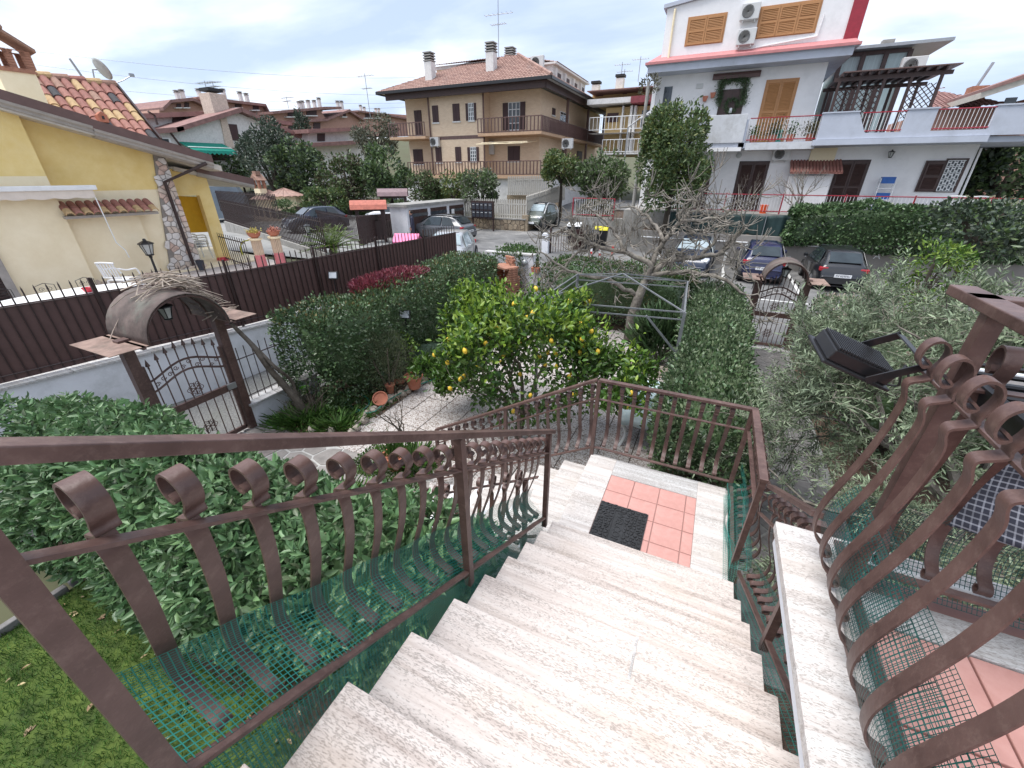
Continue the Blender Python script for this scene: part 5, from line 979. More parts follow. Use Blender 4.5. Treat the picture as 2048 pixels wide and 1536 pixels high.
gp = [V(a, b_, Y0 - .12) for a, b_ in ((478, 528), (488, 470), (495, 425), (540, 410), (590, 403), (620, 410), (612, 470), (605, 530))]; gw = thing('garland', 'dark green christmas garland draped around the villa door', 'garland', (0, 0, 0)); cpts = bez([tuple(g_) for g_ in gp], 8); MB().tube(cpts, .03, 5).build('cord', 'wood_dark', gw)
Pn = np.array([c_[:] for c_ in cpts]); ii = NR.randint(0, len(Pn), 2200); leaves('fir_needles', Pn[ii] + NR.normal(0, .09, (2200, 3)) * [1, .6, 1], NR.normal(0, 1, (2200, 3)), .11, .02, 'hedge_leaf', gw)
c0_ = V(545, 540, Y0 - .1); wr = thing('door_wreath', 'round dark wreath hanging on the villa door', 'wreath', c0_); th_ = NR.uniform(0, 6.28, 700); leaves('needles', np.stack([.25 * np.cos(th_), NR.normal(0, .03, 700), .25 * np.sin(th_)], 1) + NR.normal(0, .045, (700, 3)), NR.normal(0, 1, (700, 3)), .09, .02, 'hedge_leaf', wr); MB().box(-.06, .06, -.06, -.03, -.3, -.1).build('ribbon', 'white_plastic', wr)
p = V(572, 380, Y0 - .1); MB().tube([(-1.0, 0, 0), (1.0, 0, 0)], .09, 8).box(-1.0, 1.0, -.12, .02, -.16, -.03).build('rolled_awning', 'slat_brown', vl, p); 
for a, b_ in ((410, 505), (450, 487)): p = V(a, b_, Y0 - .05); MB().prism([(-.13, .1), (.13, .1), (.07, -.12), (-.07, -.12)], -.1, .0, ax=1).build('wall_pot', 'terracotta_pot', None, p, label='small terracotta half pot fixed on the villa wall, ' + ('lower left of the pair' if a == 410 else 'upper right of the pair'), cat='wall pot', group='wall pots on the villa')
p = V(382, 441, Y0); MB().box(-.15, .15, -.04, 0, -.1, .1).build('vent_grille', 'ac_grey', vl, p)
# balconies
BZ = 5.25
def parapet(name, a0, b0, a1, b1, y, mat, dep=.15, zb=None): 
    p, q = V(a0, b0, y), V(a1, b1, y); return MB().box(p.x, q.x, y, y + dep, zb if zb else q.z, p.z).build(name, mat, vl, bevel=.01)
MB().box(V(425, 700, YB).x - 1.2, V(1005, 700, YB).x, YB, Y0, BZ - .22, BZ).build('balcony_slab', 'villa_grey', vl)
parapet('balcony_parapet', 428, 592, 600, 730, YB - .08, 'stained_white'); MB().box(V(425, 700, YB).x - 1.2, V(428, 600, YB).x, YB, YB + .15, BZ - .2, BZ + .85).build('balcony_parapet', 'villa_grey', vl)
MB().box(V(425, 745, YB).x, V(598, 745, YB).x, YB - .12, YB + .1, BZ - .34, BZ - .18).build('slab_edge', 'villa_white', vl); MB().box(V(610, 600, YB).x, V(640, 600, YB).x, YB, Y0, BZ - .2, BZ + .92).build('balcony_pier', 'villa_grey', vl)
MB().box(V(622, 720, YB).x, V(978, 720, YB).x, YB - .05, Y0, BZ - .3, BZ - .02).build('slab_edge', 'stained_white', vl)
def bars(name, label_par, x0, x1, y, z0, z1, sp=.12, mat='red_paint', rr=.009, rail=.03):
    r_ = put(None, name, label_par, (x0, y, z0)); n = max(2, int((x1 - x0) / sp)); bm_ = MB().tube([(0, 0, 0), (0, 0, z1 - z0)], rr, 5).mesh('bar', 'villa_white' if mat == 'red_paint' else mat)
    for k in range(n + 1): put(bm_, 'bar', r_, ((x1 - x0) * k / n, 0, 0))
    for h in (.04, z1 - z0): MB().tube([(0, 0, h), (x1 - x0, 0, h)], rail * .7, 6).build('rail', mat, r_)
    return r_
bars('balcony_railing', vl, V(645, 600, YB).x, V(1005, 600, YB).x, YB - .02, BZ + .06, BZ + .95)
# planters and things on the balcony
for i, (a, n_) in enumerate(((663, 0), (760, 1), (850, 0), (950, 1))):
    p = V(a, 690, YB + .35); t = thing('balcony_plant', ['small potted plant at the left end of the villa balcony', 'long planter box with low plants on the villa balcony', 'terracotta pot beside the white chair on the villa balcony', 'big bushy plant at the right end of the villa balcony'][i], 'potted plant', (p.x, YB + .35, BZ)); MB().lathe([(.13, 0), (.18, .28), (.19, .3), (.05, .27)], 12).build('pot', 'terracotta_pot', t)
    n = 150 + 250 * n_; leaves('foliage', NR.normal(0, .13 + .05 * n_, (n, 3)) + [0, 0, .48], NR.normal(0, 1, (n, 3)) + [0, 0, .5], .1, .04, 'hedge_leaf_warm' if n_ else 'lemon_leaf', t)
M('teal', (.01, .22, .16), r=.5, bump=0); p = V(775, 690, YB + .5); MB().box(-.22, .22, -.15, .15, 0, .5).build('green_crate', 'teal', None, (p.x, YB + .5, BZ), bevel=.02, label='green plastic crate on the villa balcony', cat='crate')
b = MB(); [b.tube([(x_, y_, 0), (x_ * .8, y_, .9)], .015, 5) for x_ in (-.2, .2) for y_ in (0, .3)]; [b.tube([(-.19, 0, h), (.19, 0, h)], .012, 5) for h in (.2, .45, .7, .88)]; p = V(828, 690, YB + .4); b.build('white_stand', 'white_plastic', None, (p.x, YB + .4, BZ), label='white metal folding stand on the villa balcony', cat='stand')
# long grey terrace parapet with cut-outs
yp = YB - .25; xs_ = [V(a, 640, yp).x for a in (1000, 1180, 1225, 1425, 1575, 1870)]; xE = V(2043, 600, yp).x + 2.2; zt = V(1300, 572, yp).z + .02; zm = V(1300, 678, yp).z; zlo = V(1300, 738, yp).z
for (xa, xb) in ((xs_[0], xs_[1]), (xs_[3], xs_[4]), (xs_[5], xE)): MB().box(xa, xb, yp, yp + .18, zm, zt).build('parapet', 'villa_grey', vl); MB().box(xa - .03, xb + .03, yp - .04, yp + .22, zt, zt + .05).build('coping', 'villa_grey', vl)
MB().prism([(xs_[1], zt), (xs_[1], zm), (xs_[2] + .1, zm)], yp, yp + .18, ax=1).build('parapet', 'villa_grey', vl)
MB().box(xs_[0], xE, yp, yp + .18, zlo + .22, zm).build('parapet', 'villa_grey', vl); MB().box(xs_[0] - .1, V(1790, 740, yp).x + .3, yp - .08, Y0, zlo, zlo + .21).build('slab_edge', 'villa_grey', vl); MB().box(xs_[0], xE, yp + .18, Y0 + 8, BZ - .2, BZ).build('terrace_slab', 'villa_grey', vl)
bars('terrace_railing', vl, xs_[1] + .15, xs_[3], yp + .08, zm + .03, zt - .03); bars('terrace_railing', vl, xs_[4], xs_[5], yp + .08, zm + .03, zt - .03)
MB().box(xr, xr + .06, Y0 - .0, Y0 + 8, FZ, 5.1).build('side_wall', 'villa_white', vl); MB().tube([(xr + .15, Y0 - .1, FZ), (xr + .1, Y0 - .1, 4.9)], .04, 6).build('downpipe', 'villa_white', vl)
# ground floor openings
def vdoor(a, c, top, ytop, nm='shutter_door'): 
    xa, xb = V(a, ytop, Y0).x, V(c, ytop, Y0).x; shutter(vl, xa, xb, FZ + .05, V((a + c) / 2, top, Y0).z, Y0, 'wood_dark', 2)
vdoor(340, 432, 838, 900); vdoor(578, 718, 832, 900); vdoor(1075, 1225, 826, 900)
shutter(vl, V(1520, 900, Y0).x, V(1612, 900, Y0).x, V(1560, 978, Y0).z, V(1560, 830, Y0).z, Y0 - .05, 'wood_dark', 1); gx0, gx1 = V(1612, 900, Y0).x, V(1708, 900, Y0).x; gz0, gz1 = V(1650, 978, Y0).z, V(1650, 822, Y0).z
MB().box(gx0, gx1 + .1, Y0 - .05, Y0, gz0 - .05, gz1 + .08).build('window_frame', 'wood_dark', vl); MB().box(gx0 + .05, gx1, Y0 - .06, Y0 - .05, gz0, gz1).build('pane', 'window_glass', vl)
b = MB(); n_ = 5
for k in range(n_ + 1): xx = gx0 + .06 + (gx1 - gx0 - .1) * k / n_; b.box(xx - .012, xx + .012, Y0 - .1, Y0 - .075, gz0, gz1)
for j in range(6): b.box(gx0 + .05, gx1, Y0 - .1, Y0 - .075, gz0 + (gz1 - gz0) * j / 5 - .012, gz0 + (gz1 - gz0) * j / 5 + .012)
for k in range(n_):
    for j in range(5):
        xx = gx0 + .06 + (gx1 - gx0 - .1) * k / n_; zz_ = gz0 + (gz1 - gz0) * (j + (.3 if k % 2 else .7)) / 5; b.box(xx, xx + (gx1 - gx0 - .1) / n_, Y0 - .098, Y0 - .08, zz_ - .02, zz_ + .02)
b.build('window_grille', 'white_plastic', vl)
p = V(790, 822, Y0); ac_unit(vl, p.x, Y0 - .05, p.z, .75, .52); p = V(583, 795, Y0); MB().lathe([(0, 0), (.13, 0), (.12, .05), (0, .08)], 14).build('wall_light', 'lamp_glass', vl, (p.x, Y0, p.z), (R(90), 0, 0))
p = V(1357, 785, Y0); lantern(vl, (p.x, Y0 - .2, p.z - .15), 1.2)
cx0, cx1 = V(842, 900, Y0 - .7).x, V(1060, 900, Y0 - .7).x; MB().box(cx0, cx1, Y0 - .8, Y0, FZ, V(950, 900, Y0 - .7).z).build('porch_box', 'villa_white', vl); MB().box(V(945, 800, Y0).x, V(1075, 800, Y0).x, Y0 - .08, Y0 - .02, V(1010, 826, Y0).z, V(1010, 758, Y0).z).build('cream_panel', 'cream_render', vl)
zz_ = V(960, 890, Y0 - .9).z; cr_ = put(None, 'small_canopy', vl, (0, 0, 0)); MB().add([(cx0 - .05, Y0 - 1.1, zz_), (cx1 + .3, Y0 - 1.1, zz_), (cx1 + .3, Y0, zz_ + .5), (cx0 - .05, Y0, zz_ + .5), (cx0 - .05, Y0 - 1.1, zz_ + .05), (cx1 + .3, Y0 - 1.1, zz_ + .05), (cx1 + .3, Y0, zz_ + .55), (cx0 - .05, Y0, zz_ + .55)], [(3, 2, 1, 0), (4, 5, 6, 7), (0, 1, 5, 4), (1, 2, 6, 5), (2, 3, 7, 6), (3, 0, 4, 7)]).build('canopy_board', 'tile0', cr_)
for k in range(16): xx = cx0 + (cx1 + .25 - cx0) * k / 15; MB().tube([(0, -1.12, .06), (0, 0, .56)], .05, 6).build('roof_tile', 'tile0', cr_, (xx, Y0, zz_))
# terrace floor, retaining wall, red railing
MB().box(x0 - .4, 16, 21.35, 31, .2, FZ).build('terrace_base', 'concrete', vl); rrx = V(255, 990, 21.5).x
rr_t = thing('terrace_railing', 'long red painted railing with thin white bars in front of the villa terrace', 'railing', (0, 0, 0)); rx1 = V(2043, 1003, 21.5).x + 1.5; nseg = 6
for k in range(nseg): a, c = rrx + (rx1 - rrx) * k / nseg, rrx + (rx1 - rrx) * (k + 1) / nseg; bars('rail_section', rr_t, a + .04, c - .04, 21.45, FZ + .08, FZ + .82, .125); MB().tube([(c, 21.45, FZ), (c, 21.45, FZ + .88)], .03, 6).build('post', 'red_paint', rr_t)
M('plaster_wall', (.27, .25, .23), r=.95, var=.15, sc=.9, bump=.4, dirt=(.10, .10, .08), dsc=.9, damt=.8)
pw_ = thing('parking_wall', 'stained plaster retaining wall behind the parked cars', 'wall'); PX0 = -2.6
MB().box(PX0, 17, 20.3, 20.6, -.5, 1.42).build('wall_body', 'plaster_wall', pw_); MB().tube([(PX0, 20.24, 1.12), (V(1120, 1275, 20.24).x, 20.24, 1.12)], .025, 6).build('conduit', 'white_plastic', pw_)
for a, b_ in ((1020, 1285), (690, 1255)): p = V(a, b_, 20.2); MB().box(-.17, .17, -.1, .02, -.1, .1).build('wall_light', 'black_metal', pw_, p, bevel=.01)
MB().box(PX0, 17, 20.6, 21.4, .5, 1.46).build('earth_bank', 'soil', pw_)
M('sign_white', (.75, .75, .75), r=.8, bump=0); text('number', '9', .42, 'sign_white', pw_, V(1355, 1387, 20.29), (R(90), 0, 0)); text('letter', 'A', .36, 'sign_white', pw_, V(1292, 1312, 20.29), (R(90), 0, 0))
M('tarp_green', (.012, .035, .035), r=.7, var=.25, sc=3, bump=.4, bsc=8); P_ = []
tx0, tx1 = V(232, 1100, 20.6).x, V(850, 1150, 20.6).x
for i in range(70):
    t = i / 69; P_.append([(lerp(tx0, tx1, t), 20.55 + .06 * math.sin(t * 40) + .04 * math.sin(t * 93), 2.28 + .04 * math.sin(t * 22) - z_) for z_ in np.linspace(0, .92 + .05 * math.sin(t * 15), 8)])
tp_ = thing('shade_net', 'dark green shade cloth stretched on wire above the parking wall', 'shade cloth'); solid(MB().grid(P_).build('cloth', 'tarp_green', tp_, smooth=True), .01); b = MB(); [MB().tube([(lerp(tx0, tx1, k / 5), 20.5, 1.4), (lerp(tx0, tx1, k / 5), 20.5, 2.34)], .018, 5).build('pole', 'galv', tp_) for k in range(6)]
hx = V(845, 1080, 20.2).x
iv = thing('ivy_hedge', 'dense dark ivy hedge hanging over the parking wall in front of the villa', 'hedge', (0, 0, 0)); n = 26000; P_, D = onbox(n, hx, 17, 19.9, 21.2, 1.0, 2.75, .2, .22, 1.8, bottom=True, rd=.4, seed=31); mk = P_[:, 2] > (.75 + .12 * np.sin(P_[:, 0] * 1.3) + np.clip((hx + 3.5 - P_[:, 0]) * .25, 0, .5)); leaves('foliage', P_[mk], D[mk] + NR.normal(0, .5, (mk.sum(), 3)) - [0, 0, .3], .12, .085, 'hedge_leaf', iv); core('inner_foliage', hx, 17, 19.9, 21.2, 1.1, 2.75, 'hedge_leaf', iv, .25)
# upper terrace structures: pergola, trellis, veranda
pg = thing('pergola', 'dark timber pergola with diagonal trellis panels on the villa terrace', 'pergola'); yq = 22.6; z0_ = BZ
px0, px1 = V(1075, 500, yq).x, V(1580, 500, yq).x; zt_ = V(1300, 405, yq).z
for k, t in enumerate((0, .22, .46, .72, 1)):
    for yy_ in (yq, yq + 2.6): MB().box(-.05, .05, -.05, .05, z0_, zt_).build('post', 'wood_dark', pg, (lerp(px0, px1, t), yy_, 0))
for yy_ in (yq, yq + 2.6): MB().box(px0 - .2, px1 + .3, yy_ - .04, yy_ + .04, zt_, zt_ + .14).build('beam', 'wood_dark', pg)
for k in range(12): MB().box(-.03, .03, yq - .3, yq + 2.9, zt_ + .14, zt_ + .24).build('rafter', 'wood_dark', pg, (lerp(px0, px1, k / 11), 0, 0))
MB().box(px0, px1 + .4, yq - .35, yq + 3, zt_ + .25, zt_ + .29).build('roof_sheet', 'copper_sheet', pg)
for (t0, t1) in ((0, .22), (.22, .46), (.72, 1)):
    xa, xb = lerp(px0, px1, t0) + .05, lerp(px0, px1, t1) - .05; z1_ = zt_ - .25; zl_ = z0_ + .75; b = MB(); w, h = xb - xa, z1_ - zl_
    s = -h
    while s < w:
        for sg in (1, -1):
            a0, a1 = max(0, s), min(w, s + h)
            if a1 > a0:
                p0 = (xa + a0, yq, zl_ + (a0 - s)) if sg > 0 else (xb - a0, yq + .02, zl_ + (a0 - s)); p1 = (xa + a1, yq, zl_ + (a1 - s)) if sg > 0 else (xb - a1, yq + .02, zl_ + (a1 - s)); b.bar(p0, p1, .03, .012, up=(0, 1, 0))
        s += .2
    b.build('trellis', 'wood_dark', pg, kind='stuff')
ve = thing('glazed_veranda', 'glazed rooftop veranda with pale curtains behind the pergola', 'veranda'); yv = 27.5; M('curtain', (.42, .52, .52), r=.7, var=.15, sc=4, stretch=(8, 8, .3), bump=0)
vx0, vx1 = V(1100, 330, yv).x, V(1440, 330, yv).x; vz0, vz1 = BZ + .2, V(1400, 262, yv).z
MB().box(vx0, vx1, yv + .1, yv + 4, vz0, vz1).build('curtain_wall', 'curtain', ve); 
for k in range(4): MB().box(-.09, .09, -.04, .1, vz0, vz1 + .05).build('mullion', 'wood_orange' if False else 'wood_dark', ve, (lerp(vx0, vx1, k / 3), yv, 0))
MB().box(vx0, vx1, yv - .03, yv + .1, vz1 - .05, vz1 + .1).box(vx0, vx1, yv - .03, yv + .1, V(1300, 380, yv).z, V(1300, 372, yv).z).build('rail', 'wood_dark', ve); MB().box(vx0 - .2, vx1 + 1.3, yv - .6, yv + 5, vz1 + .12, vz1 + .24).build('roof', 'galv', ve); MB().box(-.25, .25, -.2, .2, 0, .6).build('chimney', 'concrete', ve, (V(1390, 230, yv).x, yv + 2, vz1 + .24))
p = V(1450, 385, yv - 1); ac_unit(ve, p.x, yv - 1, p.z, .9, .65)
# ---------------- brick apartment building ----------------
def A2(a, b_, **k): return U(700 + a / 3.413, b_ / 3.413, **k)
def brickmat(name, c1, c2, mortar, sc=5.):
    m = bpy.data.materials.new(name); m.use_nodes = True; n = m.node_tree; b = n.nodes['Principled BSDF']; t = n.nodes.new('ShaderNodeTexCoord'); g = n.nodes.new('ShaderNodeSeparateXYZ'); cb_ = n.nodes.new('ShaderNodeCombineXYZ'); ad = n.nodes.new('ShaderNodeMath'); ad.operation = 'ADD'
    n.links.new(t.outputs['Object'], g.inputs[0]); n.links.new(g.outputs[0], ad.inputs[0]); n.links.new(g.outputs[1], ad.inputs[1]); n.links.new(ad.outputs[0], cb_.inputs[0]); n.links.new(g.outputs[2], cb_.inputs[1])
    br = n.nodes.new('ShaderNodeTexBrick'); br.inputs['Scale'].default_value = sc; br.inputs['Color1'].default_value = (*c1, 1); br.inputs['Color2'].default_value = (*c2, 1); br.inputs['Mortar'].default_value = (*mortar, 1); br.inputs['Mortar Size'].default_value = .018; br.inputs['Row Height'].default_value = .4; br.inputs['Brick Width'].default_value = 1.1
    n.links.new(cb_.outputs[0], br.inputs[0]); n.links.new(br.outputs[0], b.inputs['Base Color']); b.inputs['Roughness'].default_value = .9; MATS[name] = m
brickmat('brick_yellow', (.74, .58, .42), (.67, .51, .36), (.55, .44, .34)); brickmat('brick_rose', (.46, .27, .21), (.41, .23, .18), (.28, .19, .15)); brickmat('brick_ochre', (.50, .36, .17), (.46, .33, .16), (.35, .27, .16))
ap = thing('apartment_building', 'large yellow brick apartment building with tiled hip roof and wrap-around balconies', 'apartment building')
YF_ = 33.0; xc = -13.9; xl = A2(545, 800, y=YF_).x; xm = A2(905, 800, y=YF_).x; xL = A2(385, 800, y=YF_ + 1.3).x; zE = 10.0; G0 = 3.9
MB().box(xL, xc, YF_ + 1.3, 53, 1.0, zE).build('wall', 'brick_yellow', ap); MB().box(xl, xm, YF_, YF_ + 1.3, 1.0, zE).build('wall', 'brick_yellow', ap); MB().box(xl - .02, xm + .02, YF_ - .02, YF_, 6.65, 6.9).build('string_course', 'copper_sheet', ap)
M('peach', (.50, .33, .21), r=.8, bump=.1); M('plaster_white', (.68, .67, .65), r=.9, var=.1, dirt=(.3, .3, .28), dsc=2)
# slabs and balconies
xR = -12.9; ov = 32.1
MB().box(xm, xR, ov, YF_ + 1.3, 6.72, 6.92).build('balcony_slab', 'peach', ap); MB().box(xc, xR, YF_ + 1.3, 52, 6.72, 6.92).build('balcony_slab', 'peach', ap); MB().box(A2(270, 930, y=ov).x, xl, ov, YF_ + 1.3, 6.72, 6.92).build('balcony_slab', 'peach', ap); MB().box(A2(400, 1190, y=ov).x, xR + .05, ov, YF_ + 1.3, 3.62, 3.88).build('balcony_slab', 'peach', ap); MB().box(xL, xR, ov + .3, 50, .4, 3.62).build('basement_wall', 'plaster_white', ap)
bars('balcony_railing', ap, xm, xR, ov + .05, 6.95, 7.95, .3, 'copper_sheet', .05, .05); bars('balcony_railing', ap, A2(270, 930, y=ov).x, xl - .05, ov + .05, 6.95, 7.95, .3, 'copper_sheet', .05, .05); bars('balcony_railing', ap, A2(400, 1190, y=ov).x, xR, ov + .05, 3.9, 4.9, .3, 'copper_sheet', .05, .05)
sr = bars('balcony_railing', ap, 0, 19.5, 0, 6.95, 7.95, .3, 'copper_sheet', .05, .05); sr.location = (xR - .05, ov + .05, 6.95); sr.rotation_euler = (0, 0, R(90)); MB().box(xR - .1, xR - .06, ov + 2, 51, 7.05, 7.8).build('glazed_panel', 'copper_sheet', ap)
for yy_ in (ov + .1, 38.5, 45, 51.5): MB().box(-.1, .1, -.1, .1, 3.9, zE).build('column', 'copper_sheet', ap, (xR - .12, yy_, 0)) if yy_ > 33 else None
# openings
M('brown_shutter', (.05, .022, .022), r=.6, bump=.1)
def win(par, plane, a0, b0, a1, b1, kind='shut', x=None, cv=A2):
    k = dict(y=plane) if x is None else dict(x=x); p, q = cv(a0, b0, **k), cv(a1, b1, **k); z0, z1 = sorted((p.z, q.z))
    w_ = put(None, 'window', par, (p.x, p.y, z0))
    if x is None: W2 = abs(q.x - p.x); f = lambda n_, m_, u0, u1, v0, v1, o: MB().box(u0, u1, -o, .02, v0, v1).build(n_, m_, w_)
    else: W2 = abs(q.y - p.y); f = lambda n_, m_, u0, u1, v0, v1, o: MB().box(-.02, o, u0, u1, v0, v1).build(n_, m_, w_)
    H_ = z1 - z0; f('sill', 'plaster_white', -.08, W2 + .08, -.1, 0, .08)
    if kind == 'shut': f('shutter', 'brown_shutter', 0, W2 / 2 - .01, 0, H_, .06); f('shutter', 'brown_shutter', W2 / 2 + .01, W2, 0, H_, .06)
    else:
        f('pane', 'window_glass', 0, W2, 0, H_, .01); n_ = 3
        for i in range(n_ + 1): f('glazing_bar', 'white_plastic', W2 * i / n_ - .03, W2 * i / n_ + .03, 0, H_, .04)
        for i in range(5): f('glazing_bar', 'white_plastic', 0, W2, H_ * i / 4 - .025, H_ * i / 4 + .025, .035)
        if kind == 'open': f('shutter', 'brown_shutter', -W2 * .5, -.03, 0, H_, .08); f('shutter', 'brown_shutter', W2 + .03, W2 * 1.45, 0, H_, .08)
    return w_
for q in ((560, 722, 608, 835), (700, 710, 752, 826), (583, 1005, 630, 1110), (718, 1003, 762, 1105)): win(ap, YF_, *q)
win(ap, YF_, 808, 706, 848, 822, 'open'); win(ap, YF_, 822, 1005, 864, 1100, 'open')
for q in ((437, 755, 500, 925), (430, 1020, 503, 1120)): win(ap, YF_ + 1.3, *q)
win(ap, YF_ + 1.3, 1083, 702, 1160, 885, 'open'); win(ap, YF_ + 1.3, 1078, 998, 1160, 1100)
for (a0, b0, a1, b1) in ((1380, 735, 1398, 790), (1435, 760, 1490, 850), (1375, 1010, 1392, 1050), (1435, 1020, 1462, 1075), (1550, 1030, 1578, 1110)): win(ap, None, a0, b0, a1, b1, 'glass' if a0 == 1435 and b0 == 760 else 'shut', x=xc)
for a, b_ in ((540, 800), (912, 800)): p = A2(a, b_, y=YF_ - .1); MB().tube([(p.x, YF_ - .1, 4), (p.x, YF_ - .1, zE)], .07, 6).build('downpipe', 'copper_sheet', ap)
for a, b_, yy_ in ((590, 1000, YF_), (1488, 1015, YF_ + 1)): p = A2(a, b_, y=yy_); ac_unit(ap, p.x, yy_ - .05, p.z, .9, .7)
MB().box(-.25, .25, -.2, 0, 0, 1.0).build('boiler', 'ac_grey', ap, (A2(970, 1050, y=YF_ + 1.2).x, YF_ + 1.2, A2(970, 1050, y=YF_).z))
aw = A2(1210, 950, y=ov); b = MB(); [b.tube([(x_, YF_ + 1.2, 6.4), (x_, ov - .9, 6.1)], .03, 4) for x_ in np.linspace(xm + .3, aw.x, 4)]; b.tube([(xm + .3, ov - .9, 6.1), (aw.x, ov - .9, 6.1)], .03, 4).tube([(xm + .3, ov, 6.25), (aw.x, ov, 6.25)], .03, 4); b.build('awning_frame', 'cream_render', ap)
# tiled hip roof: corrugated slopes
M('roof_terracotta', (.30, .17, .14), r=.9, var=.25, sc=2.5, bump=.4, bsc=14, c2=(.42, .27, .22), dirt=(.24, .19, .17), dsc=.7, damt=.6)
def slope(name, p0, p1, p2, p3, mat, par, pitch=.26, amp=.06, rows=.38):
    """tiled slope: p0-p1 eave, p3-p2 ridge; barrels run up the slope"""
    p0, p1, p2, p3 = map(Vector, (p0, p1, p2, p3)); L_ = (p1 - p0).length; n = max(4, int(L_ / pitch)) * 4; m_ = max(2, int(((p3 + p2) / 2 - (p0 + p1) / 2).length / rows)); nn = (p1 - p0).cross(p3 - p0).normalized(); nn = nn if nn.z > 0 else -nn; P_ = []
    for j in range(m_ * 2 + 1):
        t = (j // 2 + (j % 2)) / m_ if j < m_ * 2 else 1; t = min(1, t); lift = .035 if j % 2 == 0 else 0.
        a, c = p0.lerp(p3, t), p1.lerp(p2, t); w0 = (a - p0).dot((p1 - p0).normalized()) ; l2 = (c - a).length; row = []
        for i in range(n + 1):
            s = i / n * L_; s = min(max(s, w0), w0 + l2); row.append(tuple(a + (p1 - p0).normalized() * (s - w0) + nn * (amp * abs(math.sin(math.pi * (s / pitch))) + lift)))
        P_.append(row)
    return MB().grid(P_).build(name, mat, par)
ex0, ex1, ey0, ey1 = A2(180, 655, y=31.7).x, -12.1, 31.7, 54; ez = 10.25; rz_ = 12.9; ix0, ix1, iy0, iy1 = ex0 + 7, ex1 - 5.2, ey0 + 5.6, ey1 - 6
slope('roof_slope', (ex0, ey0, ez), (ex1, ey0, ez), (ix1, iy0, rz_), (ix0, iy0, rz_), 'roof_terracotta', ap); slope('roof_slope', (ex1, ey0, ez), (ex1, ey1, ez), (ix1, iy1, rz_), (ix1, iy0, rz_), 'roof_terracotta', ap); slope('roof_slope', (ex0, ey1, ez), (ex0, ey0, ez), (ix0, iy0, rz_), (ix0, iy1, rz_), 'roof_terracotta', ap)
MB().box(ex0 + .1, ex1 - .1, ey0 + .1, ey1 - .1, ez - .06, ez - .02).build('soffit', 'plaster_white', ap); 
for (a, c) in (((ex0, ey0), (ex1, ey0)), ((ex1, ey0), (ex1, ey1)), ((ex0, ey0), (ex0, ey1))): MB().bar((a[0], a[1], ez - .05), (c[0], c[1], ez - .05), .14, .2).build('gutter', 'black_metal', ap); 
for (x_, y_, x2_, y2_) in ((ex0 + .6, ey0 + .5, ex1 - .6, ey0 + .5), (ex1 - .6, ey0 + .5, ex1 - .6, ey1)): MB().bar((x_, y_, ez - .32), (x2_, y2_, ez - .32), .12, .5).build('fascia', 'wood_dark', ap)
MB().tube([(ex1, ey0, ez + .1), (ix1, iy0, rz_ + .1)], .13, 6).build('hip_ridge', 'roof_terracotta', ap)
# attic storey
at_y = 36.5; q0, q1 = A2(590, 480, y=at_y), A2(945, 420, y=at_y); zt_ = q1.z + .1
MB().box(q0.x, q1.x, at_y, at_y + 6, 10.8, zt_ - .25).build('attic_wall', 'brick_yellow', ap); MB().box(q0.x - .2, q1.x + .1, at_y - .06, at_y + .06, zt_ - .3, zt_ - .05).build('attic_band', 'plaster_white', ap); slope('attic_roof', (q0.x - .3, at_y - .4, zt_ - .05), (q1.x + .8, at_y - .4, zt_ - .05), (q1.x + .8, at_y + 4, zt_ + .9), (q0.x + 2, at_y + 4, zt_ + .9), 'roof_terracotta', ap)
for q in ((650, 475, 690, 540), (765, 460, 806, 525)): win(ap, at_y, *q)
win(ap, at_y, 870, 452, 938, 510, 'open')
ax_r = -15.6; s0_, s1_ = A2(1385, 440, x=ax_r), A2(1605, 600, x=ax_r); MB().box(ax_r - 5, ax_r, s0_.y, s1_.y, 10.8, s0_.z).build('attic_wall', 'plaster_white', ap); MB().box(ax_r - 5, ax_r + .4, s0_.y - .3, s1_.y + .3, s0_.z, s0_.z + .15).build('attic_roof_edge', 'plaster_white', ap)
slope('attic_roof', (ax_r + .4, s0_.y, s0_.z + .15), (ax_r + .4, s1_.y, s0_.z + .15), (ax_r - 5, s1_.y, s0_.z + 1.1), (ax_r - 5, s0_.y, s0_.z + 1.1), 'roof_terracotta', ap)
for k in range(4): yy_ = lerp(s0_.y, s1_.y, (k + .35) / 4); w_ = put(None, 'window', ap, (ax_r, yy_, s0_.z - 1.7)); MB().box(0, .05, 0, 1.3, 0, 1.3).build('shutter', 'brown_shutter', w_); MB().box(0, .25, -.6, -.3, -.4, 1.5).build('pier', 'plaster_white', w_)
p = A2(1320, 485, y=at_y); ac_unit(ap, p.x, at_y - 1.2, p.z - .1, 1.1, .85)
def chimney(par, a, btop, bbot, y, w=.55, cv=A2, mat='plaster_white'):
    p, q = cv(a, bbot, y=y), cv(a, btop, y=y); c = put(None, 'chimney', par, (p.x, y, p.z - .5)); h = q.z - p.z + .5
    MB().box(-w / 2, w / 2, -w / 2, w / 2, 0, h - .7).build('stack', mat, c)
    for k in range(4): MB().box(-w / 2 - .04, w / 2 + .04, -w / 2 - .04, w / 2 + .04, h - .66 + .18 * k, h - .58 + .18 * k).build('cowl_ring', 'concrete', c)
    MB().box(-w / 2 + .05, w / 2 - .05, -w / 2 + .05, w / 2 - .05, h - .7, h - .02).build('flue', 'rubber', c)
chimney(ap, 553, 352, 565, 33.6, .68); chimney(ap, 967, 285, 520, 34.2, .68); chimney(ap, 1095, 322, 400, 42, .8)
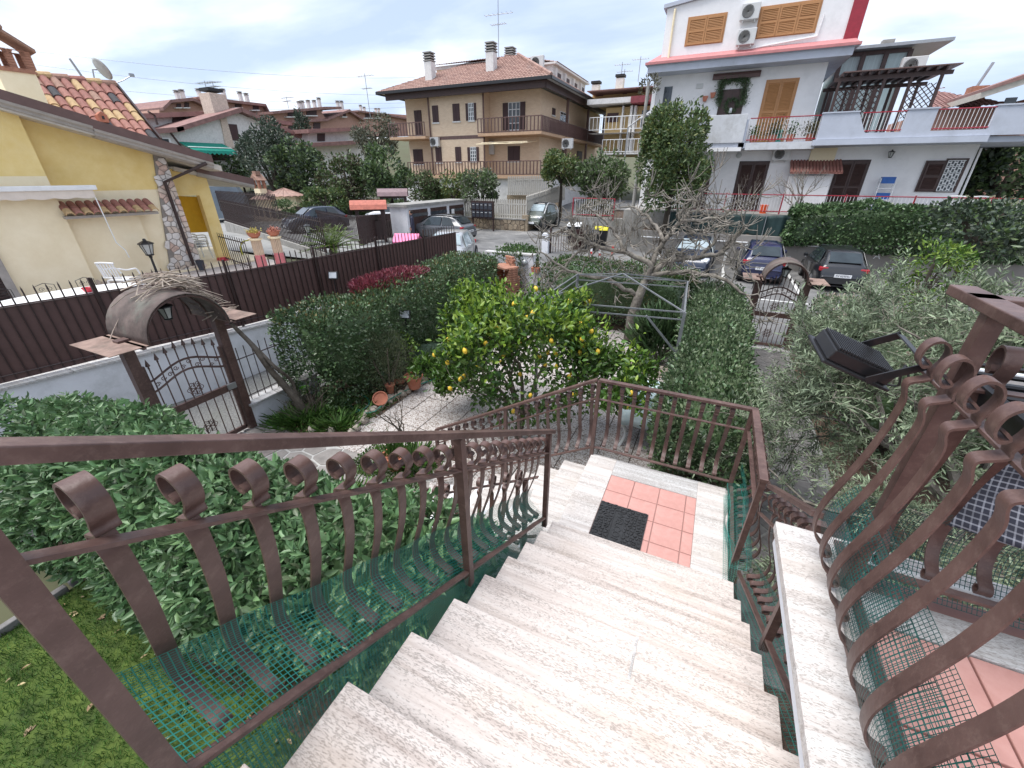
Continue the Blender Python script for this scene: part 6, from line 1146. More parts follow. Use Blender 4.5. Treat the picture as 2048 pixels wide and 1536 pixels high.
def antenna(label, loc, h, arms=((1, .6),), s=1.):
    t = thing('tv_antenna', label, 'antenna', loc); MB().tube([(0, 0, 0), (0, 0, h)], .035 * s, 5).build('mast', 'galv', t)
    for (k, l) in arms:
        z_ = h * k - .15; b = MB(); b.tube([(-l, 0, z_), (l, .2 * l, z_)], .022 * s, 4); [b.tube([(-l + 2 * l * i / 6, -.25 * s, z_), (-l + 2 * l * i / 6, .3 * s, z_)], .014 * s, 4) for i in range(7)]; b.build('aerial', 'galv', t)
p = A2(1015, 385, y=40); q = A2(1005, 0, y=40); antenna('tall aerial mast on the roof ridge of the brick apartment building', p, q.z - p.z, ((.8, 1.3), (.62, .7)))
# ---------------- other buildings ----------------
def facx(px_, py_, X): p = U(px_, py_, x=X); return (p.y, p.z)
def L7(a, b_): return (260 + a / 4.096, 150 + b_ / 4.096)
M('villa_roof', (.25, .14, .125), r=.85, var=.25, sc=1.5, bump=.4, bsc=6); M('roof_side', (.24, .13, .11), r=.8)
va = thing('white_gable_villa', 'white villa with brown gable roofs and green awning on the left hillside', 'house'); X = -50.
def wpoly(name, pts, X_, dep, mat, par): b = MB(); b.prism([facx(*L7(*p), X_) for p in pts], X_ - dep, X_, ax=0); return b.build(name, mat, par)
wpoly('wall', [(80, 900), (80, 470), (400, 440), (870, 305), (1390, 520), (1390, 900)], X, 8, 'plaster_white', va)
def roofedge(a, c, X_, par, th=26, dep=9, ov_=.8):
    y0_, z0_ = facx(*L7(*a), X_); y1_, z1_ = facx(*L7(*c), X_); tt = .42; b = MB(); b.prism([(y0_, z0_ - tt), (y1_, z1_ - tt), (y1_, z1_), (y0_, z0_)], X_ - dep, X_ + ov_, ax=0); b.build('roof', 'villa_roof', par)
roofedge((340, 430), (875, 268), X, va); roofedge((872, 268), (1395, 500), X, va); roofedge((60, 450), (400, 425), X, va)
wpoly('upper_wall', [(0, 600), (0, 330), (620, 320), (1250, 380), (1250, 600)], X - 4, 6, 'plaster_white', va); roofedge((0, 320), (560, 300), X - 3.8, va, dep=7); roofedge((560, 300), (1290, 385), X - 3.8, va, dep=7)
wpoly('stone_pier', [(740, 360), (790, 350), (870, 640), (800, 640)], X + .15, .3, 'stone_tan', va)
for q in ((350, 325, 458, 388),): wpoly('window', [(q[0], q[1]), (q[2], q[1]), (q[2], q[3]), (q[0], q[3])], X - 3.9, .2, 'brown_shutter', va)
wpoly('window', [(805, 400), (875, 405), (900, 540), (835, 535)], X + .1, .2, 'brown_shutter', va); wpoly('window', [(165, 510), (330, 515), (350, 590), (190, 590)], X + .1, .2, 'white_plastic', va); wpoly('pane', [(185, 520), (315, 525), (330, 580), (205, 580)], X + .15, .1, 'window_glass', va)
wpoly('porch_opening', [(480, 600), (810, 610), (820, 700), (520, 700)], X + .1, .3, 'wood_dark', va)
M('awning_green', (.0, .24, .17), r=.6, bump=.05); M('awning_stripe', (.6, .7, .66), r=.6, bump=0)
aw0 = facx(*L7(440, 545), X + 1); aw1 = facx(*L7(800, 562), X + 1); P_ = []
for i in range(41):
    y_ = lerp(aw0[0], aw1[0], i / 40); z_ = lerp(aw0[1], aw1[1], i / 40); P_.append([(X + .1, y_, z_ + .0), (X + 1.8, y_ + .2, z_ - .75), (X + 1.85, y_ + .2, z_ - 1.05 - .08 * math.sin(i * 1.5))])
solid(MB().grid(P_).build('awning', 'awning_green', va), .04); b = MB(); b.grid([[(X + 1.2, lerp(aw0[0], aw1[0], t) + .1, lerp(aw0[1], aw1[1], t) - .40), (X + 1.35, lerp(aw0[0], aw1[0], t) + .1, lerp(aw0[1], aw1[1], t) - .47)] for t in (0, 1)]); solid(b.build('awning_stripe', 'awning_stripe', va), .02)
p = U(*L7(712, 300), x=X - 2); MB().box(-.9, .9, -.9, .9, -1.5, 1.6).build('stone_chimney', 'stone_tan', va, (p.x, p.y, p.z)); MB().box(-.8, .8, -.8, .8, 1.8, 2.1).build('chimney_cap', 'rubber', va, (p.x, p.y, p.z))
for (a, b_, c, d) in ((150, 300, 225, 408), (280, 440, 430, 600)): MB().tube([U(*L7(a, b_), x=X + .5), U(*L7(a + 50, b_ + 30), x=X + .2), U(*L7(c, d), x=X + .2)], .1, 5).build('downpipe', 'wood_dark', va)
vb = thing('small_white_villa', 'low white villa with two brown roof bands left of the apartment building', 'house'); X = -46
wpoly('wall', [(1480, 900), (1500, 570), (1900, 560), (1960, 900)], X, 6, 'plaster_white', vb); wpoly('upper_wall', [(1465, 570), (1465, 460), (1880, 430), (1880, 570)], X - 2, 5, 'plaster_white', vb); roofedge((1420, 445), (1920, 425), X - 1.5, vb, dep=6); roofedge((1395, 560), (1900, 535), X + .6, vb, dep=4); wpoly('window', [(1538, 480), (1598, 478), (1598, 542), (1538, 542)], X - 1.9, .1, 'brown_shutter', vb); wpoly('window', [(1780, 655), (1840, 655), (1840, 690), (1780, 690)], X + .1, .1, 'brown_shutter', vb)
def hill_block(label, X_, wall, roofs, wins, chim, name='hillside_apartment_block'):
    t = thing(name, label, 'apartment building'); wpoly('wall', wall, X_, 12, 'brick_rose', t)
    for a, c in roofs: roofedge(a, c, X_, t, dep=12, ov_=1.2)
    for q in wins: wpoly('window', [(q[0], q[1]), (q[2], q[1]), (q[2], q[3]), (q[0], q[3])], X_ + .15, .2, 'brown_shutter', t); wpoly('balcony', [(q[0] - 10, q[3]), (q[2] + 10, q[3]), (q[2] + 10, q[3] + 8), (q[0] - 10, q[3] + 8)], X_ + .8, .8, 'plaster_white', t)
    for a, b_ in chim: p = U(*L7(a, b_), x=X_ - 3); c = put(None, 'chimney', t, p); c.scale = (.55, .55, .55); MB().box(-.5, .5, -.5, .5, -3, .9).build('stack', 'plaster_white', c); MB().box(-.62, .62, -.62, .62, .9, 1.15).build('cowl_ring', 'concrete', c); MB().box(-.62, .62, -.62, .62, 1.35, 1.6).build('cowl_ring', 'concrete', c); MB().box(-.4, .4, -.4, .4, .9, 1.5).build('flue', 'rubber', c)
    return t
hill_block('long rose brick apartment block with many chimneys on top of the left hill', -85, [(240, 600), (240, 260), (480, 200), (560, 180), (1080, 240), (1120, 330), (1120, 600)], [((235, 268), (300, 205)), ((300, 205), (480, 190)), ((480, 190), (650, 270)), ((550, 178), (1080, 240)), ((1080, 240), (1120, 320))], [(385, 235, 420, 265), (450, 225, 485, 265), (865, 225, 915, 265), (1010, 245, 1055, 285)], [(390, 175), (432, 168), (568, 160), (768, 158), (905, 180), (958, 192)])
hill_block('second rose brick apartment block with balconies right of the hilltop one', -80, [(1150, 650), (1150, 300), (1550, 275), (1600, 350), (1770, 290), (1880, 370), (1880, 650)], [((1130, 300), (1560, 265)), ((1560, 262), (1700, 262)), ((1590, 355), (1765, 283)), ((1765, 283), (1895, 365)), ((1290, 375), (1590, 360))], [(1295, 300, 1345, 340), (1370, 295, 1400, 335), (1450, 285, 1530, 330), (1300, 405, 1335, 450), (1350, 405, 1375, 450), (1505, 390, 1560, 440), (1750, 310, 1770, 340)], [(1390, 255), (1415, 250), (1463, 245), (1512, 245), (1550, 225), (1703, 248), (1735, 248)])
hill_block('distant rose brick block with small roofs behind the pale antenna mast', -95, [(1880, 500), (1880, 300), (2300, 330), (2300, 500)], [((1840, 290), (2080, 320)), ((2060, 318), (2340, 370))], [(1930, 320, 1980, 350), (2020, 325, 2050, 350)], [(1890, 275), (1920, 290), (2015, 300), (2040, 300)])
for i, (a, b0, b1, X_, s_) in enumerate(((655, 215, 55, -70, 1.6), (705, 170, 55, -75, 1.6), (1970, 350, 0, -45, 1.2), (1300, 275, 180, -85, 1.6))): p = U(*L7(a, b0), x=X_); q = U(*L7(a, b1), x=X_); antenna(['leftmost aerial above the white gable villa roof', 'second aerial above the white gable villa roof', 'tall lattice like aerial mast left of the brick apartment building', 'small aerial between the two hilltop blocks'][i], p, q.z - p.z, ((.98, 1.5 * s_ * .7), (.7, .9 * s_ * .7)), s_)
# buildings between apartment and villa
oc = thing('ochre_apartment_house', 'ochre apartment house with white balconies half hidden behind the tall shrub', 'apartment building'); yb = 42
def B4(a, b_, y): return U(1150 + a / 3.571, 130 + b_ / 3.571, y=y)
def obox(name, a, b_, c, d, y, dep, mat, par=oc): p, q = B4(a, b_, y), B4(c, d, y); x0_, x1_ = sorted((p.x, q.x)); z0_, z1_ = sorted((p.z, q.z)); return MB().box(x0_, x1_, y, y + dep, z0_, z1_).build(name, mat, par)
obox('wall', 195, 640, 620, 285, yb, 8, 'brick_ochre'); obox('wall', 120, 280, 640, 150, yb + 2, 7, 'brick_ochre'); obox('balcony', 85, 285, 400, 225, yb - 1, 2, 'plaster_white'); obox('roof', 85, 190, 650, 140, yb - .5, 9, 'villa_roof'); obox('red_canopy', 395, 270, 640, 205, yb - 1.5, 3, 'red_roof'); obox('balcony_slab', 100, 490, 640, 470, yb - 1.5, 1.5, 'plaster_white'); obox('balcony_slab', 190, 640, 620, 620, yb - 1.5, 1.5, 'plaster_white')
for q in ((225, 340, 312, 410), (150, 175, 205, 225), (340, 165, 375, 210), (465, 320, 570, 450)): obox('window', q[0], q[3], q[2], q[1], (yb if q[1] > 250 else yb + 2) - .05, .1, 'brown_shutter' if q[0] != 465 else 'window_glass')
for (a, c) in ((312, 340), (400, 425), (375, 398)): obox('pier', a, 640, c, 290, yb - .6, .5, 'plaster_white')
for (q0_, q1_, zt0) in ((100, 640, 470), (190, 620, 625)):
    p, q = B4(q0_, zt0, yb - 1.5), B4(q1_, zt0, yb - 1.5); bars('balcony_railing', oc, p.x, q.x, yb - 1.5, p.z, p.z + 1.0, .35, 'white_plastic', .025, .04)
for i, (a, bt, bb) in enumerate(((150, 118, 165), (320, 70, 150))): p, q = B4(a, bb, yb + 3), B4(a, bt, yb + 3); c = put(None, 'chimney', oc, p); MB().box(-.35, .35, -.35, .35, -.5, q.z - p.z - .3).build('stack', 'plaster_white', c); MB().box(-.42, .42, -.42, .42, q.z - p.z - .2, q.z - p.z).build('cowl_ring', 'rubber', c)
for i, (a, bb, bt) in enumerate(((330, 80, -20), (450, 120, -60), (348, 110, 30))): p, q = B4(a, bb, yb + 3), B4(a, bt, yb + 3); antenna(['aerial on the roof of the ochre apartment house, nearest to the chimney', 'right hand aerial of the ochre apartment house', 'short aerial of the ochre apartment house'][i], p, q.z - p.z, ((.97, .7),), .9)
# right-hand background
pk_ = thing('pink_house', 'rose rendered house with wide eaves at the far right edge behind the villa', 'house'); 
def pbox(name, a, b_, c, d, y, dep, mat): p, q = V(a, b_, y), V(c, d, y); x0_, x1_ = sorted((p.x, q.x)); z0_, z1_ = sorted((p.z, q.z)); return MB().box(x0_, x1_ + 3, y, y + dep, z0_, z1_).build(name, mat, pk_)
M('rose_render', (.42, .24, .19), r=.9, var=.08, sc=2); yk = 34; pbox('wall', 1900, 1000, 2120, 490, yk, 8, 'rose_render'); p, q = V(1800, 510, yk - 1), V(2100, 400, yk - 1)
b = MB(); b.prism([(p.x, p.z), (q.x + 3, q.z + .9), (q.x + 3, q.z + 1.2), (p.x, p.z + .3)], yk - 1.2, yk + 8, ax=1); b.build('roof', 'soffit', pk_); b = MB(); b.prism([(p.x, p.z + .3), (q.x + 3, q.z + 1.2), (q.x + 3, q.z + 1.5), (p.x, p.z + .45)], yk - 1.3, yk + 8, ax=1); b.build('roof_tiles', 'villa_roof', pk_); wbox('window', 1955, 500, 1998, 530, yk - .05, .1, 'window_glass', pk_)
mr = thing('tiled_roof_house', 'house with dark brown tiled hip roof behind the villa terrace', 'house'); yk = 36; a, b2, c = V(1560, 560, yk), V(2000, 560, yk), V(1640, 470, yk + 5)
slope('roof_slope', (a.x, yk, a.z), (b2.x, yk, a.z), (b2.x - 3, yk + 6, c.z + .3), (a.x + 1.5, yk + 6, c.z + .3), 'villa_roof', mr); MB().box(a.x + .5, b2.x - .5, yk + .5, yk + 10, 1, a.z).build('wall', 'rose_render', mr); p = V(1785, 500, yk + 2); MB().box(-.4, .4, -.4, .4, -1, V(1785, 445, yk + 2).z - p.z).build('chimney', 'brick_red', mr, p); MB().tube([(0, 0, 0), (.3, 0, 1.2)], .08, 6).build('flue_pipe', 'galv', mr, V(1800, 445, yk + 2))
# power lines
for i, (y0_, y1_) in enumerate(((85, 155), (110, 190), (150, 205), (185, 213))):
    P0_ = Vector(CAM) + Vector(ray(-150, y0_ - 12)).normalized() * 160; P1_ = Vector(CAM) + Vector(ray(830, y1_)).normalized() * 190; pts = [P0_.lerp(P1_, t) - Vector((0, 0, 9 * t * (1 - t))) for t in np.linspace(0, 1, 14)]
    MB().tube(pts, .035, 4).build('power_line', 'galv', None, label=['uppermost', 'second', 'third', 'lowest'][i] + ' power line crossing the sky above the left hill', cat='power line', group='power lines over the hill')
# ---------------- garden furniture ----------------
bw = thing('garden_back_wall', 'white rendered wall closing the garden behind the brick barbecue', 'wall')
MB().box(-5.95, -4.25, 9.85, 10.05, -.1, 1.66).build('wall_body', 'white_paint', bw); MB().box(-5.98, -4.22, 9.82, 10.08, 1.66, 1.70).build('cap_stone', 'travertine_grey', bw); MB().box(-4.25, -4.05, 9.85, 10.05, -.1, 1.35).build('wall_body', 'white_paint', bw)
P_ = [[(.13 * math.cos(a) * math.cos(e_), -.02 - .1 * math.sin(e_) , .13 * math.sin(a) * 1.0 * math.cos(e_)) for a in np.linspace(0, math.pi, 9)] for e_ in np.linspace(0, 1.5, 6)]
solid(MB().grid(P_).build('dome_light', 'galv', bw, (-4.55, 9.86, 1.42)), .01)
pl_ = thing('wall_planter', 'small terracotta planter box hooked on the end of the white wall', 'planter', (-4.12, 9.78, 1.18)); MB().prism([(-.11, 0), (.11, 0), (.13, .16), (-.13, .16)], -.1, .1, ax=1).build('box', 'terracotta_pot', pl_); leaves('foliage', NR.normal(0, .06, (120, 3)) + [0, 0, .2], NR.normal(0, 1, (120, 3)), .06, .03, 'hedge_leaf_warm', pl_)
bq = thing('brick_barbecue', 'stepped brick barbecue with curved stone legs against the white wall', 'barbecue', (-4.86, 8.95, 0), R(-30)); MB().box(-.38, .38, -.25, .35, .0, .1).build('plinth', 'concrete', bq)
for sx in (-1, 1): b = MB(); b.prism([(-.3, 0), (.3, 0), (.34, .08), (.18, .25), (.12, .4), (.2, .55), (.36, .66), (.36, .72), (-.3, .72)], sx * .34 - .04, sx * .34 + .04, ax=0); b.v = [(p[0], -p[1] + .02, p[2]) for p in b.v]; b.build('side_leg', 'cream_render', bq)
for z_ in (.3, .72): MB().box(-.42, .42, -.36, .34, z_, z_ + .06).build('shelf', 'brick_red', bq, bevel=.008)
for r_ in range(14):
    z_ = .8 + .066 * r_; hw_ = .4 if r_ < 6 else .36 if r_ < 10 else .28
    for k in range(int(hw_ * 2 / .2)):
        x_ = -hw_ + .2 * k + (.0 if r_ % 2 else .05); MB().box(0, min(.19, hw_ - x_), -.045, .045, 0, .056).build('brick', 'brick_red', bq, (x_, .3, z_), bevel=.004)
    if r_ < 10:
        for sx in (-1, 1): MB().box(-.045, .045, -.24 + .02 * r_, .24, 0, .056).build('brick', 'brick_red', bq, (sx * .38, 0, z_), bevel=.004)
MB().box(-.4, .4, -.2, .3, 1.42, 1.47).build('grill_hood_edge', 'brick_red', bq)
b = MB()
for k in range(70): a = rnd.uniform(0, 3.1); c_ = Vector((-4.42 + rnd.gauss(0, .1), 9.2 + rnd.gauss(0, .16), .25 + rnd.random() * 1.0)); d_ = Vector((math.cos(a) * .3, math.sin(a) * .3, rnd.gauss(0, .25))); b.tube([c_ - d_, c_ + Vector((0, 0, .05)), c_ + d_], .007, 4)
b.build('vine_tangle', 'bark', None, kind='stuff', label='tangle of dry vine stems between barbecue and white wall', cat='vine')
# table
tbl = thing('garden_table', 'white plastic table with curved legs behind the landing railing', 'table', (.36, 3.85, 0)); MB().box(-.36, .36, -.6, .6, .68, .71).build('table_top', 'white_plastic', tbl, bevel=.01)
for sx in (-1, 1):
    for sy in (-1, 1): MB().tube(bez([(sx * .3, sy * .5, .69), (sx * .34, sy * .54, .45), (sx * .28, sy * .5, .2), (sx * .34, sy * .58, 0)]), .022, 6).build('leg', 'white_plastic', tbl)
m = M('tablecloth', (.52, .66, .70), r=.8, var=.15, sc=7, bump=.1, c2=(.66, .76, .78), dirt=(.25, .45, .55), dsc=9, damt=.6); P_ = []
for i in range(21):
    row = []
    for j in range(31):
        u, v = i / 20, j / 30; x, y, z = (u - .5) * 1.0, (v - .5) * 1.5, .72; ex = max(0, abs(x) - .37); ey = max(0, abs(y) - .61); dz = min(.3, ex * 1.9 + ey * 1.9); x = max(-.39, min(.39, x)); y = max(-.63, min(.63, y)); row.append((x + .012 * math.sin(y * 25) * (dz > .02), y + .012 * math.sin(x * 25) * (dz > .02), z - dz + .003 * math.sin(9 * x + 5 * y)))
    P_.append(row)
solid(MB().grid(P_).build('tablecloth', 'tablecloth', None, (.36, 3.85, 0), smooth=True, label='pale blue patterned tablecloth draped over the garden table', cat='tablecloth'), .003)
MB().lathe([(.02, 0), (.1, .01), (.12, .03), (.1, .02), (.01, .012)], 18).build('white_plate', 'white_plastic', None, (.52, 4.2, .725), label='white round dish at the far end of the garden table', cat='dish')
M('aubergine', (.06, .02, .03), r=.6, bump=0); MB().box(-.12, .12, -.1, .1, 0, .05).build('dark_tray', 'aubergine', None, (.55, 3.5, .725), bevel=.01, label='dark aubergine tray on the near corner of the garden table', cat='tray')
# garden frame
gf = thing('garden_gazebo_frame', 'bare grey metal frame of a garden gazebo without its canopy', 'gazebo frame'); T = 2.02; M('frame_grey', (.22, .23, .24), r=.5, metal=.4, var=.2, bump=0)
c4 = [(.58, 4.35), (.46, 6.6), (-1.75, 6.3), (-1.75, 4.0)]; apx = (-.62, 5.35, 2.32)
for x_, y_ in c4: MB().box(-.025, .025, -.025, .025, 0, T).build('post', 'frame_grey', gf, (x_, y_, 0)); MB().bar((x_, y_, T), apx, .02, .02).build('rafter', 'frame_grey', gf)
for i in range(4): a, c = c4[i], c4[(i + 1) % 4]; [MB().bar((a[0], a[1], z_), (c[0], c[1], z_), .02, .02).build('rail', 'frame_grey', gf) for z_ in (T, T - .12)]
MB().bar((.05, 4.0, 2.0), (.86, 4.2, 1.1), .03, .03).build('loose_strut', 'frame_grey', gf); MB().bar((.6, 4.35, .3), (.6, 4.35, 1.45), .06, .06).build('post_sleeve', 'frame_grey', gf)
M('plank', (.24, .20, .17), r=.9, var=.25, sc=4, stretch=(8, 1, 8), bump=.3); sb = thing('plank_bench', 'weathered plank bench under the garden frame', 'bench', (.1, 5.35, 0)); [MB().box(-.45, .55, -.06, .06, .40, .43).build('plank', 'plank', sb, (0, .14 * k, 0)) for k in range(4)]; [MB().box(-.03, .03, 0, .42, 0, .4).build('leg', 'plank', sb, (x_, 0, 0)) for x_ in (-.35, .45)]
# pots and plants in the flower bed
def pot(label, loc, r, h, rot=(0, 0, 0), plant=None, n=200, L=.09, W_=.03, sp=.12, up_=.6, hh=.15):
    t = thing('plant_pot', label, 'plant pot', loc); t.rotation_euler = rot; MB().lathe([(r * .65, 0), (r * .95, h * .85), (r * 1.08, h * .86), (r * 1.1, h), (r * .95, h), (r * .9, h * .88), (.01, h * .86)], 20).build('pot', 'terracotta_pot', t, smooth=False)
    if plant: P_ = NR.normal(0, sp, (n, 3)) * [1, 1, .5] + [0, 0, h + hh]; leaves('foliage', P_, NR.normal(0, .7, (n, 3)) + [0, 0, up_], L, W_, plant, t)
    return t
pot('upright terracotta pot with sprouting bulbs on the end of the flower bed', U(828, 762, z=.25) - Vector((0, 0, .15)), .17, .28, plant='lemon_leaf', n=60, L=.16, W_=.02, up_=1.4, sp=.05)
pot('terracotta pot lying tilted at the foot of the rosemary', U(765, 800, z=.1) - Vector((0, 0, .05)), .13, .24, rot=(R(35), R(25), 0)); pot('smaller terracotta pot behind the tilted one', U(782, 785, z=.1), .09, .18)
pot('wide terracotta pot of grass beside the paving seen over the near railing', U(792, 922, z=.15) - Vector((0, 0, .12)), .17, .26, plant='grass_blade', n=160, L=.2, W_=.008, up_=1.6, sp=.06, hh=-.02); pot('terracotta saucer pot half hidden beside the lavender', U(800, 768, z=.05), .12, .08)
def bush(label, c, r, n, L, W_, mat, name='bush', cat='bush', up_=.5, depth=.35, stems=True, mat2=None, f2=.3, base=0, rough=.2, seed=4, sm='bark', tw=None):
    t = thing(name, label, cat, (c[0], c[1], base)); cc = (0, 0, c[2] - base); P_, D = onball(n, cc, r, depth, rough, 2.5 / max(r) * 1.2, seed, -.8); D = D * .6 + NR.normal(0, .5, D.shape) + [0, 0, up_]; k = NR.random(len(P_)) < (f2 if mat2 else 0)
    leaves('foliage', P_[~k], D[~k], L, W_, mat, t)
    if mat2: leaves('lighter_foliage', P_[k], D[k], L, W_, mat2, t)
    if stems:
        b = MB(); q = random.Random(seed)
        for i in range(stems if isinstance(stems, int) and stems > 1 else 7): a = q.uniform(0, 6.28); b.tube(bez([(0, 0, 0), (r[0] * .25 * math.cos(a), r[1] * .25 * math.sin(a), (c[2] - base) * .5), (r[0] * .6 * math.cos(a), r[1] * .6 * math.sin(a), c[2] - base + r[2] * q.uniform(0, .6))], 3), [.05 * min(1, r[0])] * 3 + [.035 * min(1, r[0])] * 3 + [.015 * min(1, r[0])], 5)
        b.build('stems', sm, t)
    return t
M('rosemary_leaf', (.09, .12, .07), r=.6, island=.35, bump=0, c2=(.15, .17, .09), trans=.1); M('lavender_leaf', (.12, .19, .13), r=.6, island=.3, bump=0, c2=(.20, .28, .19), trans=.1)
bush('tall airy rosemary bush in front of the dark hedge', (-4.55, 3.1, .75), (.5, .55, .7), 6500, .045, .007, 'rosemary_leaf', up_=1.2, depth=.5)
bush('rounded silvery green lavender mound at the edge of the paving', (-4.35, 4.25, .32), (.38, .55, .32), 5000, .07, .012, 'lavender_leaf', up_=.8); bush('small rose with pale green leaves behind the hanging pot', (-4.6, 3.7, .75), (.35, .35, .35), 260, .06, .04, 'young_leaf', up_=.2, depth=.6)
bush('clump of bright red photinia shoots standing on top of the clipped hedge', (-5.35, 4.4, 1.95), (.45, 1.15, .14), 2200, .085, .03, 'red_leaf', up_=1.1, base=1.5, stems=False, depth=.3)
bush('dark strappy agapanthus clump under the garden frame', (.15, 6.9, .55), (.55, .6, .5), 700, .5, .04, 'hedge_leaf', up_=1.2)
for i, (c, n) in enumerate((((-5.3, 1.5, .05), 420), ((-5.05, 1.95, .05), 300), ((-4.55, 1.75, .03), 340), ((-3.1, .3, .05), 260), ((-2.75, 1.5, .03), 300))): weed('grass_clump', ['large clump of strappy leaves by the low wall end', 'strappy clump in front of the climbing stump', 'low green clump at the rock border corner', 'tuft of grass beside the crazy paving near the laurel', 'grassy tuft by the round pot on the paving'][i], 'grass clump', c, n, .26, .012, 'grass_blade', .2, .7)
P_ = np.stack([NR.uniform(-5.4, -4.2, 3500), NR.uniform(1.3, 2.9, 3500), np.full(3500, .04)], 1); leaves('ground_cover', P_, NR.normal(0, .7, P_.shape) + [0, 0, .7], .05, .02, 'grass_blade', None, kind='stuff')
P_ = np.stack([NR.uniform(-3.6, -2.3, 2500), NR.uniform(.9, 1.6, 2500), np.full(2500, .03)], 1); leaves('ground_cover', P_, NR.normal(0, .7, P_.shape) + [0, 0, .7], .05, .02, 'lemon_leaf', None, kind='stuff')
rk = thing('rock_border', 'border of rough pale stones between flower bed and paving', 'rock border'); M('rock', (.40, .34, .28), r=.95, var=.3, sc=12, bump=.8, c2=(.56, .50, .43))
for i in range(26):
    t = i / 25; y_ = 1.45 + 3.0 * t; x_ = -4.16 - .12 * math.sin(t * 5) - .15 * t + (0 if i > 2 else -.3 * (2 - i)); s_ = rnd.uniform(.05, .12); bb = blob('rock', (0, 0, 0), (s_, s_ * rnd.uniform(.7, 1), s_ * .7), 'rock', rk, seed=i, n=5); bb.location = (x_ + rnd.uniform(-.06, .06), y_, .05); bb.rotation_euler = (rnd.random(), rnd.random(), rnd.random() * 3)
M('hose_green', (.03, .20, .15), r=.5, bump=0); q = [(-5.0 + .5 * math.cos(a), 2.35 + .38 * math.sin(a), .07) for a in np.linspace(0, 9, 26)] + [(-4.3, 2.2, .1), (-4.25, 2.7, .12), (-4.2, 3.3, .1), (-4.1, 3.9, .04), (-3.9, 4.5, .03)]; MB().tube(bez(q, 3), .012, 5).build('garden_hose', 'hose_green', None, smooth=True, label='green garden hose coiled in the flower bed and trailing onto the paving', cat='hose')
def stub_light(label, base, top, w=.11): 
    t = thing('solar_light', label, 'solar light', base); h = top.z - base.z; MB().tube([(0, 0, 0), (0, 0, h)], .012, 6).build('pole', 'black_metal', t); MB().box(-w, w, -.03, .03, -w * .8, w * .8).build('housing', 'black_metal', t, (0, 0, h), (R(-20), 0, R(25)), bevel=.006); MB().box(-w * .8, w * .8, -.034, -.03, -w * .6, w * .6).build('panel', 'lens', t, (0, 0, h), (R(-20), 0, R(25)))
stub_light('solar spotlight on a thin pole in front of the big hedge', Vector((-4.68, 4.0, 0)), Vector((-4.68, 4.0, 1.38))); stub_light('black spotlight mounted on top of the white driveway wall', Vector((-7.35, 4.75, 1.1)), Vector((-7.35, 4.75, 1.78)))
# climbing stump and bare plants
cs_ = thing('twisted_vine', 'twisted bare vine trunk climbing from the flower bed up to the gate canopy', 'vine'); b = MB(); b.tube(bez([(-5.35, 1.75, 0), (-5.4, 1.7, .35), (-5.5, 1.6, .7), (-5.55, 1.45, 1.1), (-5.62, 1.35, 1.5), (-5.75, 1.25, 1.8), (-5.8, 1.2, 1.98)]), [.085 - .0016 * k for k in range(49)], 7); b.tube(bez([(-5.4, 1.7, .3), (-5.48, 1.75, .7), (-5.45, 1.5, 1.1), (-5.7, 1.4, 1.5), (-5.72, 1.2, 1.9)]), .03, 6); b.build('trunk', 'bark', cs_, smooth=True); b = MB(); r5 = random.Random(3)
for k in range(60): p0 = Vector((-5.3 + r5.gauss(0, .1), 1.85 + r5.gauss(0, .12), .0)); d_ = Vector((r5.gauss(0, .35), r5.gauss(0, .35), 1)).normalized(); b.tube([p0, p0 + d_ * .3, p0 + d_ * r5.uniform(.45, .75) + Vector((r5.gauss(0, .08), r5.gauss(0, .08), 0))], [.009, .006, .003], 4)
b.build('twigs', 'bark', cs_, kind='stuff')
def bare(label, base, h, r, lv, seed, name='bare_shrub', cat='shrub', mat='bark', spread=.55, nst=3):
    t = thing(name, label, cat, base); q = random.Random(seed); b = MB(); tips = []
    for k in range(nst): a = q.uniform(0, 6.28); grow(b, (0, 0, 0), (.25 * math.cos(a), .25 * math.sin(a), 1), h, r, lv, tips, spread, .2, 5, 3, .66, .12, (2, 3), q)
    b.build('branches', mat, t); return t
bare('bare young fruit shrub standing in the paving in front of the rock border', (-2.95, 1.75, 0), .55, .022, 3, 5, nst=2); bare('thin leafless rose in front of the hedge', (-5.0, 2.7, 0), .6, .014, 2, 9, nst=2); bare('leafless pale rose stems before the dark hedge', (-4.75, 3.9, .3), .6, .012, 2, 12, nst=3)
# ---------------- trees beyond ----------------
def gat(px, py, zoff=0):
    r = ray(px, py); f = 6.
    while f < 160:
        p = Vector((CAM[0] + r[0] * f, CAM[1] + r[1] * f, CAM[2] + r[2] * f))
        if p.z < gz(p.x, p.y) + zoff: return p, f
        f += .1
    return p, f
def AT(px, py, f): r = ray(px, py); return Vector((CAM[0] + r[0] * f, CAM[1] + r[1] * f, CAM[2] + r[2] * f))
M('tree_dark', (.035, .055, .035), r=.5, island=.35, bump=0, c2=(.06, .088, .055), trans=.1); M('tree_mid', (.06, .105, .035), r=.5, island=.35, bump=0, c2=(.11, .165, .06), trans=.17); M('tree_brown', (.06, .06, .03), r=.6, island=.4, bump=0, c2=(.10, .095, .045), trans=.1); M('tree_yellow', (.09, .12, .03), r=.5, island=.4, bump=0, c2=(.15, .17, .04), trans=.15); M('tree_grey', (.10, .115, .08), r=.6, island=.3, bump=0, c2=(.17, .18, .13), trans=.1)
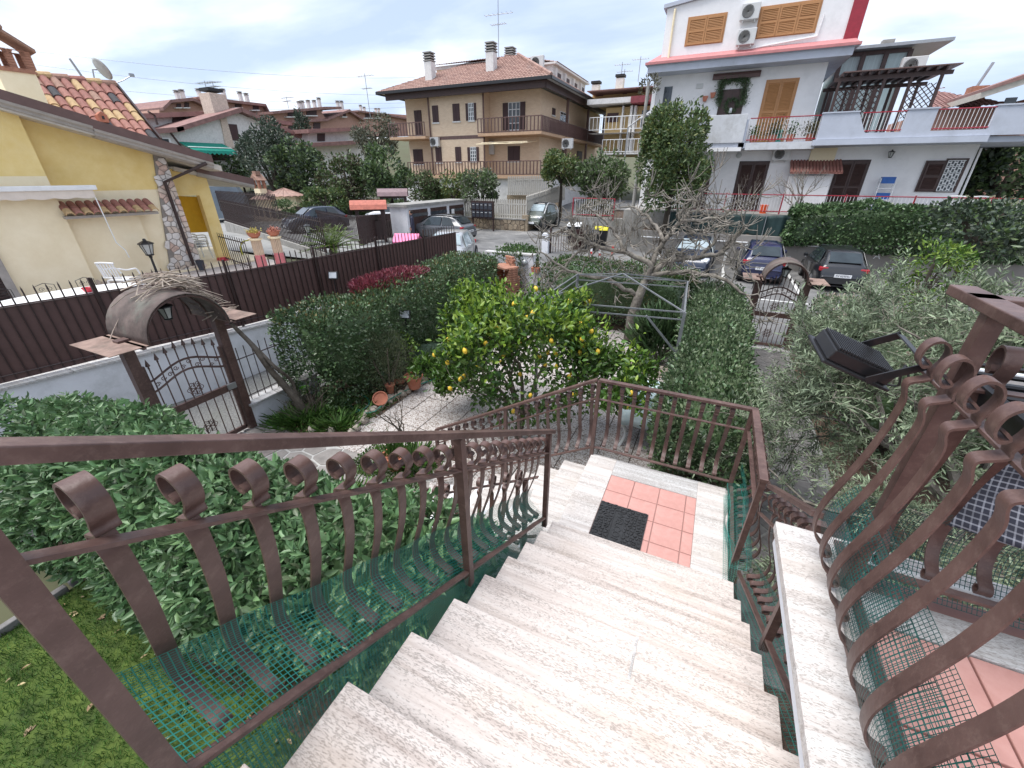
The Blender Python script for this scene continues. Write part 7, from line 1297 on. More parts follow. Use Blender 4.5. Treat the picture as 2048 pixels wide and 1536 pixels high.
def ftree(label, x0, x1, y0, y1, f, mat, n=3500, L=.30, W_=.16, mat2=None, f2=.3, seed=1, rough=.22, name='tree', conic=0, sq=1, nb=5):
    cx, cy = (x0 + x1) / 2, (y0 + y1) / 2; c = AT(cx, cy, f); rx = (x1 - x0) / 2 / 817 * f; rz = (y1 - y0) / 2 / 817 * f; g = gz(c.x, c.y) - .1; t = thing(name, label, 'tree', (c.x, c.y, g)); h = c.z - g
    q = random.Random(seed); P_, D = [], []; b = MB(); b.tube([(0, 0, 0), (.05 * rx, 0, h * .5), (0, .05 * rx, h + rz * .3)], [.10 * rx, .08 * rx, .03 * rx], 7)
    subs = [((0, 0, h), (rx * .85, rx * .85, rz * .9), 1.)]
    for k in range(nb * 2):
        a = q.uniform(0, 6.28); zz_ = q.uniform(-.65, .8); k_ = math.sqrt(max(0, 1 - zz_ * zz_)) * (1 - conic * max(0, zz_) * .7); rr = q.uniform(.28, .45); c2_ = (rx * .72 * k_ * math.cos(a), rx * .72 * k_ * math.sin(a), h + rz * .78 * zz_); subs.append((c2_, (rx * rr, rx * rr, rz * rr * .8), .55)); b.tube([(0, 0, max(.1, h - rz * .6)), (c2_[0] * .5, c2_[1] * .5, (h + c2_[2]) / 2 - rz * .15), c2_], [.04 * rx, .03 * rx, .012 * rx], 5)
    tot = sum(s[2] for s in subs)
    for i, (cc, r_, w) in enumerate(subs):
        a_, d_ = onball(int(n * w / tot), cc, r_, .3, rough, 3.2 / max(r_), seed + i, -.9)
        if conic and i == 0: k_ = 1 - conic * np.clip((a_[:, 2] - h) / rz, -1, 1) * .5; a_[:, 0] *= k_; a_[:, 1] *= k_
        P_.append(a_); D.append(d_)
    P_ = np.concatenate(P_); D = np.concatenate(D) * .6 + NR.normal(0, .6, (len(P_), 3)) + [0, 0, .2]; k = NR.random(len(P_)) < (f2 if mat2 else 0); leaves('crown', P_[~k], D[~k], L, W_, mat, t)
    if mat2: leaves('crown_highlights' if False else 'lighter_crown', P_[k], D[k], L, W_, mat2, t)
    b.build('trunk', 'bark_dark', t); return t
ftree('tall dark blue green cypress like tree left of the driveway trees', 478, 600, 238, 420, 38, 'tree_dark', 5200, .30, .12, 'tree_grey', .12, 3, conic=.5)
ftree('broad green laurel tree right of the dark cypress', 548, 650, 285, 400, 36, 'tree_mid', 4200, .30, .16, 'tree_dark', .4, 5); ftree('brownish green tree behind the dark parked car', 640, 738, 305, 412, 35, 'tree_mid', 3800, .28, .14, 'tree_brown', .5, 7)
ftree('bushy bright green tree in front of the left side of the apartment building', 728, 822, 286, 405, 31, 'tree_mid', 4600, .26, .13, 'tree_dark', .25, 9); ftree('pale olive coloured tree beside the left corner of the apartment building', 705, 795, 232, 330, 42, 'tree_grey', 3200, .28, .09, 'tree_brown', .3, 11)
for i, q in enumerate(((815, 880, 338, 418, 29.5, 'tree_mid', 'tree_brown'), (865, 945, 335, 420, 30, 'tree_yellow', 'tree_mid'), (925, 1000, 338, 425, 28.5, 'tree_mid', 'tree_grey'))): ftree(['leftmost of the three shrubs under the long balcony', 'yellowish middle shrub of the three under the long balcony', 'grey green rightmost shrub of the three under the long balcony'][i], *q[:5], q[5], 2600, .2, .1, q[6], .4, 20 + i)
ftree('round citrus tree with yellowish leaves at the right corner of the apartment building', 1083, 1162, 302, 378, 29, 'tree_yellow', 3200, .2, .1, 'tree_mid', .6, 30); ftree('dark leafy tree between the apartment building and the red railing', 1160, 1258, 298, 405, 28, 'tree_mid', 4200, .22, .12, 'tree_grey', .25, 33)
ftree('tall upright laurel tree in front of the left end of the white villa', 1278, 1418, 195, 450, 19.0, 'tree_mid', 12500, .17, .07, 'tree_yellow', .22, 35, conic=.35, rough=.16, nb=9); ftree('small dark fir among the hillside houses', 588, 622, 222, 300, 62, 'tree_dark', 1200, .5, .12, None, 0, 37, conic=1)
ftree('low shrubs behind the yellow house roof below the green awning', 405, 500, 300, 365, 46, 'tree_mid', 2600, .34, .16, 'tree_dark', .3, 39); ftree('small reddish tree beside the white gable villa porch', 448, 492, 290, 330, 50, 'tree_brown', 900, .3, .16, None, 0, 41)
ftree('green trees filling the gap at the far right behind the villa', 1945, 2090, 290, 405, 19.5, 'tree_mid', 3500, .3, .15, 'tree_dark', .4, 43); ftree('shrub at the foot of the far trees left of the dark car', 600, 700, 375, 425, 33, 'tree_mid', 2200, .24, .12, 'tree_yellow', .2, 44)
ftree('bright green shrub behind the olive tree near the right edge', 1780, 1935, 470, 640, 8.6, 'young_leaf', 1600, .1, .035, 'lemon_leaf', .5, 45); ftree('dark hedge shrub behind the top of the olive tree', 1850, 2060, 400, 520, 13, 'tree_dark', 3500, .14, .08, 'tree_mid', .3, 46)
hedge('low clipped hedge behind the dark parked car', *(lambda p: (p.x - 6, p.x + 5, p.y + 3.5, p.y + 4.6))(gat(660, 440)[0]), .4, 1.9, 5000, .13, .07, 'tree_mid', None, seed=50, rough=.1)
ftree('round clipped bush left of the dark parked car', 548, 600, 398, 440, 31, 'tree_mid', 1800, .14, .07, None, 0, 52, rough=.08, name='bush')
bare('bare tangled climber growing up the small villa porch', V(905, 1040, 21.8) - Vector((0, 0, .9)), 1.0, .05, 4, 61, name='bare_climber', cat='climber', mat='bark_grey', spread=.6, nst=5); bare('small bare shrub on the villa terrace before the shutters', V(610, 1060, 21.9) - Vector((0, 0, .1)), .7, .02, 3, 62, mat='bark_grey', nst=2)
t = thing('bare_thicket', 'thicket of thin bare grey stems under the upright laurel tree', 'thicket'); b = MB(); q = random.Random(77)
for k in range(130): x_ = q.uniform(-4.2, 1.0); p0 = Vector((x_, 20.9 + q.gauss(0, .3), 1.0)); d_ = Vector((q.gauss(0, .25), q.gauss(0, .15), 1)).normalized(); l_ = q.uniform(.6, 1.4); b.tube([p0, p0 + d_ * l_ * .5, p0 + d_ * l_ + Vector((q.gauss(0, .15), 0, 0))], [.016, .012, .006], 4, cap=False)
b.build('stems', 'bark_grey', t, kind='stuff')
p = U(1263, 440, y=21.6); q_ = U(1281, 165, y=21.6); up_ = thing('utility_pole', 'thin grey utility pole left of the upright laurel tree', 'pole', (p.x, 21.6, 1.0)); MB().tube([(0, 0, 0), (0, 0, q_.z - 1.0)], [.10, .07], 8).build('pole', 'concrete', up_)
bush('tuft of reddish brown leaves at the top of the utility pole', (p.x, 21.9, q_.z - .1), (.5, .4, .45), 200, .14, .05, 'tree_brown', base=q_.z - .8, stems=3)
lp = thing('street_lamp', 'white street lamp in front of the ochre apartment house', 'street lamp', AT(1238, 420, 36)); lh_ = AT(1246, 262, 36) - AT(1238, 420, 36); MB().tube([(0, 0, 0), (0, 0, lh_.z)], .06, 6).tube([(0, 0, lh_.z), (.9, .4, lh_.z + .7)], .05, 6).build('pole', 'galv', lp); MB().bar((.8, .35, lh_.z + .6), (1.5, .7, lh_.z + 1.1), .22, .1).build('lamp_head', 'white_plastic', lp)
# ---------------- street furniture ----------------
st = thing('stone_wall', 'low rubble stone wall beside the small green car', 'wall'); SY = 24.0; sx0, sx1 = -15.3, -10.7; zt = U(1000, 438, y=SY).z
MB().box(sx0, sx1, SY, SY + .4, .2, zt).build('wall_core', 'stone_mortar', st); M('stone_wall_a', (.22, .17, .12), r=.95, var=.3, sc=9, bump=.7); M('stone_wall_b', (.30, .24, .17), r=.95, var=.3, sc=9, bump=.7); stones(voronoi(sx0, sx1, .3, zt, .3, .03, 17), lambda u, v, h: (u, SY - h, v), 'stone', ['stone_wall_a', 'stone_wall_b'], st, .05, .02); MB().box(sx0, sx1 + .1, SY - .08, SY + .45, zt, zt + .08).build('cap_stone', 'concrete', st)
MB().box(-.2, .2, 0, 7, .2, zt + .3).build('side_wall', 'stone_wall_b', st, (sx1, SY, 0)); M('picket_grey', (.42, .40, .36), r=.9, var=.15, sc=6, bump=.1)
def wfence(label, A, B, h=1.0, sp=.17, w=.11):
    A, B = Vector(A), Vector(B); t = thing('picket_fence', label, 'fence', A, 0); L_ = (B - A).length; n = int(L_ / sp); rz = math.atan2(B.y - A.y, B.x - A.x); pm = MB().prism([(-w / 2, 0), (w / 2, 0), (w / 2, h - .07), (0, h), (-w / 2, h - .07)], -.025, .025, ax=1).mesh('picket', 'picket_grey')
    for k in range(n + 1): put(pm, 'picket', t, (B - A) * (k / n), (rnd.uniform(-.02, .02), 0, rz))
    for hz in (.2, h - .3): MB().bar((0, 0, hz), (B - A) + Vector((0, 0, hz)), .06, .08).build('rail', 'picket_grey', t)
wfence('weathered white picket fence on the rubble wall behind the letterboxes', (sx0, SY + .2, zt + .08), (sx1, SY + .2, zt + .08), 1.15); wfence('weathered picket fence climbing the side wall behind the small green car', (sx1, SY + .3, zt + .35), (sx1 + .3, SY + 7, zt + .9), 1.1); wfence('white picket fence on the upper garden wall below the apartment corner', (-15.2, 31, 2.4), (-11.6, 31.4, 2.5), 1.4)
MB().box(-15.5, -11.0, 31.3, 31.7, .4, 2.4).build('upper_garden_wall', 'stone_wall_b', None, label='stone wall under the white picket fence below the apartment corner', cat='wall')
ml = thing('letterbox_rack', 'rack of ten dark letterboxes on posts in front of the stone wall', 'letterboxes'); a, b2 = U(943, 404, y=23.3), U(985, 436, y=23.3); zt2, zb2 = a.z, b2.z
MB().box(a.x - .05, b2.x + .05, 23.3, 23.5, zb2 - .05, zt2 + .08).build('rack_frame', 'dark_brown', ml); M('box_metal', (.06, .065, .08), r=.4, var=.2, metal=.3, bump=0)
for i in range(5):
    for j in range(2): w_ = (b2.x - a.x) / 5; h_ = (zt2 - zb2) / 2; MB().box(.03, w_ - .03, -.04, 0, .04, h_ - .04).build('letterbox', 'box_metal', ml, (a.x + w_ * i, 23.3, zb2 + h_ * j)); MB().box(.08, w_ - .08, -.05, -.04, h_ * .65, h_ * .7).build('slot', 'white_plastic', ml, (a.x + w_ * i, 23.3, zb2 + h_ * j))
for x_ in (a.x, b2.x): MB().box(-.04, .04, -.04, .04, .4, zb2).build('post', 'dark_brown', ml, (x_, 23.4, 0))
ub = thing('utility_cabinet', 'pale grey utility cabinet on a flared concrete base', 'cabinet'); p = U(1008, 458, z=.55); MB().prism([(-.28, 0), (.28, 0), (.2, .85), (-.2, .85)], -.15, .15, ax=1).build('base', 'plaster_white', ub, p); MB().box(-.33, .33, -.17, .17, .85, 1.6).build('cabinet', 'ac_grey', ub, p, bevel=.02)
ga = thing('garage_row', 'low white row of three garages with dark folding doors', 'garages'); GX = -15.3; g0, g1 = U(812, 413, x=GX), U(928, 404, x=GX); zg = (g0.z + g1.z) / 2; MB().box(GX - 1.2, GX, g0.y, g1.y, .3, zg).build('garage_body', 'white_paint', ga); MB().box(GX - 1.3, GX + .15, g0.y - .15, g1.y + .15, zg, zg + .14).build('flat_roof', 'concrete', ga)
for i in range(3):
    y_ = lerp(g0.y, g1.y, (i + .09) / 3); w_ = (g1.y - g0.y) / 3 * .84; d_ = put(None, 'garage_door', ga, (GX + .01, y_, .45)); [MB().box(0, .03, w_ / 4 * k + .01, w_ / 4 * (k + 1) - .01, 0, zg - .62).build('door_panel', 'wood_dark', d_) for k in range(4)]; MB().box(0, .04, 0, w_, zg - 1.0, zg - .82).build('glass_strip', 'window_glass', d_)
MB().box(GX + .1, GX + .14, -.15, .15, -.25, .25).build('notice_board', 'white_plastic', ga, (0, U(903, 426, x=GX).y, U(903, 426, x=GX).z))
# neighbours' gates
M('canopy_red', (.42, .13, .09), r=.7, var=.2, bump=.2); M('canopy_violet', (.20, .13, .14), r=.6, var=.2, bump=.2)
def porch_gate(label, loc, rz, w, hh, mt, L_=1.5):
    t = thing('roofed_gate', label, 'gate', loc, rz); [MB().box(-.09, .09, -.09, .09, -.2, hh + .1).build('post', 'dark_brown', t, (sx * w / 2, 0, 0)) for sx in (-1, 1)]; MB().box(-w / 2, w / 2, -.06, .06, hh - .1, hh + .02).build('beam', 'dark_brown', t)
    prof = [(-.62, -.02), (-.5, .2), (-.28, .36), (0, .40), (.28, .36), (.5, .2), (.62, -.02), (.8, -.06)]; b = MB(); b.grid([[(x_, p[0], hh + .05 + p[1]) for p in prof] for x_ in (-L_ / 2, 0, L_ / 2)]); solid(b.build('curved_roof', mt, t), .03)
    for sx in (-1, 1): MB().prism([(p[0] * .95, hh + .02 + p[1]) for p in prof[:-1]], sx * (L_ / 2 - .06), sx * (L_ / 2 - .03), ax=0).build('gable_board', 'dark_brown', t)
    MB().box(-w / 2, w / 2, -.02, .02, .1, 1.1).build('gate_board', 'dark_brown', t); return t
porch_gate('roofed timber gate with red curved canopy left of the garages', U(748, 484, z=.5), R(40), 1.35, 1.72, 'canopy_red', 1.9); porch_gate('roofed timber gate with violet brown canopy behind the red one', U(795, 462, z=.5), R(35), 1.5, 2.15, 'canopy_violet', 1.9)
A_, B_ = gat(598, 448)[0], gat(722, 486)[0]; pfence('dense dark picket fence left of the red canopied gate', A_, B_, 1.3, .2, pw=.016); A2_, B2_ = gat(722, 492)[0], gat(772, 474)[0]; pfence('dark gate of close boards under the red canopy', A2_, B2_, 1.35, .15, pw=.03); A_, B_ = gat(775, 476)[0], gat(868, 466)[0]; pfence('dark panelled fence right of the red canopied gate', A_, B_, 1.0, .14, pw=.05)
A_, B_ = gat(590, 432)[0], gat(800, 428)[0]; wfence('long weathered picket fence behind the dark parked car', A_ + Vector((-2, 4, .9)), B_ + Vector((-2, 6, .9)), 1.3, .3, .14)
ph = thing('toy_house', 'pink roofed plastic play house behind the slatted fence', 'play house', U(815, 480, z=.95) - Vector((0, 0, .62)), R(20)); ph.scale = (.75, .75, .75); M('toy_pink', (.75, .16, .34), r=.5, bump=0); MB().box(-.7, .7, -.5, .5, 0, .75).build('wall', 'cream_render', ph); b = MB(); b.prism([(-.65, .7), (0, 1.15), (.65, .7), (.65, .78), (0, 1.25), (-.65, .78)], -.85, .85, ax=0); b.build('roof', 'toy_pink', ph); MB().box(-.25, .25, -.52, -.5, 0, .6).build('door', 'teal', ph)
# red fence, bins, gates on the street
rf = thing('red_railing', 'short red painted railing on the stained wall beside the ramp', 'railing'); a, c = U(1147, 396, y=22), U(1230, 398, y=22); zb3 = U(1147, 430, y=22).z; bars('rail_section', rf, a.x, c.x, 22, zb3, a.z, .13); [MB().tube([(x_, 22, zb3 - .2), (x_, 22, a.z)], .035, 6).build('post', 'red_paint', rf) for x_ in (a.x, c.x)]
M('stained_wall', (.34, .33, .31), r=.95, var=.2, sc=2, bump=.4, dirt=(.10, .10, .08), dsc=1.6, damt=.85); MB().box(a.x - .1, -2.6, 22.1, 22.4, .0, zb3 - .1).build('ramp_wall', 'stained_wall', None, label='stained concrete wall under the short red railing', cat='wall')
for s_, y_, z_ in ((1, 22.4, zb3 - .15),): MB().box(a.x, -2.6, 22.4, 29, .4, zb3 - .15).build('raised_bed', 'soil', None, kind='structure')
bush('reddish brown shrub behind the short red railing', ((a.x + c.x) / 2, 22.7, zb3 + .3), (1.1, .4, .5), 900, .12, .05, 'tree_brown', base=zb3 - .2)
M('bin_black', (.015, .016, .018), r=.45, bump=0); M('bin_yellow', (.62, .55, .02), r=.45, bump=0)
def wbin(label, loc, lid, rz, s=1.):
    t = thing('wheelie_bin', label, 'bin', loc, rz); t.scale = (s,) * 3; b = MB(); b.grid([[(sx * (.24 + .06 * z_), sy * (.26 + .08 * z_), .06 + .95 * z_) for sx, sy in ((-1, -1), (1, -1), (1, 1), (-1, 1))] for z_ in (0, 1)], closed=True); b.f.append((0, 1, 2, 3)); b.m.append(0); b.build('bin_body', 'bin_black', t); MB().prism([(-.36, 1.0), (.36, 1.0), (.36, 1.06), (.2, 1.14), (-.3, 1.12)], -.32, .32, ax=0).build('lid', lid, t, bevel=.02)
    for sx in (-1, 1): MB().lathe([(.1, -.03), (.1, .03)], 12).build('wheel', 'rubber', t, (sx * .28, .26, .1), (0, R(90), 0))
wbin('black wheelie bin with black lid beside the brown gate', (-4.95, 19.4, .1), 'bin_black', R(10), 1.15); wbin('wheelie bin with bright yellow lid behind the black one', (-4.75, 20.6, .15), 'bin_yellow', R(8), 1.15); wbin('wheelie bin covered with a white sack behind the brown gate', (-6.3, 20.9, .2), 'white_plastic', R(5), 1.2)
bg_ = thing('brown_metal_gate', 'brown metal sliding gate and railing with white pillar at the parking entrance', 'gate'); a, c = Vector((-6.55, 17.7, .2)), Vector((-5.35, 19.9, .15)); MB().box(-.16, .16, -.16, .16, -.2, 1.1).build('pillar', 'white_paint', bg_, (-6.75, 17.6, .25)); MB().bar(a + Vector((0, 0, 1.15)), c + Vector((0, 0, 1.25)), .05, .05).build('top_rail', 'brown_paint', bg_); MB().bar(a + Vector((0, 0, .1)), c + Vector((0, 0, .1)), .05, .06).build('bottom_rail', 'brown_paint', bg_)
for k in range(9): p = a.lerp(c, k / 14); MB().box(-.012, .012, -.012, .012, .1, 1.17).build('bar', 'brown_paint', bg_, p)
m_ = a.lerp(c, .6); MB().bar(m_ + Vector((0, 0, .68)), c + Vector((0, 0, .68)), .03, 1.15).build('sheet_panel', 'slat_brown', bg_); [MB().box(-.04, .04, -.04, .04, -.2, 1.45).build('post', 'dark_brown', bg_, p) for p in (a, m_, c)]
M('tape_red', (.55, .03, .03), r=.6, bump=0)
for k, p in enumerate(((-4.6, 18.3), (-4.1, 18.0), (-3.6, 18.5))): t = thing('warning_post', 'red and white striped warning post in front of the bins, ' + ['left', 'middle', 'right'][k] + ' of three', 'bollard', (p[0], p[1], .05), group='striped warning posts'); [MB().box(-.05, .05, -.015, .015, .16 * j, .16 * j + .16).build('stripe', ['tape_red', 'sign_white'][j % 2], t) for j in range(5)]
# tarpaulin shed and oven
M('tarp_blue', (.17, .21, .25), r=.5, var=.15, sc=2, bump=.3, bsc=5); sh = thing('tarpaulin_shed', 'shed covered with grey blue tarpaulin beside the yellow house', 'shed'); c, f = AT(452, 408, 34), 34; rz = R(141 - 90); s_ = 34 / 817; w_ = 36 * s_
shp = put(None, 'shed_cover', sh, (c.x, c.y, c.z - 1.0), (0, 0, rz)); b = MB(); b.prism([(-w_, 0), (w_, 0), (w_, 1.5), (w_ * .75, 2.35), (-w_ * .55, 2.35), (-w_, 1.5)], -1.5, 1.5, ax=1); b.build('tarpaulin', 'tarp_blue', shp)
ov_ = thing('brick_oven', 'small pink oven house with terracotta cone roofs and brick chimney', 'oven'); cl = (141 - 5); 
for (px_, py_, r_, h_) in ((540, 398, 30, 16), (570, 392, 32, 14)):
    c = AT(px_, py_, 34); s_ = 34 / 817; w = r_ * s_; MB().lathe([(w * .9, -2.0), (w * .9, 0)], 8).build('drum_wall', 'cream_render', ov_, c); P_ = []
    for j in range(5): t = j / 4; P_.append([((w * 1.12 * (1 - t) + .05) * (1 + .03 * math.sin(k * 9)) * math.cos(2 * math.pi * k / 72), (w * 1.12 * (1 - t) + .05) * math.sin(2 * math.pi * k / 72), h_ * s_ * t + .05 * abs(math.sin(k * math.pi / 4))) for k in range(72)])
    MB().grid(P_, closed=True).build('cone_roof', 'roof_terracotta', ov_, c)
c = AT(524, 392, 33.4); MB().box(-.35, .35, -.3, .3, 0, .55).build('chimney_base', 'cream_render', ov_, c); [MB().box(x_ - .09, x_ + .09, y_ - .09, y_ + .09, .55, 1.2).build('brick_pier', 'brick_red', ov_, c) for x_ in (-.28, .28) for y_ in (-.22, .22)]; MB().prism([(-.5, 1.15), (.5, 1.15), (0, 1.6)], -.4, .4, ax=1).build('chimney_roof', 'tile4', ov_, c); MB().box(-.2, .2, -.2, .2, 1.5, 1.8).build('chimney_pot', 'tile4', ov_, c)
A_, B_ = AT(505, 425, 32), AT(572, 425, 33); A_.z, B_.z = .9, .9; MB().bar(A_ + Vector((0, 0, .2)), B_ + Vector((0, 0, .2)), .2, 1.0).build('pink_yard_wall', 'column_cream', None, label='low cream wall behind the yard fence beside the brick oven', cat='wall')
# upper terrace at villa: small items on lower terrace
M('bucket_orange', (.75, .10, .02), r=.4, bump=0); p = V(705, 1088, 21.7); MB().lathe([(.14, 0), (.18, .36), (.19, .37), (.15, .34), (.03, .3)], 14).build('orange_bucket', 'bucket_orange', None, (p.x, 21.75, FZ), label='orange red bucket on the villa terrace behind the red railing', cat='bucket')
M('plastic_blue', (.02, .10, .35), r=.4, bump=0); p = V(1320, 990, Y0 - .5); t = thing('plastic_shelf', 'white shelf rack with blue boxes against the villa wall', 'shelf', (p.x, Y0 - .5, FZ)); b = MB(); [b.tube([(x_, y_, 0), (x_, y_, 1.5)], .018, 5) for x_ in (-.28, .28) for y_ in (-.15, .15)]; [b.box(-.28, .28, -.15, .15, h - .01, h + .01) for h in (.2, .65, 1.1)]; b.build('rack', 'white_plastic', t); [MB().box(-.24, .24, -.13, .13, 0, .26).build('storage_box', 'plastic_blue', t, (0, 0, h)) for h in (.21, .66, 1.3)]
c0v = chair('white plastic chair on the villa terrace near the red railing', (V(1700, 1040, 22).x, 22.2, FZ), R(160)); dup(c0v, Vector((V(1800, 1040, 22).x, 22.3, FZ)), R(190), label='second white plastic chair at the right end of the villa terrace')
# person
M('cloth_navy', (.03, .035, .06), r=.9, bump=.1); M('skin', (.42, .25, .18), r=.6, bump=0); M('hair', (.015, .012, .01), r=.8, bump=0)
def person(label, loc, rz, h=1.74):
    t = thing('person', label, 'person', loc, rz); k = h / 1.75
    vs = [((0, 0, .95), .135), ((0, 0, 1.15), .13), ((0, 0, 1.34), .15), ((0, 0, 1.46), .07), ((0, .02, 1.55), .055), ((.1, 0, .9), .095), ((.11, .04, .5), .065), ((.11, -.02, .09), .045), ((.11, .12, .04), .04), ((-.1, 0, .9), .095), ((-.1, -.06, .5), .065), ((-.1, -.12, .09), .045), ((-.1, .02, .04), .04), ((.19, 0, 1.39), .065), ((.24, -.02, 1.13), .048), ((.23, .12, .92), .035), ((-.19, 0, 1.39), .065), ((-.24, -.03, 1.13), .048), ((-.23, .08, .9), .035)]
    ed = [(0, 1), (1, 2), (2, 3), (3, 4), (0, 5), (5, 6), (6, 7), (7, 8), (0, 9), (9, 10), (10, 11), (11, 12), (2, 13), (13, 14), (14, 15), (2, 16), (16, 17), (17, 18)]
    me = bpy.data.meshes.new('body'); me.from_pydata([tuple(c_ * k for c_ in v[0]) for v in vs], ed, []); me.materials.append(MATS['cloth_navy']); o = put(me, 'body', t); sk = o.modifiers.new('skin', 'SKIN'); 
    for i, v in enumerate(vs): me.skin_vertices[0].data[i].radius = (v[1] * k, v[1] * k * .85)
    me.skin_vertices[0].data[0].use_root = True; o.modifiers.new('sub', 'SUBSURF').levels = 2; o.modifiers['sub'].render_levels = 2
    MB().lathe([(.02, -.12), (.055, -.10), (.075, -.04), (.08, .03), (.07, .08), (.04, .115), (.005, .125)], 14).lathe([(.012, -.01), (.02, .0), (.008, .03)], 6, (0, .08, -.01)).build('head', 'skin', t, (0, .03 * k, 1.64 * k), smooth=True); MB().lathe([(.086, -.02), (.09, .04), (.075, .095), (.04, .13), (.005, .14)], 14).build('hair', 'hair', t, (0, .015 * k, 1.645 * k), (R(12), 0, 0), smooth=True)
    for sx in (-1, 1):
        b = MB(); c_ = Vector((sx * .23, (.13 if sx > 0 else .09), .86)); b.bar(c_ + Vector((0, 0, .05)), c_ - Vector((0, -.01, .04)), .035, .08)
        for f_ in range(4): b.tube([c_ + Vector((0, -.03 + .02 * f_, -.03)), c_ + Vector((0, -.02 + .02 * f_, -.09)), c_ + Vector((-sx * .01, -.01 + .02 * f_, -.12))], .009, 5)
        b.tube([c_ + Vector((0, .04, .02)), c_ + Vector((-sx * .02, .065, -.04))], .01, 5); b.build('hand', 'skin', t)
    return t
_pp = U(824, 440, x=-14.3); person('person in dark navy jacket standing before the white garages', Vector((-14.3, _pp.y, gz(-14.3, _pp.y))), R(120))
# ---------------- cars ----------------
def paint(name, c): M(name, c, r=.28, var=.06, sc=1, bump=0, coat=.8, dirt=tuple(min(1, k * 1.5 + .04) for k in c), dsc=2, damt=.15)
for nm, c in (('car_grey', (.085, .09, .10)), ('car_blue', (.011, .014, .055)), ('car_black', (.012, .013, .016)), ('car_green', (.10, .115, .095)), ('car_navy', (.018, .026, .05)), ('car_white', (.62, .63, .65)), ('car_silver', (.36, .37, .38))): paint(nm, c)
glass('car_glass', (.03, .04, .045), .05); glass('car_glass_pale', (.32, .38, .40), .08); M('tail_red', (.35, .01, .02), r=.25, coat=.5, bump=0); M('head_clear', (.5, .52, .55), r=.1, coat=.5, bump=0); M('plate_white', (.7, .71, .73), r=.5, bump=0); M('plate_ink', (.02, .02, .03), r=.6, bump=0); M('rim', (.38, .38, .39), r=.3, metal=.8, bump=0); M('rim_dark', (.03, .03, .03), r=.3, metal=.6, bump=0); M('trim_black', (.015, .015, .016), r=.6, bump=0)
PROF = {'hatch': [(0, .55, .56, .78), (.012, .74, .76, .84), (.03, .88, .92, .80), (.055, .93, .99, .78), (.17, .94, 1.36, .70), (.24, .93, 1.43, .70), (.36, .92, 1.46, .70), (.50, .91, 1.455, .69), (.60, .90, 1.40, .68), (.75, .89, 1.02, .74), (.80, .88, .965, .80), (.90, .82, .87, .82), (.965, .72, .75, .82), (.99, .6, .62, .8), (1.0, .45, .46, .74)],
        'micro': [(0, .6, .62, .78), (.02, .82, .86, .82), (.05, .95, 1.05, .78), (.13, .98, 1.42, .72), (.25, .97, 1.52, .70), (.45, .95, 1.545, .70), (.58, .93, 1.47, .69), (.80, .90, 1.05, .74), (.84, .88, .99, .78), (.93, .78, .84, .80), (.98, .66, .68, .78), (1.0, .45, .46, .72)]}
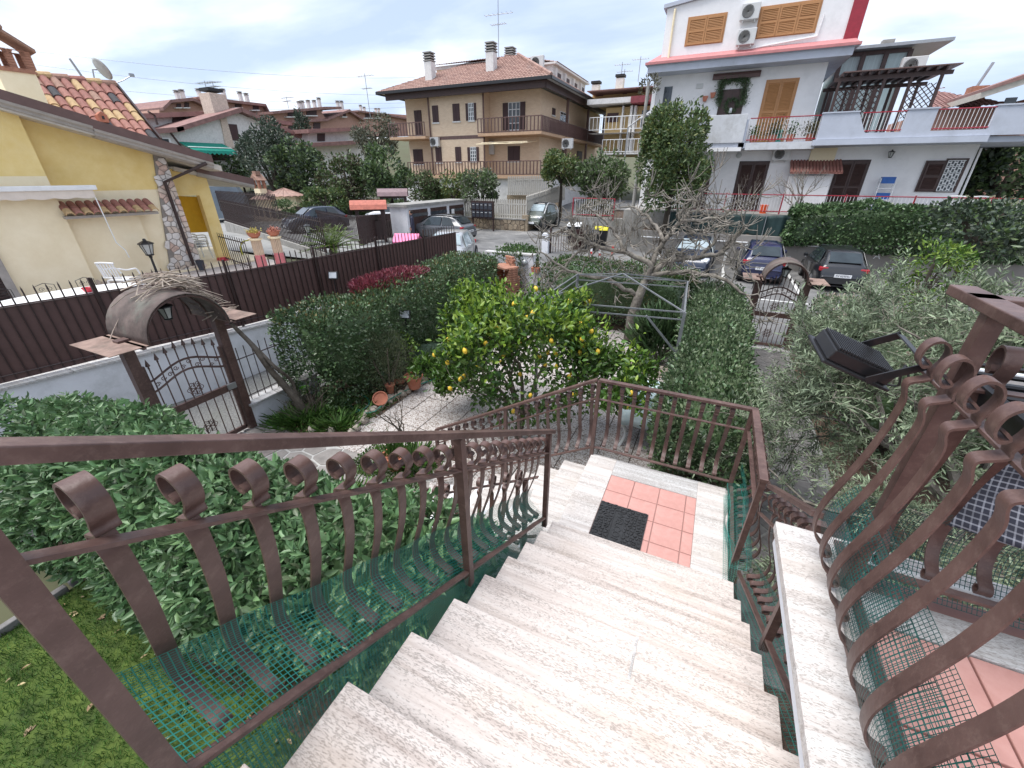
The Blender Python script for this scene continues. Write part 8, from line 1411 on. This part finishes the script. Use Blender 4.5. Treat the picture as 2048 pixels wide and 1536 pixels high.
def car(label, loc, rz, col, L=4.0, W_=1.74, H=1.45, kind='hatch', rim='rim', glassm='car_glass', plate='', roof=None, cell=None, group=None, strip=None, hw=.31):
    t = thing('parked_car', label, 'car', loc, rz, group); pr_ = PROF[kind]; k = H / (1.46 if kind == 'hatch' else 1.545); n = len(pr_); P_ = []; hw2 = W_ / 2
    def sec(q):
        x = (q[0] - .5) * L; b, r_, wr = q[1] * k, q[2] * k, q[3]; e_ = abs(q[0] - .5) * 2; tp = 1 - .17 * e_ ** 5 - .04 * e_ ** 2; w = hw2 * tp; wr_ = w * wr; zb_ = .2 + .07 * e_ ** 6
        return [(x, y_, z_) for y_, z_ in ((0, zb_), (w * .85, zb_), (w * .97, zb_ + .1), (w, .5 * k), (w * 1.0, b * .86), (w * .955, b), (wr_ * 1.04 if r_ - b > .1 else w * .86, b + (r_ - b) * .55 if r_ - b > .1 else r_ - .005), (wr_ if r_ - b > .1 else w * .7, r_ - .045 if r_ - b > .1 else r_), (wr_ * .8 if r_ - b > .1 else w * .4, r_ - .01 if r_ - b > .1 else r_ + .005), (0, r_ + .008))]
    S = [sec(q) for q in pr_]; rows = [s + [(p[0], -p[1], p[2]) for p in s[-2:0:-1]] for s in S]; m_ = len(rows[0]); b = MB(); b.grid(rows, closed=True); b.f += [tuple(range(m_)), tuple((n - 1) * m_ + i for i in range(m_))[::-1]]; b.m += [0, 0]
    o = b.build('body', col, t, smooth=True); sb = o.modifiers.new('sub', 'SUBSURF'); sb.levels = sb.render_levels = 2
    cab = [i for i, q in enumerate(pr_) if q[2] - q[1] > .3]; c0_, c1_ = cab[0], cab[-1]
    def quad(name, pts, mt, out=.008, nn=None, ins=.07):
        c = sum((Vector(p) for p in pts), Vector()) / len(pts); nrm = (Vector(pts[1]) - Vector(pts[0])).cross(Vector(pts[-1]) - Vector(pts[0])).normalized(); nrm = nrm if nrm.dot(nn) > 0 else -nrm; q = [Vector(p).lerp(c, ins) + nrm * out for p in pts]; b = MB(); b.add([tuple(p) for p in q], [tuple(range(len(q)))]); solid(b.build(name, mt, t), .012)
    for sg in (1, -1):
        f = lambda i, j: (S[i][j][0], S[i][j][1] * sg, S[i][j][2]); mid = (c0_ + c1_) // 2; R_ = S
        def pt(xf, lo): 
            x = (xf - .5) * L; i = max(i_ for i_, q in enumerate(pr_) if q[0] <= xf); i2 = min(i + 1, n - 1); a_ = (xf - pr_[i][0]) / max(1e-6, pr_[i2][0] - pr_[i][0]); J = 5 if lo else 7; u, v = Vector(f(i, J)), Vector(f(i2, J)); return u.lerp(v, a_)
        x0_, x1_ = pr_[c0_][0], pr_[c1_][0]; xm_ = .36 if kind == 'hatch' else .3; 
        if kind == 'hatch': quad('side_window', [pt(x0_ - .03, 1), pt(xm_, 1), pt(xm_, 0), pt(x0_ + .07, 0)], glassm, .012, Vector((0, sg, 0)), .1)
        quad('side_window', [pt(xm_ if kind == 'hatch' else x0_ + .07, 1), pt(x1_ + .09, 1), pt(x1_ - .01, 0), pt(xm_ + .0 if kind == 'hatch' else x0_ + .1, 0)], glassm, .012, Vector((0, sg, 0)), .1)
        for wxf in ((.17, .82) if kind == 'hatch' else (.14, .84)):
            w_ = put(None, 'wheel', t, ((wxf - .5) * L, sg * (hw2 - .09), hw), (R(90), 0, 0)); MB().lathe([(hw * .66, -.1), (hw * .95, -.1), (hw, -.07), (hw, .07), (hw * .95, .1), (hw * .66, .1)], 24).build('tyre', 'rubber', w_, smooth=False); b = MB()
            b.lathe([(hw * .68, -.08), (hw * .68, .08)], 20); b.build('hub', 'trim_black', w_); b = MB(); b.lathe([(hw * .6, -.103 * sg), (hw * .68, -.105 * sg)], 20) if False else None
            for s_ in range(7): a_ = s_ * 2 * math.pi / 7; b.bar((0, 0, -.09 * sg), (hw * .66 * math.cos(a_), hw * .66 * math.sin(a_), -.098 * sg), .04, .02)
            b.tube([(hw * .67 * math.cos(a_), hw * .67 * math.sin(a_), -.095 * sg) for a_ in np.linspace(0, 6.283, 21)], .014, 4); b.build('rim', rim, w_)
            b = MB(); b.prism([((wxf - .5) * L + (hw + .06) * math.cos(a_), hw + (hw + .06) * math.sin(a_)) for a_ in np.linspace(-.5, math.pi + .5, 16)], sg * (hw2 - .28), sg * (hw2 + .004), ax=1); b.build('wheel_arch', 'trim_black', t)
        mx_ = pt(x1_ + .06, 1); MB().box(-.06, .07, -.07, .07, -.02, .12).build('mirror', col, t, (mx_.x, mx_.y + sg * .12, mx_.z + .02), bevel=.03)
        e0, e1 = S[2], S[n - 4]; MB().box(-.05, .12, -.14, .14, -.06, .09).build('tail_light', 'tail_red', t, (S[2][5][0] + .02, sg * hw2 * .74, pr_[2][1] * k - .08), bevel=.03); MB().box(-.22, .06, -.15, .15, -.06, .07).build('headlight', 'head_clear', t, ((.955 - .5) * L, sg * hw2 * .68, .70 * k), (0, R(22), R(-18) * sg), bevel=.04)
        MB().box(-.12, .12, sg * (hw2 - .01), sg * (hw2 + .008), 0, .02).build('door_handle', 'trim_black' if False else col, t, ((.40 - .5) * L, 0, .80 * k)); MB().box((.34 - .5) * L - .003, (.34 - .5) * L + .003, sg * (hw2 - .005), sg * (hw2 + .003), .3, .85 * k).build('door_gap', 'trim_black', t)
    a0, a1 = c1_, c1_ + 1; quad('windscreen', [(S[a1][7][0] - .02, -S[a1][5][1] * .86, S[a1][9][2]), (S[a1][7][0] - .02, S[a1][5][1] * .86, S[a1][9][2]), (S[a0][7][0] + .02, S[a0][7][1] * .92, S[a0][9][2] - .02), (S[a0][7][0] + .02, -S[a0][7][1] * .92, S[a0][9][2] - .02)], glassm, .02, Vector((1, 0, 1)), .05)
    a0, a1 = c0_, c0_ - 1; quad('rear_window', [(S[a1][7][0] + .02, -S[a1][5][1] * .8, S[a1][9][2] + .03), (S[a1][7][0] + .02, S[a1][5][1] * .8, S[a1][9][2] + .03), (S[a0][7][0], S[a0][7][1] * .9, S[a0][9][2] - .02), (S[a0][7][0], -S[a0][7][1] * .9, S[a0][9][2] - .02)], glassm, .03, Vector((-1, 0, .5)), .08)
    if roof: P2 = [[(S[i][9][0], S[i][8][1] * j_, S[i][9][2] + .02 - .012 * abs(j_)) for j_ in (-1.1, -.5, 0, .5, 1.1)] for i in range(c0_, c1_ + 1)]; solid(MB().grid(P2).build('roof_panel', roof, t, smooth=True), .01)
    if cell: [MB().tube(bez([(S[2][5][0] + .15, sg * (hw2 * 1.0), .35), (S[3][5][0] + .0, sg * hw2 * .99, .95), (S[c0_][7][0] + .05, sg * hw2 * .76, S[c0_][7][2] - .02), (S[c0_ + 2][7][0], sg * hw2 * .74, S[c0_ + 2][7][2] + .03), (S[c1_][7][0], sg * hw2 * .73, S[c1_][7][2]), (S[c1_ + 1][7][0], sg * hw2 * .9, S[c1_ + 1][5][2] + .02)]), .05, 6).build('safety_cell', cell, t, smooth=True) for sg in (1, -1)]
    for (x_, z_, rz_) in ((-L / 2 + .0, .62 * k, R(-90)), (L / 2 - .0, .40 * k, R(90))):
        pl_ = put(None, 'number_plate', t, (x_ + (-.025 if x_ < 0 else .02), 0, z_), (0, 0, rz_)); MB().box(-.26, .26, -.015, .02, -.055, .055).build('plate', 'plate_white', pl_)
        if plate and x_ < 0: text('plate_text', plate, .10, 'plate_ink', pl_, (0, -.017, 0), (R(90), 0, 0), .001)
    MB().box(-L / 2 + .0, -L / 2 + .12, -hw2 * .62, hw2 * .62, .22, .36).build('rear_diffuser', 'trim_black', t, bevel=.03); MB().box(L / 2 - .12, L / 2 + .005, -hw2 * .6, hw2 * .6, .26, .36).build('front_grille', 'trim_black', t, bevel=.03)
    if strip: MB().box(-L / 2 - .01, -L / 2 + .03, -.38, .38, .86 * k - .02, .86 * k + .012).build('chrome_strip', 'rim', t, (.04, 0, -.05)); 
    return t
def put_car(px, py, off=(0, 0)): p, _ = gat(px, py); return Vector((p.x + off[0], p.y + off[1], gz(p.x, p.y) + .01))
cp = Vector((-12.05, 19.25, .42)); car('dark grey hatchback with black wheels parked across from the stone wall', cp + Vector((-2.0, .0, 0)), R(180), 'car_grey', 4.06, 1.76, 1.43, rim='rim_dark', plate='GK 480XT', roof='car_black')
sp = Vector((-10.15, 25.5, gz(-10, 25.5) + .05)); car('small green and silver two seater parked at the foot of the ramp', sp, R(262), 'car_green', 2.7, 1.56, 1.54, kind='micro', hw=.29, cell='car_silver', roof='car_black', glassm='car_glass_pale')
car('dark blue small hatchback parked nose to the wall behind the right gate', (2.75, 18.35, .01), R(90), 'car_blue', 3.6, 1.63, 1.5, plate='FY 702SZ', strip=1); car('black hatchback parked right of the dark blue one', (5.3, 18.2, .01), R(90), 'car_black', 3.75, 1.66, 1.46, plate='FV 659MU')
car('dark car with pale sunshade behind the windscreen seen through the bare branches', (.1, 18.2, .05), R(-92), 'car_navy', 3.8, 1.66, 1.46, glassm='car_glass_pale')
p, f = gat(636, 462); car('dark blue compact car parked in the yard before the clipped hedge', (p.x, p.y, gz(p.x, p.y)), R(248), 'car_navy', 4.1, 1.8, 1.6, plate='')
car('silver car parked at the end of the driveway beside the slatted fence', (-9.1, 12.6, .45), R(-70), 'car_silver', 4.0, 1.7, 1.42, glassm='car_glass_pale')
p, f = gat(790, 452); car('white car parked behind the violet brown canopied gate', (p.x - .6, p.y + .8, gz(p.x, p.y)), R(200), 'car_white', 4.1, 1.75, 1.5)
p = AT(690, 402, 40); car('white car parked behind the picket fence under the trees, left one', (p.x, p.y, p.z - .9), R(215), 'car_white', 4.2, 1.75, 1.45); p = AT(785, 404, 38); car('white car parked behind the picket fence under the trees, right one', (p.x, p.y, p.z - .9), R(215), 'car_white', 4.2, 1.75, 1.45)
# parking bay lines
M('line_white', (.62, .62, .60), r=.8, var=.1, sc=9, bump=.2, dirt=(.25, .25, .24), dsc=6)
pk = thing('parking_lines', 'white painted bay lines between the parked cars', 'road marking')
for x_ in (-1.5, 1.45, 4.05, 6.7, 9.3): MB().box(-.06, .06, 15.2, 20.25, .0, .004).build('bay_line', 'line_white', pk, (x_, 0, .016 + gz(x_, 18))) ; MB().box(-.06, .06, 20.27, 20.29, .0, .6).build('wall_mark', 'line_white', pk, (x_, 0, .016))
MB().box(1.2, 4.2, 14.1, 14.22, 0, .004).build('bay_line', 'line_white', pk, (0, 0, .016))
